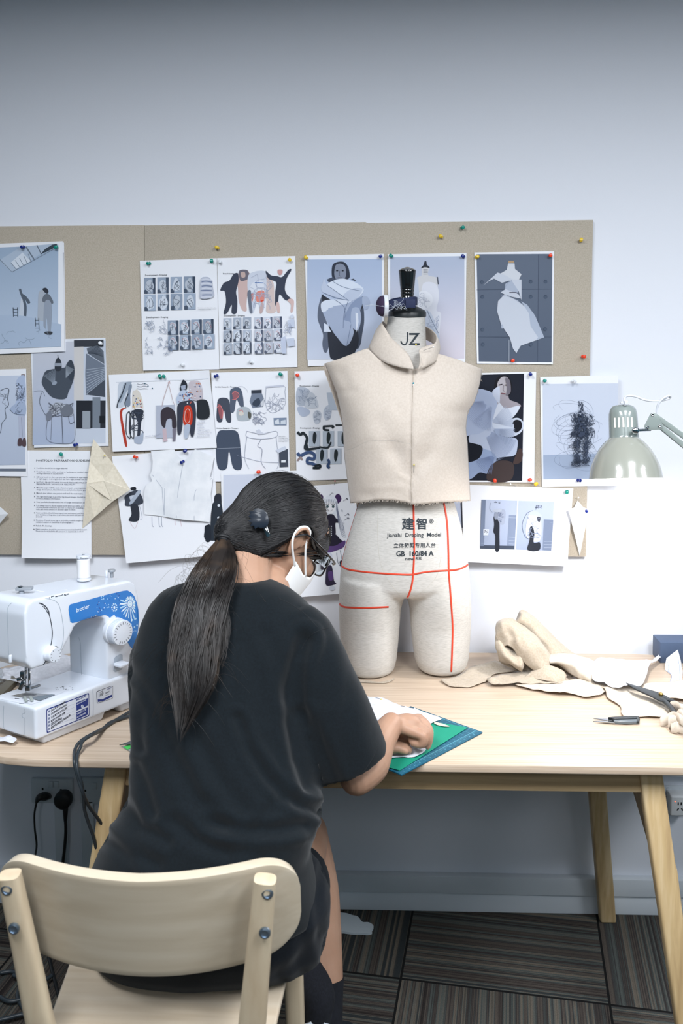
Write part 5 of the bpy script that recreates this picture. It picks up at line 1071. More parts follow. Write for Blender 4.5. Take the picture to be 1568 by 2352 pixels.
# ================================================================ sewing machine
AU = math.radians(55); BV = math.radians(27)
MO = V((-.690, -.6232, DZ)); MU = V((math.cos(AU), math.sin(AU), 0)); MV = V((-math.cos(BV), math.sin(BV), 0)); MN = V((math.sin(AU), -math.cos(AU), 0))
def m3(u, v, w): return MO+MU*u+MV*v+V((0, 0, w))
def mpx(px, py, v=0):
    """(u, w) on the machine's front plane (moved back by v) under a pixel"""
    d = rayd(px, py); o = MO+MV*v; t = (o-CAM).dot(MN)/d.dot(MN); P_ = CAM+d*t-o; return P_.dot(MU), P_.z
white = mat('machine_white', (222, 228, 238), .28, spec=.5, coat=.35)
whit2 = mat('machine_white_dull', (216, 221, 230), .45)
grey = mat('machine_grey', (150, 156, 164), .35); steel = mat('machine_steel', (176, 180, 184), .22, 1); dkg = mat('machine_gap', (70, 76, 86), .6)
t_m = thing('sewing_machine', m3(.13, .06, 0), 'white sewing machine with blue patterned panel, on the left of the desk', 'sewing machine')
body = [(-.032, .185), (-.020, .168), (.030, .168), (.058, .190), (.088, .232), (.105, .238), (.150, .238), (.166, .228), (.171, .205), (.171, .05), (.262, .05), (.265, .18), (.262, .262), (.255, .286), (.238, .299), (.12, .306), (-.015, .314), (-.028, .306), (-.034, .285)]
mb = MB().prism([m3(u, .006, w) for u, w in body], MV*.118)
bme = remesh(mb, .0028, 14); MBV0 = bvh_of(bme)
put('machine_body', bme, white, t_m, smooth=True, norm=False)
bed = [(-.022, .0), (.30, .0), (.30, .135), (.255, .14), (.17, .130), (-.018, .130)]
mb = MB().prism([m3(u, v-.001, .020) for u, v in bed], (0, 0, .068))
bde = remesh(mb, .0028, 9); MBV1 = bvh_of(bde)
put('machine_bed', bde, white, t_m, smooth=True, norm=False)
ft = [(0, .006), (.165, .006), (.165, .12), (0, .12)]
R = [[m3(.006+u*.93, .006+v*.9, 0) for u, v in ft], [m3(u, v, .024) for u, v in ft]]
put('foot', MB().rings(R), white, t_m, bevel=.005, seg=4)
put('foot', MB().rings([[m3(u, v, .0) for u, v in ((.21, .012), (.29, .012), (.29, .12), (.21, .12))], [m3(u, v, .024) for u, v in ((.20, .006), (.295, .006), (.295, .125), (.20, .125))]]), white, t_m, bevel=.004)
# printed and moulded surface detail, each laid on the body
class Multi:
    def __init__(s, *b): s.b = b
    def ray_cast(s, o, d):
        best = (None, None, None, None)
        for q in s.b:
            h = q.ray_cast(o, d)
            if h[0] is not None and (best[0] is None or h[3] < best[3]): best = h
        return best
MX = Multi(MBV0, MBV1)
def decal(bvh, mb, pts, m=None, fine=5, lift=.0006, sm=False, pad=14):
    P0 = [V((x, y, 0)) for x, y in pts]
    if sm: P0 = catmull(P0, 4, True)
    bm = bmesh.new(); q = [bm.verts.new(p_) for p_ in P0]
    for t in tessellate_polygon([P0]):
        try: bm.faces.new([q[i] for i in t])
        except ValueError: pass
    for _ in range(5):
        le = [e for e in bm.edges if e.calc_length() > fine]
        if not le: break
        bmesh.ops.subdivide_edges(bm, edges=le, cuts=1); bmesh.ops.triangulate(bm, faces=bm.faces)
    bm.verts.index_update(); vs = [hitc(bvh, v_.co.x, v_.co.y, lift, pad) for v_ in bm.verts]; fs = [tuple(v_.index for v_ in f.verts) for f in bm.faces]; bm.free()
    if all(vs): mb.add(vs, fs, m)
blue = mat('panel_blue', (12, 118, 200), .3, coat=.4); lblue = mat('panel_light_blue', (176, 216, 240), .3); pale = mat('panel_pale', (222, 236, 246), .3); nblue = mat('panel_navy', (30, 70, 150), .3)
panel = MB(); panel.M = [blue]
out = [(158, 1393), (161, 1388), (200, 1378), (240, 1367), (283, 1357), (292, 1356), (300, 1360), (308, 1369), (314, 1385), (317, 1400), (318, 1425), (316, 1450), (311, 1474), (306, 1491), (300, 1487), (293, 1475), (280, 1440), (262, 1411), (252, 1419), (246, 1414), (240, 1412), (166, 1431), (161, 1428), (157, 1400)]
decal(MBV0, panel, out, blue)
fx, fy = 297.5, 1387
for k in range(22):
    a = 2*math.pi*k/22; cs, sn = math.cos(a), math.sin(a); r1 = 17 if sn < -.3 else (31 if abs(sn) < .4 or cs < 0 else 38)
    if cs > .2: r1 = min(r1, 17/max(cs, .2))
    pts = [(fx+(cs*r-sn*w)*.72, fy+(sn*r+cs*w)*1.05) for r, w in ((9, -.6), (r1*.75, -1.9), (r1, -1.3), (r1*1.04, 0), (r1, 1.3), (r1*.75, 1.9), (9, .6))]
    pts = [(x, y) for x, y in pts]
    if all(MBV0.ray_cast(CAM, rayd(x, y).normalized())[0] is not None for x, y in pts): decal(MBV0, panel, pts, pale if k % 2 else lblue, 6, .0009, False, 1)
for r, m_ in ((8.5, pale), (5, lblue), (3, pale)): decal(MBV0, panel, [(fx+math.cos(t)*r*.66, fy+math.sin(t)*r) for t in [k*.524 for k in range(12)]], m_, 6, .0012+.0002*(9-r)/3, False, 1)
gx, gy = 262, 1395
for k in range(10):
    a = 2*math.pi*k/10; decal(MBV0, panel, [(gx+(math.cos(a)*r-math.sin(a)*w)*.72, gy+math.sin(a)*r+math.cos(a)*w) for r, w in ((4.5, 0), (8, -1.7), (10.5, -1.2), (9.5, 0), (10.5, 1.2), (8, 1.7))], pale if k % 2 else lblue, 6, .0009)
decal(MBV0, panel, [(gx+math.cos(t)*2.4, gy+math.sin(t)*3.4) for t in [k*.785 for k in range(8)]], pale, 6, .0009)
R = random.Random(5)
for k in range(34):
    x = R.uniform(222, 275); y = 1372-(x-222)*.26+R.uniform(2, 34); r = R.uniform(.8, 1.9)
    if abs(x-gx) < 10 and abs(y-gy) < 12: continue
    decal(MBV0, panel, [(x-r*.8, y), (x, y-r), (x+r*.8, y), (x, y+r)], (lblue, pale, nblue, nblue)[k % 4], 6, .0009)
for (x, y) in ((228, 1405), (247, 1392), (235, 1373)):
    for k in range(4):
        a = .6+k*1.57; decal(MBV0, panel, [(x+math.cos(a)*3-1.3, y+math.sin(a)*4), (x+math.cos(a)*3, y+math.sin(a)*4-1.8), (x+math.cos(a)*3+1.3, y+math.sin(a)*4), (x+math.cos(a)*3, y+math.sin(a)*4+1.8)], nblue if x < 230 else lblue, 6, .0009)
for x, y in ((303, 1424), (311, 1421), (300, 1434), (314, 1436), (308, 1440)): decal(MBV0, panel, [(x-2, y), (x, y-3), (x+2, y), (x, y+3)], lblue, 6, .0009)
ftext(MBV0, panel, 174.5, 1406.5, 'brother', 13.2, .012, .72, .27, lift=.001, m=pale); ftext(MBV0, panel, 305, 1452, 'SON', 4.5, .0, .8, .2, lift=.001, m=lblue)
put('blue_panel', panel, None, t_m, norm=False)
# lines, slots
lm = mat('moulding_line', (176, 186, 198), .5)
for nm, pts, w, m_ in (('thread_slot', [(89, 1385), (100, 1390), (108, 1398), (113, 1412), (118, 1435), (120, 1455), (118, 1475), (112, 1500), (104, 1520), (98, 1529)], 2.2, dkg), ('thread_slot', [(90, 1385), (97, 1387), (105, 1393), (111, 1402), (113, 1411), (109, 1407), (104, 1398), (96, 1391)], 2.0, dkg),
                       ('panel_line', [(103, 1374), (122, 1378), (133, 1386), (139, 1402), (144, 1430), (146, 1455), (143, 1480), (138, 1494)], 1.5, lm), ('panel_line', [(28, 1384), (20, 1392), (17, 1405), (18, 1440), (20, 1500), (21, 1520)], 1.2, lm), ('panel_line', [(181, 1464), (185, 1480), (186, 1510), (187, 1550)], 1.2, lm),
                       ('panel_line', [(9, 1621), (8, 1650), (10, 1688)], 1.2, lm), ('panel_line', [(57, 1628), (57, 1638), (51, 1640), (53, 1650), (57, 1650), (57, 1696)], 1.2, lm), ('panel_line', [(213, 1583), (214, 1620), (213, 1660)], 1.4, lm)):
    put(nm, strip(MX, pts, w, .0005, 2.5), m_, t_m)
# bed top: inset, needle plate, small symbols
pl = MB(); decal(MX, pl, [(4, 1607), (52, 1584), (100, 1579), (150, 1588), (92, 1612), (74, 1618), (40, 1614)], whit2, 9, .0005); put('inset_panel', pl, None, t_m, norm=False)
pl = MB(); decal(MX, pl, [(24, 1599), (62, 1591), (127, 1597), (92, 1611), (66, 1605)], steel, 8, .001)
decal(MX, pl, [(66, 1605), (92, 1611), (127, 1597), (118, 1596), (90, 1600)], mat('bobbin_cover', (90, 104, 116), .15), 8, .0015)
for y in range(4): decal(MX, pl, [(50+y*2, 1597-y*.9), (78+y*2, 1598.5-y*.9), (79+y*2, 1598-y*.9), (51+y*2, 1596.5-y*.9)], dkg, 8, .002)
put('needle_plate', pl, None, t_m, norm=False)
pl = MB()
for a, b in (((34, 1604.5), (44, 1606)), ((58, 1607), (72, 1613)), ((44, 1615.5), (55, 1616.5))): pl.M = [dkg]; decal(MX, pl, [(a[0], a[1]), (b[0], b[1]-.8), (b[0], b[1]), (a[0], a[1]+1)], dkg, 8, .0012)
for k in range(16): x, y = R.uniform(126, 166), R.uniform(1576, 1586); decal(MX, pl, [(x, y), (x+2, y-.6), (x+2.2, y+.2), (x, y+.8)], dkg, 8, .0012)
for k in range(14): x = 112+k*3.4+R.uniform(-1, 1); y = 1371-(x-112)*.17+R.uniform(-1.5, 1.5); decal(MX, pl, [(x, y), (x+2.6, y-.8), (x+3, y+1), (x+.5, y+2)], dkg, 8, .0008)
put('printed_symbols', pl, None, t_m, norm=False)
# labels on the bed front
lab = MB(); nv = mat('label_navy', (34, 54, 130), .35); lw = mat('label_white', (216, 221, 232), .35); lk = mat('label_ink', (44, 48, 60), .5); lwt = mat('label_letter', (214, 222, 240), .4)
def rr(a, b, c, d, k=.06):
    out = []
    for p0, p1, p2 in ((d, a, b), (a, b, c), (b, c, d), (c, d, a)):
        p0, p1, p2 = V(p0), V(p1), V(p2); out += [p1+(p0-p1).normalized()*3, p1+((p0-p1).normalized()+(p2-p1).normalized())*.8, p1+(p2-p1).normalized()*3]
    return [(q.x, q.y) for q in out]
decal(MX, lab, rr((106, 1629), (204, 1591), (205, 1644), (107, 1684)), nv, 8, .0005); decal(MX, lab, rr((107.5, 1631), (202.5, 1593.5), (203.5, 1642.5), (108.5, 1681.5)), lw, 8, .0008)
for i, t in enumerate(('QUICK SET BOBBIN', '4-STEP BUTTONHOLE', '14 BUILT-IN STITCHES', 'BUILT-IN FREE ARM', 'LED LIGHTING', 'BUILT IN NEEDLE THREADER')):
    y = 1634.5+i*8.1; n_ = len(t); ftext(MX, lab, 116, y, t, 6.2, .035, (.62 if n_ < 22 else .56), .385, lift=.0011, fine=8, m=lk)
    if i in (3, 4): ftext(MX, lab, 117, y+3.2, ('for sewing cuffs and sleeves', 'for bright and easy viewing')[i-3], 3, .02, .62, .385, lift=.0011, m=lk)
    decal(MX, lab, [(110, y-2.5), (114, y-4), (114, y+.8), (110, y+2.3)], mat('label_grey', (120, 130, 160), .5), 8, .001)
    if i < 5: decal(MX, lab, [(116, y+2.6), (170, y-18.4), (170, y-18.0), (116, y+3.1)], mat('label_rule', (170, 176, 196), .5), 8, .001)
ftext(MX, lab, 173.5, 1611, 'INCLUDES', 7.2, .03, .72, .385, lift=.0011, m=nv)
decal(MX, lab, [(174, 1614), (201, 1603), (201, 1620), (175, 1632)], nv, 8, .001); decal(MX, lab, [(174.5, 1636), (201, 1624), (201, 1641), (175, 1653)], nv, 8, .001)
ftext(MX, lab, 175.5, 1619, 'INSTRUCTIONAL', 3.8, .03, .74, .385, lift=.0014, m=lwt); decal(MX, lab, [(188+math.cos(t)*3.2, 1622+math.sin(t)*4) for t in [k*.6 for k in range(10)]], lwt, 8, .0014); ftext(MX, lab, 185.6, 1624, 'DVD', 3.0, .02, .7, .385, lift=.0017, m=nv)
ftext(MX, lab, 175.5, 1642, 'VARIETY OF', 5.4, .03, .74, .385, lift=.0014, m=lwt); ftext(MX, lab, 175.5, 1649, 'ACCESSORIES', 4.6, .03, .74, .385, lift=.0014, m=lwt)
put('feature_label', lab, None, t_m, norm=False)
lab = MB(); decal(MX, lab, rr((221, 1588), (259, 1574), (259, 1604), (222, 1616)), lk, 8, .0005); decal(MX, lab, rr((221.8, 1588.8), (258.3, 1575), (258.3, 1603.4), (222.8, 1615)), lw, 8, .0008)
ftext(MX, lab, 228, 1592, 'OVER', 4.4, .01, .75, .37, lift=.0011, m=lk); ftext(MX, lab, 225, 1602, '100', 11, .01, .72, .37, lift=.0011, m=lk); ftext(MX, lab, 240, 1594.5, 'YEARS', 5, .01, .75, .37, lift=.0011, m=lk); ftext(MX, lab, 241, 1598.5, 'SINCE 1908', 2.4, .01, .75, .37, lift=.0011, m=lk); ftext(MX, lab, 246, 1584.5, 'brother', 4.2, .02, .7, .37, lift=.0011, m=nv)
decal(MX, lab, [(223.5, 1606), (234, 1606), (256, 1595), (257, 1600), (236, 1610), (224, 1612)], nv, 8, .0011); put('anniversary_label', lab, None, t_m, norm=False)
# dials, lever
def ndisc(px, py, prof, n=48):
    u, w = mpx(px, py); c = m3(u, 0, w); rot = V((0, 0, 1)).rotation_difference(MN).to_matrix(); return MB().lathe(prof, c, n, M=rot), c, rot
mbd, dc, drot = ndisc(266, 1449, [(.0295, -.010), (.0295, .001), (.0275, .002), (.0275, .004), (.0278, .022), (.0268, .0245), (.001, .0250)])
dial = put('pattern_dial', mbd, white, t_m, smooth=True, sharp=.5)
rb = MB()
for k in range(80):
    a = 2*math.pi*k/80; rb.box(dc+drot@V((math.cos(a)*.0277, math.sin(a)*.0277, .0125)), (.0011, .0009, .016), M=drot@Matrix.Rotation(a, 3, 'Z'))
put('grip_ribs', rb, white, dial, kind='stuff')
tk = MB(); tk.M = [lk]
for k in range(20):
    a = math.radians(-60+k*17.0); r0 = .019; L_ = (.006, .0045, .0052)[k % 3]
    tk.box(dc+drot@V((math.cos(a)*(r0+L_/2), math.sin(a)*(r0+L_/2), .0251)), (L_, .0007, .0004), M=drot@Matrix.Rotation(a, 3, 'Z'))
put('dial_markings', tk, lk, dial, kind='stuff')
mbd, dc2, _ = ndisc(118, 1502, [(.0165, -.012), (.0165, .001), (.0158, .002), (.0155, .013), (.0145, .0145), (.001, .0148)])
d2 = put('tension_dial', mbd, white, t_m, smooth=True, sharp=.5)
tk = MB()
for k in range(9): a = math.radians(100-k*36); tk.box(dc2+drot@V((math.cos(a)*.0115, math.sin(a)*.0115, .0149)), (.0022, .0009, .0004), M=drot@Matrix.Rotation(a, 3, 'Z'))
put('dial_markings', tk, lk, d2, kind='stuff')
gap = MB(); decal(MX, gap, [(109, 1495), (118, 1484), (130, 1484), (136, 1490), (118, 1490), (110, 1520), (104, 1519)], dkg, 6, .0006) ; put('dial_gap', gap, None, t_m, norm=False)
rc = MB(); decal(MX, rc, [(262, 1512), (266, 1507), (276, 1502), (281, 1504), (282, 1530), (279, 1538), (264, 1544), (260, 1541)], mat('lever_recess', (168, 178, 190), .5), 6, .0006); put('lever_recess', rc, None, t_m, norm=False)
u, w = mpx(262, 1527); Mrot = Matrix((MU, -MN, V((0, 0, 1)))).transposed()
put('reverse_lever', MB().box(m3(u+.012, 0, w)+MN*.010, (.026, .026, .008), M=Mrot), white, t_m, bevel=.003, seg=3)
# top: spool, winder, thread guide
def topz(px, py, v):   # stand on the top at this pixel
    h = MBV0.ray_cast(CAM, rayd(px, py).normalized()); return h[0] if h[0] is not None else None
sp_ = m3(mpx(193, 1342, .075)[0], .075, .298)
put('spool_pin', MB().lathe([(.009, 0), (.009, .006), (.0025, .007), (.0025, .066), (.001, .067)], sp_, 16), grey, t_m, smooth=True, sharp=.5)
t_sp = thing('thread_spool', sp_+V((0, 0, .0075)), 'white thread spool standing on the spool pin of the sewing machine', 'thread spool')
b_ = sp_+V((0, 0, .0075))
put('spool_core', MB().lathe([(.004, 0), (.0158, 0), (.0162, .0015), (.0158, .0035), (.0135, .0045), (.0130, .0075), (.0130, .049), (.0140, .0505), (.0160, .052), (.0162, .055), (.0155, .057), (.0045, .0575), (.004, .056)], b_, 36), whit2, t_sp, smooth=True, sharp=.5)
put('wound_thread', MB().lathe([(.0131+(.0014 if 0 < i < 26 else 0)+.00025*(i % 2), .0055+i*.0017) for i in range(26)], b_, 36), mat('white_thread', (232, 232, 234), .8), t_sp, smooth=True)
lt = MB(); hv = bvh_of(raw_mesh(MB().lathe([(.0163, .050), (.0163, .058)], b_, 48, cap=False)))
ftext(hv, lt, proj(b_)[0]-9, proj(b_+V((0, 0, .0525)))[1]+4, 'Gütermann', 4.6, .02, .8, 0, lift=.0003); put('spool_lettering', lt, lk, t_sp, norm=False)
w1 = m3(mpx(245, 1334, .07)[0], .07, .297); put('bobbin_winder_pin', MB().lathe([(.0034, 0), (.0032, .018), (.001, .019)], w1, 14), whit2, t_m, smooth=True)
w2 = m3(mpx(257, 1333, .07)[0], .07, .296); put('bobbin_stop', MB().lathe([(.004, 0), (.0038, .012), (.0085, .014), (.0088, .017), (.0075, .019), (.001, .0193)], w2, 20), grey, t_m, smooth=True, sharp=.6)
g1 = m3(mpx(50, 1368, .07)[0], .07, .3125)
put('thread_guide', MB().lathe([(.0058, 0), (.0055, .007), (.001, .0072)], g1, 16).box(g1+V((.006, 0, .0105)), (.034, .016, .006), M=Matrix.Rotation(.1, 3, 'Z')), grey, t_m, bevel=.0012)
put('guide_screw', MB().lathe([(.005, 0), (.0048, .0022), (.003, .003), (.001, .0024)], g1+V((-.001, -.002, .0135)), 18), steel, t_m, smooth=True, sharp=.5)
put('needle_thread', MB().tube(catmull([g1+V((.01, 0, .012)), m3(.05, .05, .310), m3(.09, .03, .308)], 5), .0003, 4), mat('white_thread', (232, 232, 234), .8), t_m)
# needle bar, presser foot
def pxv(x, y, v): u, w = mpx(x, y, v); return m3(u, v, w)
NV = .05
put('presser_bar', MB().tube([pxv(67, 1528, NV), pxv(67.5, 1583, NV)], .0028, 12), steel, t_m, smooth=True)
put('needle_bar', MB().tube([pxv(59, 1528, NV), pxv(59.5, 1558, NV)], .0024, 12), steel, t_m, smooth=True)
put('needle_clamp', MB().box(pxv(53, 1550, NV), (.010, .010, .016)).box(pxv(56, 1562, NV), (.006, .008, .016)).lathe([(.0045, -.006), (.0045, .006)], pxv(46, 1560, NV), 14, M=Matrix.Rotation(1.3, 3, 'Y')), steel, t_m, bevel=.001)
put('needle', MB().tube([pxv(59.5, 1558, NV), pxv(60, 1592, NV)], [.0009, .0005], 8), steel, t_m)
put('thumb_screw', MB().tube([pxv(68, 1581, NV), pxv(91, 1574, NV)], .0030, 12), steel, t_m, smooth=True, sharp=.6)
put('foot_shank', MB().box(pxv(64, 1580, NV), (.011, .007, .012)).box(pxv(50, 1574, NV), (.008, .006, .020), M=Matrix.Rotation(.4, 3, 'Y')), steel, t_m, bevel=.0012)
c_ = pxv(66, 1589, NV); c_.z = DZ+.0915
put('presser_foot', MB().box(c_+V((-.006, -.004, 0)), (.006, .030, .0024), M=Matrix.Rotation(.5, 3, 'Z')).box(c_+V((.005, -.001, 0)), (.006, .030, .0024), M=Matrix.Rotation(.5, 3, 'Z')), mat('clear_plastic', (170, 180, 176), .1, spec=.6, alpha=.7), t_m, bevel=.0008)
put('lever_tab', MB().box(pxv(24, 1513, .03)+MN*0, (.006, .006, .016)), white, t_m, bevel=.0015)
# two dark leads from the machine over the desk edge
cab = mat('cable_rubber', (44, 52, 58), .45)
t_c = thing('machine_leads', (-.60, -.66, .0), 'pair of dark grey leads running from the machine over the desk edge, beside the shirt', 'cable')
for k, pts in enumerate((([(310, 1625, 0), (292, 1638, 0), (264, 1655, 0), (240, 1671, 0), (215, 1684, 0), (192, 1697, 0), (178, 1710, 0), (171, 1726, 1)], [(170, 1742, -.69), (172, 1760, -.70), (180, 1790, -.70), (190, 1820, -.70), (203, 1850, -.68), (222, 1876, -.66), (240, 1902, -.64), (262, 1935, -.62)]),
                         ([(312, 1640, 0), (280, 1650, 0), (252, 1660, 0), (232, 1678, 0), (208, 1690, 0), (190, 1703, 0), (184, 1718, 0), (179, 1730, 1)], [(176, 1748, -.69), (178, 1770, -.70), (187, 1800, -.70), (192, 1835, -.69), (194, 1860, -.68), (203, 1890, -.67), (214, 1920, -.66), (221, 1950, -.65), (226, 1975, -.64)]))):
    P_ = [atZ(x, y, DZ+.0055+(.018*math.sin(i/7*math.pi) if i > 3 else 0)) for i, (x, y, f) in enumerate(pts[0])]+[atY(x, y, Y) for x, y, Y in pts[1]]
    e = P_[-1]; P_ += [e+V((.008, .0, -.05)), e+V((.02, .05, -.18)), V((-.45-.05*k, -.45, .012)), V((-.3, -.3, .008))]
    put('lead', MB().tube(catmull(P_, 7), .0034, 10), cab, t_c, smooth=True)
# ================================================================ things lying on the desk
def tz(x, y, h=0): return atZ(x, y, DZ+h)
def cloth(rows, sub=5, amp=.0, seed=0, closed=False, fq=26):
    R = [catmull([V(p_) for p_ in r], sub) for r in rows]; n = len(R[0]); cols = [catmull([r[j] for r in R], sub) for j in range(n)]
    G = [[cols[j][i] for j in range(n)] for i in range(len(cols[0]))]
    if amp:
        for r in G:
            for p_ in r:
                q = noise.noise_vector(p_*fq+V((seed, 0, 0))); p_ += q*amp; w_ = V((p_.x*38+p_.z*30, p_.y*20, p_.z*14-p_.x*10+seed)); p_ += V((-.3, -.9, .5))*amp*1.3*(1-2.6*abs(noise.noise(w_)))
    for r in G:
        for p_ in r: p_.z = max(p_.z, DZ+.0014)
    return MB().grid(G)
def flat(pts, h, rip=.003, seed=0, fine=.012, curl=()):
    """flat cloth outline lying at height h, gently rippled"""
    P_ = catmull([V((x, y, 0)) for x, y in pts], 3, True); P_ = [tz(p_.x+rng.uniform(-.8, .8), p_.y+rng.uniform(-.5, .5), h) for p_ in P_]
    P0 = [V((p_.x, p_.y, 0)) for p_ in P_]; bm = bmesh.new(); q = [bm.verts.new(p_) for p_ in P0]
    for t in tessellate_polygon([P0]):
        try: bm.faces.new([q[i] for i in t])
        except ValueError: pass
    for _ in range(6):
        le = [e for e in bm.edges if e.calc_length() > fine]
        if not le: break
        bmesh.ops.subdivide_edges(bm, edges=le, cuts=1); bmesh.ops.triangulate(bm, faces=bm.faces)
    mb = MB(); bm.verts.index_update()
    for v_ in bm.verts:
        c = v_.co; z = DZ+max(.0014, h+rip*(noise.noise(c*22+V((seed, 0, 0)))+.6*noise.noise(c*60+V((0, seed, 0)))+.35))
        for (x, y, r, k) in curl:
            t = tz(x, y, h); z += k*math.exp(-((c.x-t.x)**2+(c.y-t.y)**2)/r**2)
        mb.v.append(V((c.x, c.y, z)))
    mb.f = [tuple(v_.index for v_ in f.verts) for f in bm.faces]; mb.m = [0]*len(mb.f); bm.free(); return mb
cal2 = ramp_mat('calico_raw', [(.35, (174, 160, 142)), (.65, (187, 174, 157))], 200, rough=.95, bump=.15, bdist=.001, sheen=.2)
cal3 = ramp_mat('calico_pale', [(.35, (198, 186, 170)), (.65, (208, 197, 183))], 200, rough=.95, bump=.12, bdist=.001)
whc = ramp_mat('white_cloth', [(.35, (208, 210, 218)), (.65, (220, 222, 230))], 150, rough=.9, bump=.1, bdist=.001)
G_ = 'calico offcuts heaped on the right of the desk'
def Y3(L): return [atY(x, y, Y) for x, y, Y in L]
# tall crumpled lump: several folded layers of one cloth
t_h = thing('calico_heap', (.42, -.15, DZ), 'tall crumpled lump of unbleached calico right of the dress form', 'fabric', G_)
put('fold', cloth([Y3([(1139, 1450, -.135), (1150, 1432, -.13), (1170, 1428, -.13), (1192, 1428, -.125), (1222, 1448, -.13), (1262, 1492, -.14), (1312, 1520, -.15)]), Y3([(1138, 1480, -.15), (1152, 1476, -.155), (1174, 1478, -.16), (1200, 1490, -.16), (1232, 1508, -.165), (1268, 1530, -.17), (1316, 1545, -.18)]),
                   Y3([(1148, 1520, -.17), (1166, 1530, -.18), (1186, 1540, -.185), (1212, 1545, -.19), (1240, 1552, -.195), (1276, 1560, -.20), (1318, 1566, -.20)])], 5, .004, 9, fq=34), cal2, t_h, smooth=True, solid=.0014)
put('fold', cloth([Y3([(1180, 1440, -.08), (1192, 1408, -.08), (1204, 1402, -.08), (1222, 1414, -.085), (1250, 1440, -.09), (1300, 1488, -.10), (1330, 1506, -.11)]), Y3([(1178, 1450, -.12), (1190, 1418, -.12), (1202, 1409, -.12), (1224, 1424, -.125), (1254, 1456, -.13), (1298, 1505, -.14), (1330, 1520, -.15)]),
                   Y3([(1170, 1470, -.13), (1185, 1440, -.14), (1200, 1436, -.14), (1222, 1452, -.145), (1250, 1485, -.15), (1280, 1524, -.16), (1310, 1540, -.17)]), Y3([(1168, 1500, -.10), (1180, 1480, -.11), (1196, 1478, -.11), (1215, 1500, -.12), (1240, 1520, -.12), (1265, 1538, -.13), (1290, 1548, -.14)])], 5, .0045, 1, fq=30), cal2, t_h, smooth=True, solid=.0014)
put('fold', cloth([Y3([(1140, 1455, -.12), (1144, 1428, -.13), (1165, 1421, -.13), (1190, 1431, -.14), (1220, 1452, -.15), (1250, 1484, -.16), (1268, 1512, -.17)]), Y3([(1140, 1462, -.17), (1146, 1436, -.175), (1166, 1430, -.18), (1192, 1444, -.19), (1222, 1470, -.20), (1246, 1500, -.205), (1262, 1528, -.21)]),
                   Y3([(1142, 1468, -.18), (1152, 1452, -.19), (1172, 1455, -.205), (1198, 1478, -.215), (1222, 1503, -.22), (1240, 1525, -.22), (1250, 1542, -.22)]), Y3([(1150, 1490, -.20), (1164, 1484, -.205), (1180, 1496, -.21), (1196, 1514, -.215), (1210, 1528, -.215), (1226, 1540, -.215), (1240, 1550, -.215)])], 5, .0045, 2, fq=30), cal2, t_h, smooth=True, solid=.0014)
put('fold', cloth([Y3([(1137, 1462, -.15), (1146, 1458, -.17), (1158, 1474, -.18), (1176, 1492, -.185), (1196, 1500, -.19), (1208, 1518, -.19)]), Y3([(1136, 1476, -.19), (1146, 1478, -.205), (1160, 1494, -.21), (1176, 1508, -.215), (1196, 1514, -.22), (1204, 1530, -.215)]),
                   Y3([(1140, 1500, -.20), (1150, 1506, -.21), (1164, 1512, -.22), (1180, 1522, -.225), (1194, 1530, -.23), (1202, 1538, -.22)]), Y3([(1144, 1516, -.185), (1156, 1522, -.19), (1170, 1526, -.20), (1182, 1534, -.21), (1192, 1540, -.21), (1200, 1545, -.21)])], 5, .0045, 3, fq=30), cal2, t_h, smooth=True, solid=.0014)
put('fold', cloth([Y3([(1262, 1500, -.15), (1290, 1500, -.15), (1318, 1504, -.15), (1345, 1510, -.15), (1366, 1522, -.15), (1374, 1538, -.15)]), Y3([(1258, 1512, -.19), (1288, 1510, -.195), (1320, 1512, -.20), (1346, 1520, -.20), (1366, 1534, -.20), (1372, 1548, -.20)]),
                   Y3([(1262, 1520, -.21), (1290, 1522, -.225), (1318, 1532, -.235), (1340, 1545, -.24), (1358, 1558, -.245), (1366, 1566, -.245)]), Y3([(1258, 1524, -.20), (1284, 1530, -.21), (1306, 1545, -.22), (1328, 1560, -.23), (1345, 1566, -.235), (1356, 1570, -.24)])], 5, .0035, 4, fq=30), cal3, t_h, smooth=True, solid=.0014)
put('fold', cloth([Y3([(1225, 1536, -.20), (1240, 1530, -.21), (1262, 1530, -.22), (1290, 1540, -.23), (1300, 1552, -.235)]), Y3([(1215, 1548, -.22), (1238, 1545, -.235), (1262, 1546, -.25), (1284, 1556, -.255), (1296, 1566, -.255)]), Y3([(1205, 1556, -.23), (1232, 1560, -.25), (1256, 1564, -.26), (1276, 1567, -.262), (1290, 1570, -.26)])], 5, .002, 5), cal2, t_h, smooth=True, solid=.0014)
def flatc(name, pts, h, m, lb, seed, rip=.003, curl=(), g=G_, cat='fabric'):
    return put(name, flat(pts, h, rip, seed, curl=curl), m, smooth=True, solid=.001, label=lb, cat=cat, group=g)
flatc('calico_offcut', [(1013, 1563), (1045, 1556), (1080, 1532), (1100, 1528), (1128, 1522), (1142, 1521), (1165, 1530), (1196, 1540), (1150, 1546), (1126, 1554), (1116, 1566), (1085, 1577), (1060, 1578), (1036, 1577), (1020, 1570)], .003, cal2, 'pale calico offcut touching the right thigh of the dress form', 11, .003, ((1135, 1530, .02, .008),))
flatc('calico_offcut', [(1120, 1560), (1150, 1550), (1190, 1546), (1225, 1540), (1240, 1532), (1255, 1545), (1275, 1556), (1300, 1556), (1300, 1568), (1250, 1570), (1200, 1572), (1165, 1572), (1135, 1573), (1122, 1568)], .008, cal2, 'narrow calico offcut curling in front of the tall lump', 12, .004, ((1130, 1563, .012, .008), (1240, 1540, .015, .01)))
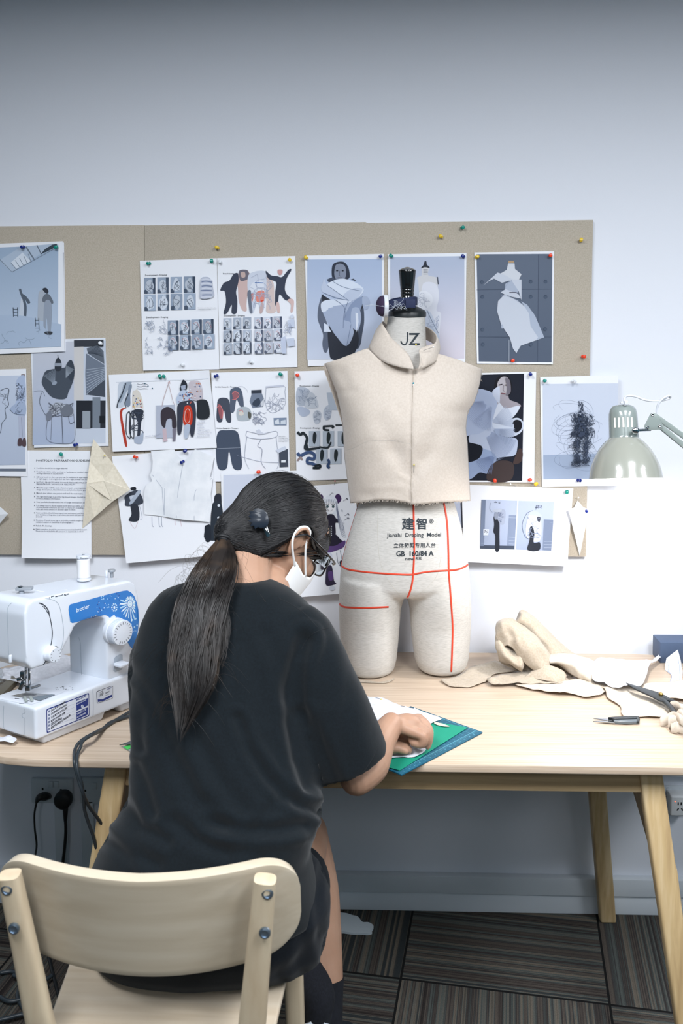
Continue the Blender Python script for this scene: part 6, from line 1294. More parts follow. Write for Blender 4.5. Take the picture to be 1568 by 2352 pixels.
flatc('calico_offcut', [(1182, 1572), (1240, 1568), (1300, 1566), (1350, 1560), (1385, 1580), (1386, 1592), (1360, 1600), (1340, 1600), (1320, 1594), (1285, 1594), (1240, 1586)], .006, cal3, 'smooth cream offcut with a raised folded edge, below the tall lump', 13, .003, ((1290, 1588, .015, .008),))
flatc('white_cloth', [(1365, 1522), (1420, 1520), (1480, 1517), (1497, 1514), (1512, 1506), (1518, 1510), (1492, 1530), (1482, 1560), (1470, 1578), (1445, 1576), (1420, 1582), (1400, 1580), (1378, 1568), (1360, 1560)], .016, whc, 'bright white cloth under the lamp, behind the black shears', 14, .006, ((1400, 1530, .04, .014), (1460, 1535, .03, .012)))
flatc('calico_offcut', [(1372, 1570), (1420, 1578), (1460, 1574), (1500, 1590), (1535, 1612), (1536, 1645), (1480, 1647), (1430, 1645), (1424, 1622), (1398, 1606), (1388, 1590)], .004, cal3, 'cream calico piece with stitched edge, under the blades of the black shears', 15, .003, ((1400, 1590, .02, .01), (1480, 1625, .03, .006)))
flatc('calico_offcut', [(1476, 1572), (1530, 1566), (1600, 1560), (1640, 1580), (1620, 1604), (1568, 1606), (1520, 1600), (1480, 1588)], .010, cal3, 'cream calico piece running out of the right edge, behind the shears', 16, .003)
# long curled pattern piece with blue pen lines
mp_ = thing('pattern_piece', tz(1545, 1590), 'white cloth pattern piece with blue pen lines, standing curled at the right edge', 'pattern piece')
rows = [[atY(1555, 1492, -.12), atY(1545, 1500, -.125), atY(1530, 1513, -.13)], [atY(1563, 1520, -.13), atY(1548, 1525, -.14), atY(1527, 1535, -.15)], [atY(1566, 1550, -.15), atY(1552, 1556, -.16), atY(1534, 1560, -.17)], [atY(1566, 1578, -.18), atY(1556, 1586, -.20), atY(1540, 1590, -.21)], [tz(1556, 1600, .006), tz(1535, 1606, .006), tz(1512, 1606, .006)]]
pm = cloth(rows, 5, .001, 6); PB = bvh_of(raw_mesh(pm)); put('cloth_body', pm, whc, mp_, smooth=True, solid=.001)
bl = mat('blue_pen', (110, 130, 190), .7)
for pts in ([(1550, 1500), (1558, 1520), (1560, 1550), (1560, 1575)], [(1533, 1518), (1531, 1537), (1537, 1560), (1540, 1584)], [(1536, 1518), (1534, 1537), (1540, 1560), (1543, 1584)]): put('pen_line', strip(PB, pts, .8, .0012), bl, mp_)
# knotted ribbons lower right
t_k = thing('fabric_strips', tz(1560, 1668), 'bunched cream fabric strips cut off by the right edge, nearest the viewer', 'fabric strips')
for k, pts in enumerate(([(1516, 1664, .004), (1530, 1658, .010), (1545, 1650, .02), (1560, 1655, .03), (1575, 1665, .02)], [(1536, 1640, .004), (1540, 1628, .012), (1552, 1626, .022), (1565, 1632, .03), (1580, 1634, .02)], [(1538, 1672, .004), (1534, 1664, .014), (1546, 1658, .02), (1558, 1666, .016), (1548, 1678, .006), (1540, 1675, .004)], [(1550, 1660, .004), (1560, 1645, .03), (1572, 1650, .03), (1585, 1668, .01)], [(1540, 1680, .003), (1556, 1674, .012), (1575, 1680, .008)])):
    A_ = catmull([tz(x, y, h) for x, y, h in pts], 6); G = [[p_+V((0, s*.004, s*.010+.004)) for p_ in A_] for s in (-1, 0, 1)]
    for r in G:
        for p_ in r: p_.z = max(p_.z, DZ+.0015)
    put('strip', MB().grid(G), cal3, t_k, smooth=True, solid=.0012)
# navy box
a = tz(1541, 1553); a.y = -.10
put('storage_box', box2((a.x, -.10, DZ), (a.x+.16, -.035, DZ+.055)), mat('navy_box', (62, 78, 104), .6), bevel=.002, label='dark navy box at the back of the desk, cut off by the right edge', cat='box')
# ---- black shears
bk = mat('shear_black', (22, 30, 34), .35, spec=.6); gold = mat('brass', (200, 164, 90), .25, 1)
t_s = thing('fabric_shears', tz(1517, 1600, .02), 'large black fabric shears with brass pivot screw, lying on the calico at right', 'shears')
def blade(pts, h0, h1, m, par, nm, th=.003):
    P_ = [tz(x, y, lerp(h0, h1, i/len(pts))) for i, (x, y) in enumerate(pts)]; return put(nm, MB().prism(P_, (0, 0, th)), m, par, bevel=.0008)
HS = .022
blade([(1437, 1570), (1450, 1574), (1510, 1592), (1526, 1599), (1540, 1607), (1528, 1614), (1513, 1611), (1490, 1599), (1455, 1583)], HS, HS, bk, t_s, 'blade')
blade([(1440, 1573), (1455, 1584), (1500, 1604), (1518, 1614), (1524, 1608), (1500, 1598)], HS-.003, HS-.003, mat('blade_steel', (90, 100, 106), .25, 1), t_s, 'blade', .0024)
put('pivot_screw', MB().lathe([(.005, 0), (.005, .004), (.0035, .006), (.001, .0064)], tz(1517, 1597, HS+.002), 18), gold, t_s, smooth=True, sharp=.5)
for pts in ([(1524, 1604), (1545, 1612), (1570, 1622), (1600, 1626), (1640, 1636), (1650, 1656), (1620, 1662), (1590, 1650), (1562, 1634)], [(1520, 1606), (1536, 1620), (1548, 1634), (1560, 1652), (1590, 1676), (1620, 1690), (1640, 1680), (1625, 1664), (1590, 1655), (1560, 1640)]):
    put('handle', MB().limb([tz(x, y, HS) for x, y in pts], [.006, .0065, .0065, .006, .006, .006, .006, .006, .006, .006][:len(pts)], n=10, flat=.7), bk, t_s, smooth=True)
# ---- thread snips
t_n = thing('thread_snips', tz(1415, 1657), 'small black and steel thread snips lying on bare wood, front right', 'snips')
blade([(1361, 1651.5), (1398, 1652), (1412, 1652), (1412, 1657), (1398, 1656)], .003, .003, steel, t_n, 'blade', .002); blade([(1361, 1658), (1395, 1656), (1412, 1657), (1412, 1662), (1398, 1661)], .003, .003, steel, t_n, 'blade', .002)
gd = mat('snip_grey', (96, 104, 110), .4)
blade([(1396, 1652), (1412, 1650.5), (1466, 1649.5), (1468, 1654), (1440, 1656), (1410, 1656)], .004, .004, bk, t_n, 'arm', .005); blade([(1408, 1658), (1440, 1657), (1467, 1656), (1468, 1662), (1440, 1663), (1410, 1661.5)], .003, .003, gd, t_n, 'arm', .005)
blade([(1462, 1650), (1467, 1650), (1469, 1656), (1467, 1662), (1462, 1662)], .004, .004, bk, t_n, 'spring', .005)
# ---- cutting mat under the hands
t_mat = thing('cutting_mat', tz(1000, 1720), 'blue-green cutting mat with pale ruler grid, jutting over the desk edge', 'cutting mat')
R0 = tz(1108, 1681, .004); F0 = tz(922, 1779, .004); d = (F0-R0); L_ = d.length; d.normalize(); nrm = V((d.y, -d.x, 0)); nrm = nrm if nrm.x < 0 else -nrm
Wd = .20
cm = mat('mat_teal', (8, 84, 108), .6); ln = mat('mat_line', (110, 180, 196), .6)
def mm(s, t, z=.0): return R0+d*s*L_+nrm*t*Wd+V((0, 0, z))
P_ = [mm(0, 0), mm(1, 0), mm(1, 1), mm(0, 1)]
put('mat_board', MB().prism([V((p_.x, p_.y, DZ+.0008)) for p_ in P_], (0, 0, .0032)), cm, t_mat, bevel=.0008)
g = MB(); zz = .0004
def seg(a, b, w=.0007):
    a = V(a); b = V(b); e = (b-a).normalized(); n_ = V((-e.y, e.x, 0))*w/2; g.add([a-n_, b-n_, b+n_, a+n_], [(0, 1, 2, 3)])
m_ = .02
seg(mm(m_*1.2, .07, zz), mm(1-m_, .07, zz), .0010); seg(mm(m_*1.2, .07, zz), mm(m_*1.2, .95, zz), .0010); seg(mm(1-m_*1.4, .07, zz), mm(1-m_*1.4, .95, zz), .0012)
for k in range(1, 16):
    s = .03+k*.062; seg(mm(s, .07, zz), mm(s, .93, zz), .0004)

for k in range(1, 14): seg(mm(.03, .07+k*.07, zz), mm(.97, .07+k*.07, zz), .0004)
for k in range(90): s = .03+k*.0104; seg(mm(s, .045 if k % 5 else .03, zz), mm(s, .07, zz), .0004)
put('ruler_grid', g, ln, t_mat)
nt_ = MB()
for k in range(1, 16):
    vs, fs = text2d(str(k), .0060, .01, 'CENTER', 1); c = mm(.03+(16-k)*.0615, .032, .0006); nt_.add([c+d*(-a)*1.0+nrm*(b_-.003)*1 for a, b_ in vs], fs)
put('ruler_numbers', nt_, ln, t_mat)
GZ = .006
gp = [tz(x, y, GZ) for x, y in ((985, 1657), (1030, 1664), (1074, 1671.5), (1000, 1718), (918, 1770), (885, 1761), (840, 1745), (900, 1690))]
put('green_card', MB().prism(gp, (0, 0, .0008)), mat('green_card', (6, 140, 112), .75), label='plain emerald green card on the cutting mat, beside the right hand', cat='card')
put('paper_scrap', flat([(996, 1662), (1004, 1660), (1020, 1664), (1032, 1668), (1024, 1669), (1008, 1667)], .0085, .001, 5, .004), cal3, label='tiny cream fabric scrap on the green card corner', cat='scrap', solid=.0004)
# ---- white cloth being worked on
wk = flat([(800, 1575), (818, 1585), (850, 1603), (875, 1603), (900, 1614), (935, 1625), (962, 1632), (1012, 1650), (1006, 1655), (990, 1661), (984, 1672), (985, 1690), (988, 1704), (980, 1720), (964, 1733), (945, 1738), (920, 1738), (895, 1741), (870, 1738), (840, 1715), (800, 1680), (770, 1620)], .0105, .0026, 21, .007)
put('sewing_work', wk, whc, smooth=True, solid=.0012, label='white cloth with pinned seam being worked under both hands', cat='fabric')
WB = bvh_of(raw_mesh(wk))
for (a, b) in (((860, 1603), (875, 1608)), ((920, 1623), (931, 1625)), ((940, 1627), (952, 1629))):
    pa = hit(WB, *a, .002) or tz(*a, .016); pb = hit(WB, *b, .002) or tz(*b, .016)
    t_ = thing('dressmaking_pin', pa, 'pin in the white cloth edge, %s' % {860: 'farthest left near the black sleeve, yellow-headed', 920: 'middle one above the wrist', 940: 'white-headed one above the knuckles'}[a[0]], 'pin', 'pins in the worked cloth')
    put('pin_head', MB().ell(pb if a[0] != 860 else pb, .0018, n=10, k=6), mat('pearl_gold', (222, 206, 90), .25) if a[0] == 860 else mat('pearl_white', (240, 238, 236), .25), t_, smooth=True); put('pin_shaft', MB().tube([pa, pb], .0004, 5), stm, t_)
put('paper_strip', flat([(803, 1556), (830, 1561), (870, 1566), (895, 1562), (906, 1556), (900, 1564), (880, 1569), (830, 1568), (806, 1564)], .0015, .0005, 9, .01), cal2, solid=.0004, label='thin calico strip under the left thigh of the dress form', cat='fabric')
# ---- green-edged ruler and craft blade beside the shirt
t_r = thing('ruler', tz(300, 1715), 'grey ruler with bright green stripe on the desk, poking out beside the shirt', 'ruler')
P_ = [tz(x, y, .001) for x, y in ((281, 1717), (330, 1697), (352, 1722), (330, 1732), (306, 1731))]
put('ruler_body', MB().prism(P_, (0, 0, .0015)), mat('ruler_grey', (150, 158, 158), .5), t_r)
P_ = [tz(x, y, .003) for x, y in ((284, 1716), (330, 1698), (336, 1706), (292, 1722))]; put('green_stripe', MB().prism(P_, (0, 0, .0006)), mat('ruler_green', (70, 200, 90), .5), t_r)
t_b = thing('craft_blade', tz(300, 1705), 'thin dark steel blade above the green-striped ruler', 'blade')
put('blade_body', MB().prism([tz(x, y, .006) for x, y in ((274, 1712), (292, 1706), (330, 1692), (334, 1704), (300, 1710))], (0, 0, .0012)), mat('blade_steel', (90, 100, 106), .25, 1), t_b)
# ---- clutter behind the machine
put('white_cloth', flat([(-20, 1545), (20, 1536), (60, 1530), (110, 1515), (150, 1510), (190, 1530), (150, 1570), (90, 1580), (40, 1570), (0, 1562)], .012, .008, 31, .012, ((120, 1530, .05, .02),)), whc, smooth=True, solid=.001, label='rumpled white cloth behind the sewing machine needle', cat='fabric')
P_ = [tz(x, y, .004) for x, y in ((-30, 1612), (28, 1562), (44, 1566), (-10, 1622))]
put('wooden_strip', MB().prism(P_, (0, 0, .012)), mat('dark_strip', (104, 98, 84), .5), bevel=.002, label='dark flat strip lying behind the left end of the sewing machine', cat='strip')
put('lint', flat([(-10, 1690), (10, 1692), (38, 1700), (30, 1708), (8, 1706), (-10, 1702)], .008, .006, 41, .006), whc, smooth=True, label='small fluffy heap of thread waste under the left end of the sewing machine', cat='thread waste', kind='stuff')
t_j = thing('plastic_case', tz(-6, 1566), 'clear plastic case at the left edge behind the machine', 'case')
put('case_body', MB().lathe([(.020, 0), (.022, .002), (.022, .034), (.019, .036), (.001, .036)], tz(-14, 1572, .0), 24), mat('clear_case', (220, 228, 232), .1, trans=.9, alpha=.6), t_j, smooth=True, sharp=.5)
# ---- on the floor
t_f = thing('cloud_mat', atZ(820, 2125, 0), 'flat pale grey cloud-shaped pad on the carpet by the leg', 'pad')
pts = catmull([V((x, y, 0)) for x, y in ((770, 2104), (790, 2101), (808, 2106), (822, 2110), (832, 2122), (846, 2123), (857, 2130), (855, 2138), (850, 2140), (854, 2145), (845, 2148), (830, 2147), (812, 2147), (790, 2144), (770, 2140))], 4, True)
put('pad_body', MB().prism([atZ(p_.x, p_.y, .001) for p_ in pts], (0, 0, .006)), mat('pad_grey', (196, 206, 212), .7), t_f)
t_fc = thing('floor_cables', V((-.86, -.62, 0)), 'tangle of black cables on the carpet behind the left chair leg', 'cable', None)
for k, pts in enumerate(([(0, 2235), (30, 2232), (50, 2250), (40, 2290), (60, 2330), (75, 2400)], [(0, 2290), (20, 2300), (50, 2295), (80, 2280), (110, 2262)], [(-10, 2345), (20, 2338), (60, 2330), (100, 2345)], [(30, 2240), (60, 2246), (100, 2250), (120, 2240)])):
    put('cable', MB().tube(catmull([atZ(x, y, .008+.004*k) for x, y in pts], 6), .005, 8), cab, t_fc, smooth=True)
# ================================================================ seated person
skin = ramp_mat('skin', [(.3, (166, 128, 105)), (.7, (179, 142, 119))], 14, rough=.5, spec=.4, bump=.05, bdist=.001)
sb = skin.node_tree.nodes['Principled BSDF']; sb.inputs['Subsurface Weight'].default_value = .12; sb.inputs['Subsurface Scale'].default_value = .008; sb.inputs['Subsurface Radius'].default_value = (1, .4, .25)
shirtm = ramp_mat('black_jersey', [(.35, (12, 18, 22)), (.65, (16, 23, 28))], 300, rough=.92, bump=.12, bdist=.0006, sheen=.12, spec=.15)
shortm = ramp_mat('black_cotton', [(.35, (13, 18, 24)), (.65, (17, 23, 30))], 300, rough=.95, bump=.15, bdist=.0006, sheen=.08, spec=.12)
sockm = ramp_mat('black_sock', [(.35, (18, 20, 26)), (.65, (26, 28, 36))], 400, (1, 1, .3), .95, bump=.2, bdist=.0008)
PF = V((.607, .504, -.616)).normalized(); PR = V((.64, -.77, 0)).normalized(); PU = PR.cross(PF).normalized()
if PU.z < 0: PU = -PU
EAR = atY(674, 1249, -.66); HC = EAR-PR*.077+PU*.016+PF*.012
def H(f, r, u): return HC+PF*f+PR*r+PU*u
HM = Matrix((PF, PR, PU)).transposed()
t_p = thing('person', (-.31, -.87, .452), 'person in a black t-shirt seated with back to the viewer, bent over white cloth', 'person')
def A(x, y, Y): return atY(x, y, Y)
body = MB()
# head
body.ell(H(-.010, 0, .014), (.098, .075, .094), M=HM, n=32, k=20)
body.ell(H(.030, 0, -.030), (.064, .062, .074), M=HM, n=28, k=16)
body.ell(H(.044, 0, -.072), (.044, .046, .040), M=HM, n=24, k=12)
body.ell(H(.070, 0, -.098), (.020, .022, .016), M=HM, n=16, k=10)
body.ell(H(.058, 0, .036), (.040, .058, .044), M=HM, n=24, k=14)
body.limb([H(.088, 0, .008), H(.098, 0, -.014), H(.108, 0, -.034)], [.008, .009, .0105], n=12)
for s in (-1, 1):
    body.ell(H(.101, s*.009, -.038), (.010, .007, .006), M=HM, n=10, k=8)
    body.ell(H(.075, s*.030, -.034), (.020, .022, .020), M=HM, n=16, k=10)
    body.limb([H(.092, s*.010, .010), H(.090, s*.030, .014), H(.078, s*.048, .008)], [.006, .007, .006], n=10)
    # ear: helix, lobe, bowl
    ep = [(.008, .0735, -.012), (.010, .080, .006), (.002, .085, .017), (-.012, .088, .020), (-.023, .088, .010), (-.026, .086, -.006), (-.021, .083, -.022), (-.012, .079, -.033), (-.003, .074, -.036)]
    body.limb([H(f, s*r, u) for f, r, u in ep], [.0035, .0035, .0036, .0038, .0038, .0036, .0038, .0050, .0040], n=10)
    body.ell(H(-.010, s*.077, -.006), (.015, .0055, .022), M=HM, n=16, k=10)
    body.limb([H(-.002, s*.082, .008), H(-.014, s*.084, .003), H(-.016, s*.083, -.012)], [.002, .0025, .002], n=8)
body.limb([H(.095, -.018, -.070), H(.101, -.006, -.067), H(.101, .006, -.067), H(.095, .018, -.070)], [.003, .0045, .0045, .003], n=8)
body.limb([H(.092, -.016, -.077), H(.098, 0, -.079), H(.092, .016, -.077)], [.003, .005, .003], n=8)
# neck
NB = A(566, 1415, -.735)
body.limb([H(-.030, 0, -.030), H(-.040, 0, -.075), lerp(H(-.040, 0, -.08), NB, .6), NB], [.056, .051, .050, .050], n=24)
body.limb([H(.030, 0, -.075), lerp(H(.0, 0, -.08), NB, .5)+V((.03, .02, 0)), NB+V((.03, .03, -.02))], [.034, .040, .05], n=18)
# torso under the shirt
SR = A(706, 1462, -.745); SL = A(372, 1462, -.71)
body.limb([NB, lerp(NB, A(520, 1620, -.80), .5), A(515, 1650, -.79), A(500, 1850, -.865), A(480, 2080, -.86)], [.055, .07, .082, .085, .095], n=24)
body.limb([SL, lerp(SL, NB, .5)+V((0, 0, .01)), NB, lerp(SR, NB, .5)+V((0, 0, .01)), SR], [.045, .048, .055, .048, .045], n=18)
# right arm
EL = A(820, 1784, -.79); WR = A(898, 1664, -.672)
body.limb([SR, lerp(SR, EL, .5), EL], [.046, .040, .033], n=20)
body.limb([EL, lerp(EL, WR, .28)+V((.006, 0, -.004)), lerp(EL, WR, .65), WR], [.034, .037, .031, .0235], n=20)
def hand(base, fingers, thumb, rp=.0115):
    for mcp, chain, rr in fingers:
        body.limb([base, lerp(base, mcp, .55), mcp], [.019, .0125, rp], n=12)
        body.limb([mcp]+chain, rr, n=12, sub=4)
    body.limb(thumb[0], thumb[1], n=12, sub=4)
fr_ = [(A(951, 1682, -.673), [A(971, 1692, -.678), A(968, 1709, -.677), A(950, 1705, -.668), A(944, 1695, -.662)], [.0105, .0098, .0092, .0085, .0072]),
       (A(961, 1670, -.657), [A(981, 1683, -.662), A(981, 1702, -.664), A(966, 1708, -.658), A(956, 1700, -.652)], [.0110, .0100, .0094, .0086, .0075]),
       (A(966, 1660, -.640), [A(983, 1674, -.646), A(985, 1696, -.655), A(982, 1714, -.660)], [.0112, .0100, .0090, .0068]),
       (A(962, 1652, -.622), [A(980, 1668, -.628), A(982, 1688, -.636), A(978, 1703, -.640)], [.0112, .0098, .0088, .0068])]
hand(A(903, 1662, -.668), fr_, ([A(910, 1668, -.655), A(930, 1686, -.632), A(948, 1700, -.632), A(960, 1707, -.64)], [.016, .0125, .0105, .0085]))
body.ell(A(934, 1661, -.652), (.030, .022, .019), n=20, k=12)
# left arm
EL2 = V((-.235, -.615, .800)); WR2 = A(838, 1712, -.655)
body.limb([SL, lerp(SL, EL2, .5)+V((-.02, 0, 0)), EL2], [.045, .040, .033], n=20)
body.limb([EL2, lerp(EL2, WR2, .3), lerp(EL2, WR2, .65), WR2], [.034, .036, .029, .022], n=20)
fl_ = [(A(893, 1708, -.640), [A(912, 1703, -.640), A(924, 1706, -.642), A(934, 1711, -.645)], [.0095, .0090, .0082, .0066]),
       (A(893, 1716, -.660), [A(914, 1713, -.660), A(928, 1716, -.662), A(939, 1723, -.664)], [.0105, .0098, .0090, .0074]),
       (A(890, 1722, -.672), [A(908, 1719, -.674), A(920, 1721, -.674), A(931, 1725, -.674)], [.0105, .0096, .0088, .0072]),
       (A(886, 1704, -.625), [A(900, 1698, -.622), A(910, 1700, -.622), A(918, 1705, -.625)], [.009, .0082, .0076, .006])]
hand(A(848, 1712, -.655), fl_, ([A(858, 1722, -.665), A(874, 1734, -.676), A(888, 1737, -.678)], [.014, .011, .009]))
# legs
HR = A(640, 2140, -.84); HL = A(340, 2140, -.84)
KR = A(698, 1918, -.535); KL = V((-.42, -.50, .50))
HR.z = max(HR.z, .525); HL.z = max(HL.z, .525)
AR = A(744, 2330, -.66); HEEL = A(727, 2374, -.74); AL = HEEL+V((-.004, .045, .055))
body.limb([HR, lerp(HR, KR, .5)+V((0, 0, .012)), KR], [.078, .066, .052], n=24)
body.limb([KR, A(722, 2040, -.555), A(731, 2150, -.585), A(744, 2260, -.625), A(746, 2340, -.645), V((A(746, 2340, -.645).x, -.66, .06))], [.051, .052, .050, .040, .033, .032], n=24)
body.limb([HL, lerp(HL, KL, .5)+V((0, 0, .012)), KL], [.078, .066, .052], n=24)
body.limb([KL, lerp(KL, AL, .35)+V((0, .02, 0)), AL], [.051, .048, .026], n=24)
body.ell(A(490, 2110, -.86), (.15, .12, .10), n=24, k=14)
bme = remesh(body, .0023, 3)
put('body', bme, skin, t_p, smooth=True, norm=False)
# nails on the visible finger ends
nailm = mat('nail', (226, 178, 160), .25, coat=.4)
# ---------------- t-shirt
sh = MB()
tors = [(1331, 497, 606, -.708, .046, .05), (1341, 425, 634, -.714, .058, .055), (1357, 370, 668, -.720, .070, .065), (1388, 343, 706, -.727, .084, .078), (1430, 324, 738, -.737, .096, .09), (1480, 312, 738, -.752, .108, .10), (1545, 300, 716, -.772, .116, .105), (1620, 304, 704, -.795, .122, .11), (1700, 308, 712, -.82, .126, .115), (1760, 304, 726, -.84, .130, .12), (1813, 306, 735, -.858, .134, .125),
        (1871, 274, 738, -.875, .138, .13), (1920, 246, 722, -.885, .140, .13), (1956, 226, 712, -.89, .140, .13), (2000, 210, 718, -.892, .138, .13), (2050, 214, 728, -.892, .134, .13), (2090, 224, 732, -.89, .130, .12)]
sh.rings([ringpx(y, L, R_, Yc, h, 48, 2.3, k) for y, L, R_, Yc, h, k in tors][::-1])
def sleeve(path, rad, up=(0, 1, 0)):
    sh.tube(path, rad, 28, None, True)
sp0 = [A(668, 1432, -.752), A(700, 1462, -.757), A(733, 1545, -.775), A(765, 1630, -.79), A(790, 1700, -.795), A(812, 1752, -.795)]
P_ = catmull(sp0, 5); rr_ = list(np.interp(np.linspace(0, 5, len(P_)), range(6), [.045, .056, .063, .068, .071, .069]))
sh.tube(P_, rr_, 28)
sp1 = [A(404, 1432, -.722), A(382, 1460, -.715), A(366, 1530, -.68), A(366, 1580, -.65), A(372, 1610, -.62)]
P_ = catmull(sp1, 5); rr_ = list(np.interp(np.linspace(0, 4, len(P_)), range(5), [.045, .054, .060, .062, .060]))
sh.tube(P_, rr_, 28)
sme = remesh(sh, .0055, 9)
SF = [([(300, 1548), (335, 1590), (370, 1670), (410, 1750), (450, 1830), (505, 1895)], 15, .007), ([(330, 1560), (372, 1640), (420, 1730), (470, 1810)], 16, -.004), ([(545, 1650), (575, 1725), (615, 1785), (655, 1825), (700, 1852), (736, 1866)], 9, .009), ([(575, 1700), (620, 1762), (670, 1812)], 12, -.004), ([(480, 1890), (560, 1908), (640, 1908), (705, 1896)], 11, .008), ([(500, 1925), (600, 1935), (690, 1922)], 12, -.004),
      ([(700, 1470), (680, 1520), (672, 1580), (676, 1660), (690, 1740), (716, 1800)], 13, .016), ([(290, 1850), (320, 1900), (385, 1930)], 10, .006), ([(250, 1930), (300, 1965), (360, 1985)], 11, .005), ([(400, 1890), (450, 1930), (520, 1960)], 12, .006), ([(312, 1760), (330, 1800), (350, 1870)], 9, .005), ([(610, 1460), (640, 1520), (655, 1600)], 12, .004), ([(455, 1700), (500, 1790), (560, 1860)], 14, .005), ([(756, 1460), (745, 1520), (740, 1600)], 14, .004), ([(700, 1640), (740, 1720), (770, 1790)], 10, .005), ([(800, 1600), (790, 1680), (800, 1740)], 16, .003), ([(294, 1590), (318, 1640), (322, 1720)], 9, .005), ([(560, 1480), (590, 1560), (600, 1640)], 14, .003), ([(260, 1900), (330, 2000)], 10, -.004), ([(640, 1840), (600, 1880), (560, 1960)], 10, .004)]
def dpl(x, y, pts): return min(segd(x, y, pts[i], pts[i+1]) for i in range(len(pts)-1))
def fold_fn(lst, amp):
    def fn(co, no):
        v = co-CAM
        d = amp*(noise.noise(co*7)+.5*noise.noise(co*17+V((3, 1, 2))))
        if no.dot(v) < 0:
            x, y = proj(co)
            for pts, w, k in lst:
                q = dpl(x, y, pts); w2 = w*1.45
                if q < w2*2.6: d -= .95*k*math.exp(-(q/w2)**2)-.25*k*math.exp(-((q-w2*1.8)/(w2*.8))**2)
        return co+no*d
    return fn
deform(sme, fold_fn(SF, .0026))
SHB = bvh_of(sme)
put('t_shirt', sme, shirtm, t_p, smooth=True, norm=False)
# neck rib, seams
rib = [(498, 1356), (515, 1351), (545, 1348), (578, 1348), (602, 1353), (620, 1361)]
stm_ = mat('shirt_seam', (14, 18, 23), .9)
for pts in ([(753, 1443), (738, 1446), (718, 1456), (702, 1472), (692, 1492)], [(640, 1374), (668, 1388), (700, 1410), (728, 1440)], [(780, 1808), (812, 1792), (838, 1768), (858, 1736), (866, 1716)]): put('seam', strip(SHB, pts, 1.3, .0006), stm_, t_p)
# ---------------- shorts
so = MB()
shr = [(1965, 236, 690, -.86, .10, .12), (2000, 226, 722, -.87, .118, .14), (2035, 222, 746, -.87, .128, .16), (2070, 220, 757, -.87, .132, .17), (2120, 220, 755, -.865, .130, .18), (2160, 222, 748, -.86, .120, .18), (2186, 226, 738, -.855, .104, .17), (2196, 236, 724, -.85, .088, .15)]
so.rings([ringpx(y, L, R_, Yc, h, 48, 2.4, k) for y, L, R_, Yc, h, k in shr][::-1])
for hp, kp in ((HR, KR), (HL, KL)):
    a_ = lerp(hp, kp, .02); b_ = lerp(hp, kp, .34); so.cap(a_, b_, .084, .082, n=24)
som = remesh(so, .0055, 8)
def sits(co, no):
    co = fold_fn([([(738, 2000), (728, 2060), (735, 2130), (745, 2190)], 9, .005), ([(690, 2060), (700, 2150), (690, 2230)], 12, .005), ([(640, 2240), (700, 2200), (740, 2150)], 10, .004)], .003)(co, no)
    co.z = max(co.z, .4525); return co
deform(som, sits); put('shorts', som, shortm, t_p, smooth=True, norm=False)
# ---------------- socks, shoes
sk_ = MB(); pts = [A(743, 2248, -.622), A(745, 2300, -.636), A(746, 2350, -.648), V((A(746, 2340, -.645).x, -.66, .07))]
sk_.tube(catmull(pts, 5), list(np.interp(np.linspace(0, 3, 16), range(4), [.0430, .0385, .0365, .0355])), 28)
put('sock', sk_, sockm, t_p, smooth=True, sharp=.9)
sk_ = MB(); sk_.limb([lerp(KL, AL, .45)+V((0, .014, 0)), lerp(KL, AL, .8)+V((0, .006, 0)), AL, HEEL+V((0, .03, .02))], [.045, .041, .036, .028], n=24); put('sock', sk_, sockm, t_p, smooth=True, sharp=.9)
def shoe(heel, toe, up):
    heel, toe, up = V(heel), V(toe), V(up).normalized(); d = (toe-heel); L = d.length; d.normalize(); s = d.cross(up).normalized()
    def ring(t, w, h, z0): c = heel+d*(t*L); return [c+s*math.copysign(abs(math.cos(a))**.7, math.cos(a))*w+up*(z0+h*(.5+.5*math.copysign(abs(math.sin(a))**.8, math.sin(a)))) for a in [2*math.pi*k/20 for k in range(20)]]
    up_ = MB().rings([ring(t, w, h, .016) for t, w, h in ((0, .018, .045), (.03, .028, .062), (.15, .034, .070), (.32, .036, .066), (.5, .040, .052), (.75, .046, .040), (.92, .038, .030), (1.0, .018, .018))])
    so_ = MB().rings([ring(t, w, .020, 0) for t, w in ((-.02, .018), (.02, .031), (.2, .037), (.5, .041), (.75, .049), (.93, .040), (1.02, .018))])
    return up_, so_
fx_ = AL
for (heel, toe, up, lb) in (((A(746, 2340, -.645).x, -.70, .001), (A(746, 2340, -.645).x+.03, -.47, .001), (0, 0, 1), 'r'), (tuple(HEEL), (HEEL.x-.03, HEEL.y+.16, .008), (0, .6, 1), 'l')):
    u_, s_ = shoe(heel, toe, up)
    sh_o = put('shoe', u_, mat('shoe_black', (30, 36, 44), .6), t_p, smooth=True, sub=1); put('shoe_sole', s_, mat('shoe_white', (200, 208, 216), .6), sh_o, smooth=True, sharp=.9)
# ---------------- hair
hairm = ramp_mat('dark_hair', [(.3, (14, 13, 14)), (.55, (36, 30, 27)), (.75, (74, 58, 44))], 16, (1, 1, 1), .36, 3, spec=.5)
hairs = ramp_mat('dark_hair_crown', [(.3, (14, 15, 17)), (.6, (26, 25, 27)), (.85, (40, 36, 34))], 12, (1, 1, 1), .38, 3, spec=.5)
def hlocal(p_): d_ = p_-HC; return d_.dot(PF), d_.dot(PR), d_.dot(PU)
HCn = (-.014, 0, .018); HR_ = (.1045, .0825, .100)
def low(f, r):
    """lower hair line"""
    return float(np.interp(f, [-.20, -.10, -.075, -.05, -.032, -.012, .008, .022, .04, .05], [-.14, -.108, -.092, -.070, -.036, .018, .024, .008, .002, .002]))
hu = MB(); hu.ell(H(*HCn), HR_, M=HM, n=48, k=30)
hu.ell(H(-.052, 0, -.040), (.056, .064, .052), M=HM, n=32, k=20)
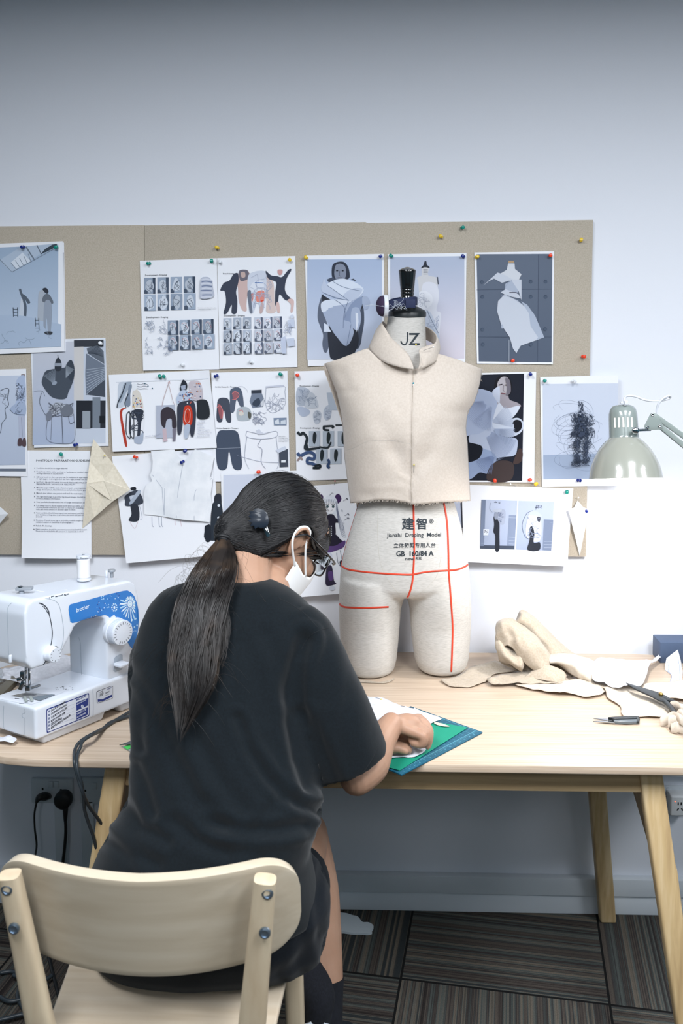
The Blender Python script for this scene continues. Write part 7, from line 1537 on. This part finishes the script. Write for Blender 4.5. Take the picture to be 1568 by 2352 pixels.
TIE = H(-.136, 0, -.082); TIE = atY(514, 1237, TIE.y)
hu.limb([H(-.045, 0, -.010), H(-.095, 0, -.052), TIE], [.074, .044, .015], n=28)
hu.ell(H(.062, 0, .012), (.042, .064, .052), M=HM, n=32, k=20)
hme = remesh(hu, .0032, 10)
def hloc(c): d_ = c-HC; return d_.dot(PF), d_.dot(PR), d_.dot(PU)
def keep_hair(c):
    f, r, u = hloc(c)
    if f > .05: return u > (.006 if abs(r) < .05 else .002)
    return u > low(f, r)
bm = bmesh.new(); bm.from_mesh(hme); bmesh.ops.delete(bm, geom=[f_ for f_ in bm.faces if not keep_hair(f_.calc_center_median())], context='FACES'); bmesh.ops.smooth_vert(bm, verts=[v_ for v_ in bm.verts if v_.is_boundary], factor=.5, use_axis_x=True, use_axis_y=True, use_axis_z=True)
bm.to_mesh(hme); bm.free()
HB = bvh_of(hme)
t_hair = put('hair', hme, hairs, t_p, smooth=True, solid=.004)
RH = random.Random(17)
def on_shell(q, lift):
    """push a local point out to the hair shell"""
    f, r, u = q; dx, dy, dz = (f-HCn[0])/HR_[0], r/HR_[1], (u-HCn[2])/HR_[2]; k = 1/math.sqrt(dx*dx+dy*dy+dz*dz); k = max(k, 1e-3)
    return H(HCn[0]+dx*k*HR_[0]*(1+lift), dy*k*HR_[1]*(1+lift), HCn[2]+dz*k*HR_[2]*(1+lift))
st = MB(); tl = (-.128, 0, -.080)
def slerp_path(a, b, n, lift, wob):
    # great-circle on the unit shell
    ua = V(((a[0]-HCn[0])/HR_[0], a[1]/HR_[1], (a[2]-HCn[2])/HR_[2])).normalized(); ub = V(((b[0]-HCn[0])/HR_[0], b[1]/HR_[1], (b[2]-HCn[2])/HR_[2])).normalized()
    om = math.acos(max(-1, min(1, ua.dot(ub)))); out = []
    for i in range(n):
        t = i/(n-1); v_ = (ua*math.sin((1-t)*om)+ub*math.sin(t*om))/max(math.sin(om), 1e-4) if om > .01 else ua
        v_ = v_+V((wob[0], wob[1], wob[2]))*math.sin(t*math.pi); v_.normalize(); k = 1+lift*(1 if t < .97 else .6)
        f, r, u = HCn[0]+v_.x*HR_[0]*k, v_.y*HR_[1]*k, HCn[2]+v_.z*HR_[2]*k
        if abs(r) > .03 and f > -.095: u = max(u, low(f, r)+.004)
        q_ = H(f, r, u); nr = HB.find_nearest(q_+ (q_-HC)*.35); out.append(nr[0]+nr[1]*(.0022+lift*.1)*(1 if (nr[0]-HC).dot(nr[1]) > 0 else -1))
    return out
for i in range(1900):
    ph = RH.uniform(-1.0, 1.0)
    # roots all over: forehead line, temples, above the ears, crown
    kind = RH.random()
    if kind < .5: a = (.088+RH.uniform(-.02, .008), ph*.062, .050+RH.uniform(0, .03))
    elif kind < .8: a = (RH.uniform(-.05, .07), .078*(1 if RH.random() < .8 else -1), RH.uniform(.022, .08))
    else: a = (RH.uniform(-.08, .08), RH.uniform(-.06, .07), .10)
    b = (tl[0]+RH.uniform(-.004, .004), RH.uniform(-.014, .014), tl[2]+RH.uniform(-.008, .010))
    if kind >= .5 and kind < .8 and low(a[0], 0) > a[2]-.002: continue
    P_ = slerp_path(a, b, 16, RH.uniform(.0, .02), (RH.uniform(-.03, .03), RH.uniform(-.05, .05), RH.uniform(-.03, .06)))
    r0 = RH.uniform(.0004, .0008); st.tube(P_, [r0*.5]+[r0]*14+[r0*.6], 4, None, False)
put('combed_strands', st, hairs, t_hair, smooth=True, kind='stuff')
# nape wisps and flyaways
wi = MB()
for i in range(150):
    f = RH.uniform(-.10, -.02); q = H(f, RH.uniform(.02, .075) if RH.random() < .8 else -.04, low(f, 0)+RH.uniform(0, .012)); d_ = (-PU*RH.uniform(.010, .034)+PF*RH.uniform(-.016, .012)+PR*.002)
    h_ = on_shell(hlocal(q), .004); wi.tube([h_, h_+d_*.5+PR*RH.uniform(-.002, .002), h_+d_+PF*RH.uniform(-.006, .006)-PR*.002], [.0004, .0003, .00012], 3, None, False)
for i in range(50):
    a = (RH.uniform(-.06, .08), RH.uniform(-.05, .07), .10); P_ = slerp_path(a, (a[0]-.05+RH.uniform(-.03, .03), a[1]+RH.uniform(-.02, .02), .09), 6, RH.uniform(.02, .06), (0, 0, 0)); wi.tube(P_, .00018, 3, None, False)
put('wispy_strands', wi, hairm, t_hair, kind='stuff')
# fringe hanging past the glasses
fg = MB()
for i in range(420):
    t = RH.random(); sd = RH.uniform(-.045, .06)
    a = on_shell((.050+.040*t, sd, .052-.030*t*abs(sd)/.05), .01); 
    x0, y0 = proj(a); ex = lerp(728, 751, RH.random()); ey = lerp(1215, 1296, RH.random()**.55)-max(0, ex-738)*2.0
    e = atY(ex, ey, a.y+RH.uniform(.0, .02)); m_ = lerp(a, e, .5)+PF*.010+V((.004, 0, .012))
    if x0 < 680: continue
    r0 = RH.uniform(.0005, .0009); fg.tube(catmull([a, m_, e], 5), [r0]*8+[r0*.6, r0*.4, r0*.2], 4, None, False)
put('fringe', fg, hairs, t_hair, smooth=True, kind='stuff')
# ponytail
PTL = [(1235, 503, 524, -.0), (1258, 482, 536, -.03), (1290, 456, 545, -.06), (1330, 432, 542, -.075), (1380, 408, 530, -.08), (1430, 394, 524, -.08), (1490, 386, 516, -.075), (1540, 388, 505, -.075), (1590, 400, 488, -.075), (1640, 406, 456, -.07), (1695, 408, 420, -.065)]
def shy(x, y):
    h_ = SHB.ray_cast(CAM, rayd(x, y).normalized()); return h_[0].y if h_[0] is not None else None
ty = TIE.y
def pony(t, py, lift):
    L, R_, _ = interp(PTL, py); x = lerp(L, R_, t); s_ = shy(x, py)
    base = float(np.interp(py, [1235, 1300, 1360], [ty, ty-.055, -.80]))
    Y = base if s_ is None or py < 1345 else min(s_-.006, base if py < 1360 else 9)
    if py >= 1300 and py < 1400: k = (py-1300)/100; Y = lerp(base, (s_ if s_ is not None else base)-.006, k)
    return atY(x, py, Y-lift)
core = MB(); R = []
for py in (1236, 1250, 1275, 1310, 1350, 1400, 1450, 1500, 1530, 1550, 1565):
    a_ = pony(.2, py, .004); b_ = pony(.8, py, .004); c = (a_+b_)/2; hw = (b_-a_).length/2*(1 if py < 1500 else lerp(1, .15, (py-1500)/70)); dp = min(.024, .010+.0002*(py-1236)) if py < 1500 else .009
    R.append([c+V((math.cos(q)*hw, math.sin(q)*dp-.004, 0)) for q in [2*math.pi*k/20 for k in range(20)]])
core.rings(R[::-1]); pt_o = put('ponytail', core, hairm, t_hair, smooth=True)
ps = MB(); CL = [(RH.random(), lerp(1440, 1700, RH.random()**.6), RH.uniform(.004, .036), RH.uniform(-.16, .16), RH.uniform(0, 6), RH.uniform(-.14, .24)) for _ in range(46)]
for i in range(1300):
    c_ = CL[RH.randrange(46)]; t0 = min(1, max(0, c_[0]+RH.gauss(0, .10))); end = c_[1]+RH.uniform(-60, 12); lf = c_[2]+RH.uniform(-.003, .004); t1 = min(1.06, max(-.04, c_[0]*.8+c_[5]+RH.gauss(0, .035))); pys = np.linspace(1238, end, 13); P_ = []; jx = RH.uniform(0, 6)
    for k, py in enumerate(pys):
        q = k/12; t = lerp(t0, t1, q)+c_[3]*math.sin(q*7+c_[4])*q+.012*math.sin(q*9+jx); P_.append(pony(t, float(py), max(.001, lf)*min(1, .15+q*3)*(1-.35*q)))
    r0 = RH.uniform(.0003, .0008); ps.tube(P_, [r0]*9+[r0*.8, r0*.6, r0*.4, r0*.15], 4, None, False)
put('ponytail_strands', ps, hairm, t_hair, smooth=True, kind='stuff')
fa = MB()
for i in range(150):
    py = RH.uniform(1255, 1660); sd = -1 if RH.random() < .55 else 1; a_ = pony(.1 if sd < 0 else .9, py, .012); L = RH.uniform(.02, .06)
    d1 = V((sd*RH.uniform(.2, 1), -.1, RH.uniform(-.6, .9)))*L; d2 = V((sd*RH.uniform(-.6, .8), 0, -1))*L
    if py < 1340 and sd < 0: d1 = V((-.9, 0, .5))*L
    fa.tube(catmull([a_, a_+d1*.5, a_+d1*.8+d2*.3, a_+d1*.9+d2*.8], 4), .00016, 3, None, False)
put('flyaway_strands', fa, hairm, t_hair, kind='stuff')
tt = MB(); ax_ = (pony(.5, 1262, 0)-TIE).normalized(); rot = V((0, 0, 1)).rotation_difference(ax_).to_matrix()
tieC = pony(.5, 1240, 0)
tt.rings([[tieC+rot@V((math.cos(a)*(.014+.004*math.cos(b)), math.sin(a)*(.012+.004*math.cos(b)), .004*math.sin(b))) for b in [2*math.pi*k/8 for k in range(8)]] for a in [2*math.pi*k/24 for k in range(25)]], None, False)
put('hair_tie', tt, mat('tie_black', (14, 15, 18), .6), t_hair, smooth=True)
# hair clip: plain black badge with a notched edge and a steel alligator clip
def hitp(x, y, l=0): return hit(HB, x, y, l) or atY(x, y, HC.y-.07)
c0 = hitp(600, 1193); nx_ = (hitp(610, 1193)-hitp(590, 1193)).normalized(); ny_ = (hitp(600, 1183)-hitp(600, 1203)).normalized(); nn = nx_.cross(ny_).normalized(); nn = nn if nn.dot(CAM-c0) > 0 else -nn
t_cl = thing('hair_clip', c0, 'plain glossy black hair clip with notched edge above the ear', 'hair clip')
op = [(-27, -6), (-22, -12), (-26, -17), (-16, -18), (-12, -24), (-2, -24), (8, -21), (15, -14), (19, -4), (20, 6), (17, 15), (10, 20), (0, 21), (-5, 18), (-12, 23), (-14, 15), (-23, 16), (-19, 8), (-28, 4), (-20, 0)]
s_ = 1/1165*1.0
put('clip_badge', MB().prism([c0+nn*.017+nx_*x*s_+ny_*(-y)*s_ for x, y in op], nn*.003), mat('clip_black', (26, 34, 46), .3, coat=.8), t_cl, bevel=.0008)
put('clip_jaw', MB().box(c0+nn*.015+nx_*.0125+ny_*(-.024), (.008, .004, .022), M=Matrix((nx_, nn, ny_)).transposed()@Matrix.Rotation(-.35, 3, 'Y')), chrome, t_cl, bevel=.0008)
# ---------------- mask
mk = mat('mask_white', (232, 232, 232), .85, bump=(500, .1, .0005))
G = []; 
def mpt(th, v):
    ut = float(np.interp(abs(th), [0, .35, .8, 1.15, 1.45], [-.004, -.012, -.046, -.052, -.040])); ub = float(np.interp(abs(th), [0, .8, 1.45], [-.122, -.112, -.090]))
    u = lerp(ut, ub, v); a_ = float(np.interp(u, [-.122, -.09, -.05, -.02, 0], [.088, .108, .118, .114, .100])); b_ = .070
    return H(a_*math.cos(th)**.85 if math.cos(th) > 0 else 0, b_*math.sin(th), u)
for i in range(13): G.append([mpt(-1.45+2.9*j/40, i/12) for j in range(41)])
t_mk = thing('face_mask', mpt(0, 1), 'white fabric face mask with ear loops worn by the seated person', 'face mask')
put('mask_panel', MB().grid(G), mk, t_mk, smooth=True, solid=.0015)
for s in (-1, 1):
    put('ear_loop', MB().tube(catmull([mpt(s*1.42, .15), H(-.014, s*.086, -.028), H(-.030, s*.090, -.008), H(-.028, s*.089, .012), H(-.012, s*.087, .024), H(.006, s*.084, .020), H(.016, s*.078, -.005), mpt(s*1.02, .04)], 6), .0028, 8, flat=.45, up=PR), mat('loop_white', (236, 236, 236), .7), t_mk, smooth=True)
MBm = bvh_of(raw_mesh(MB().grid(G)))
# ---------------- glasses
gb = mat('glasses_black', (16, 16, 20), .2, coat=.5); t_g = thing('glasses', H(.112, 0, -.03), 'black-framed glasses worn by the seated person', 'glasses')
for s in (-1, 1):
    put('temple', MB().tube(catmull([H(-.028, s*.088, -.006), H(-.004, s*.090, .012), H(.03, s*.093, .010), H(.07, s*.088, .006), H(.100, s*.078, .004), H(.108, s*.066, .002)], 5), .0034, 8, flat=.6), gb, t_g, smooth=True)
    c_ = H(.108, s*.036, -.008); rim = [c_+PR*math.copysign(abs(math.cos(a))**.75, math.cos(a))*.029+PU*math.copysign(abs(math.sin(a))**.75, math.sin(a))*.023-PF*(.010*(math.cos(a)*s > 0)*abs(math.cos(a))**2) for a in [2*math.pi*k/32 for k in range(32)]]
    R = []
    for k in range(33):
        p_ = rim[k % 32]; o = (p_-c_).normalized(); R.append([p_+o*.0019*math.cos(b)+PF*.0024*math.sin(b) for b in [2*math.pi*j/8 for j in range(8)]])
    put('rim', MB().rings(R, None, False), gb, t_g, smooth=True)
    put('lens', MB().add(rim+[p_+PF*.0012 for p_ in rim], [tuple(range(32)), tuple(range(63, 31, -1))]+[(k, (k+1) % 32, 32+(k+1) % 32, 32+k) for k in range(32)]), mat('lens_glass', (235, 242, 245), .03, trans=1), t_g)
put('bridge', MB().tube(catmull([H(.108, -.008, -.002), H(.113, 0, .002), H(.108, .008, -.002)], 5), .002, 8), gb, t_g, smooth=True)
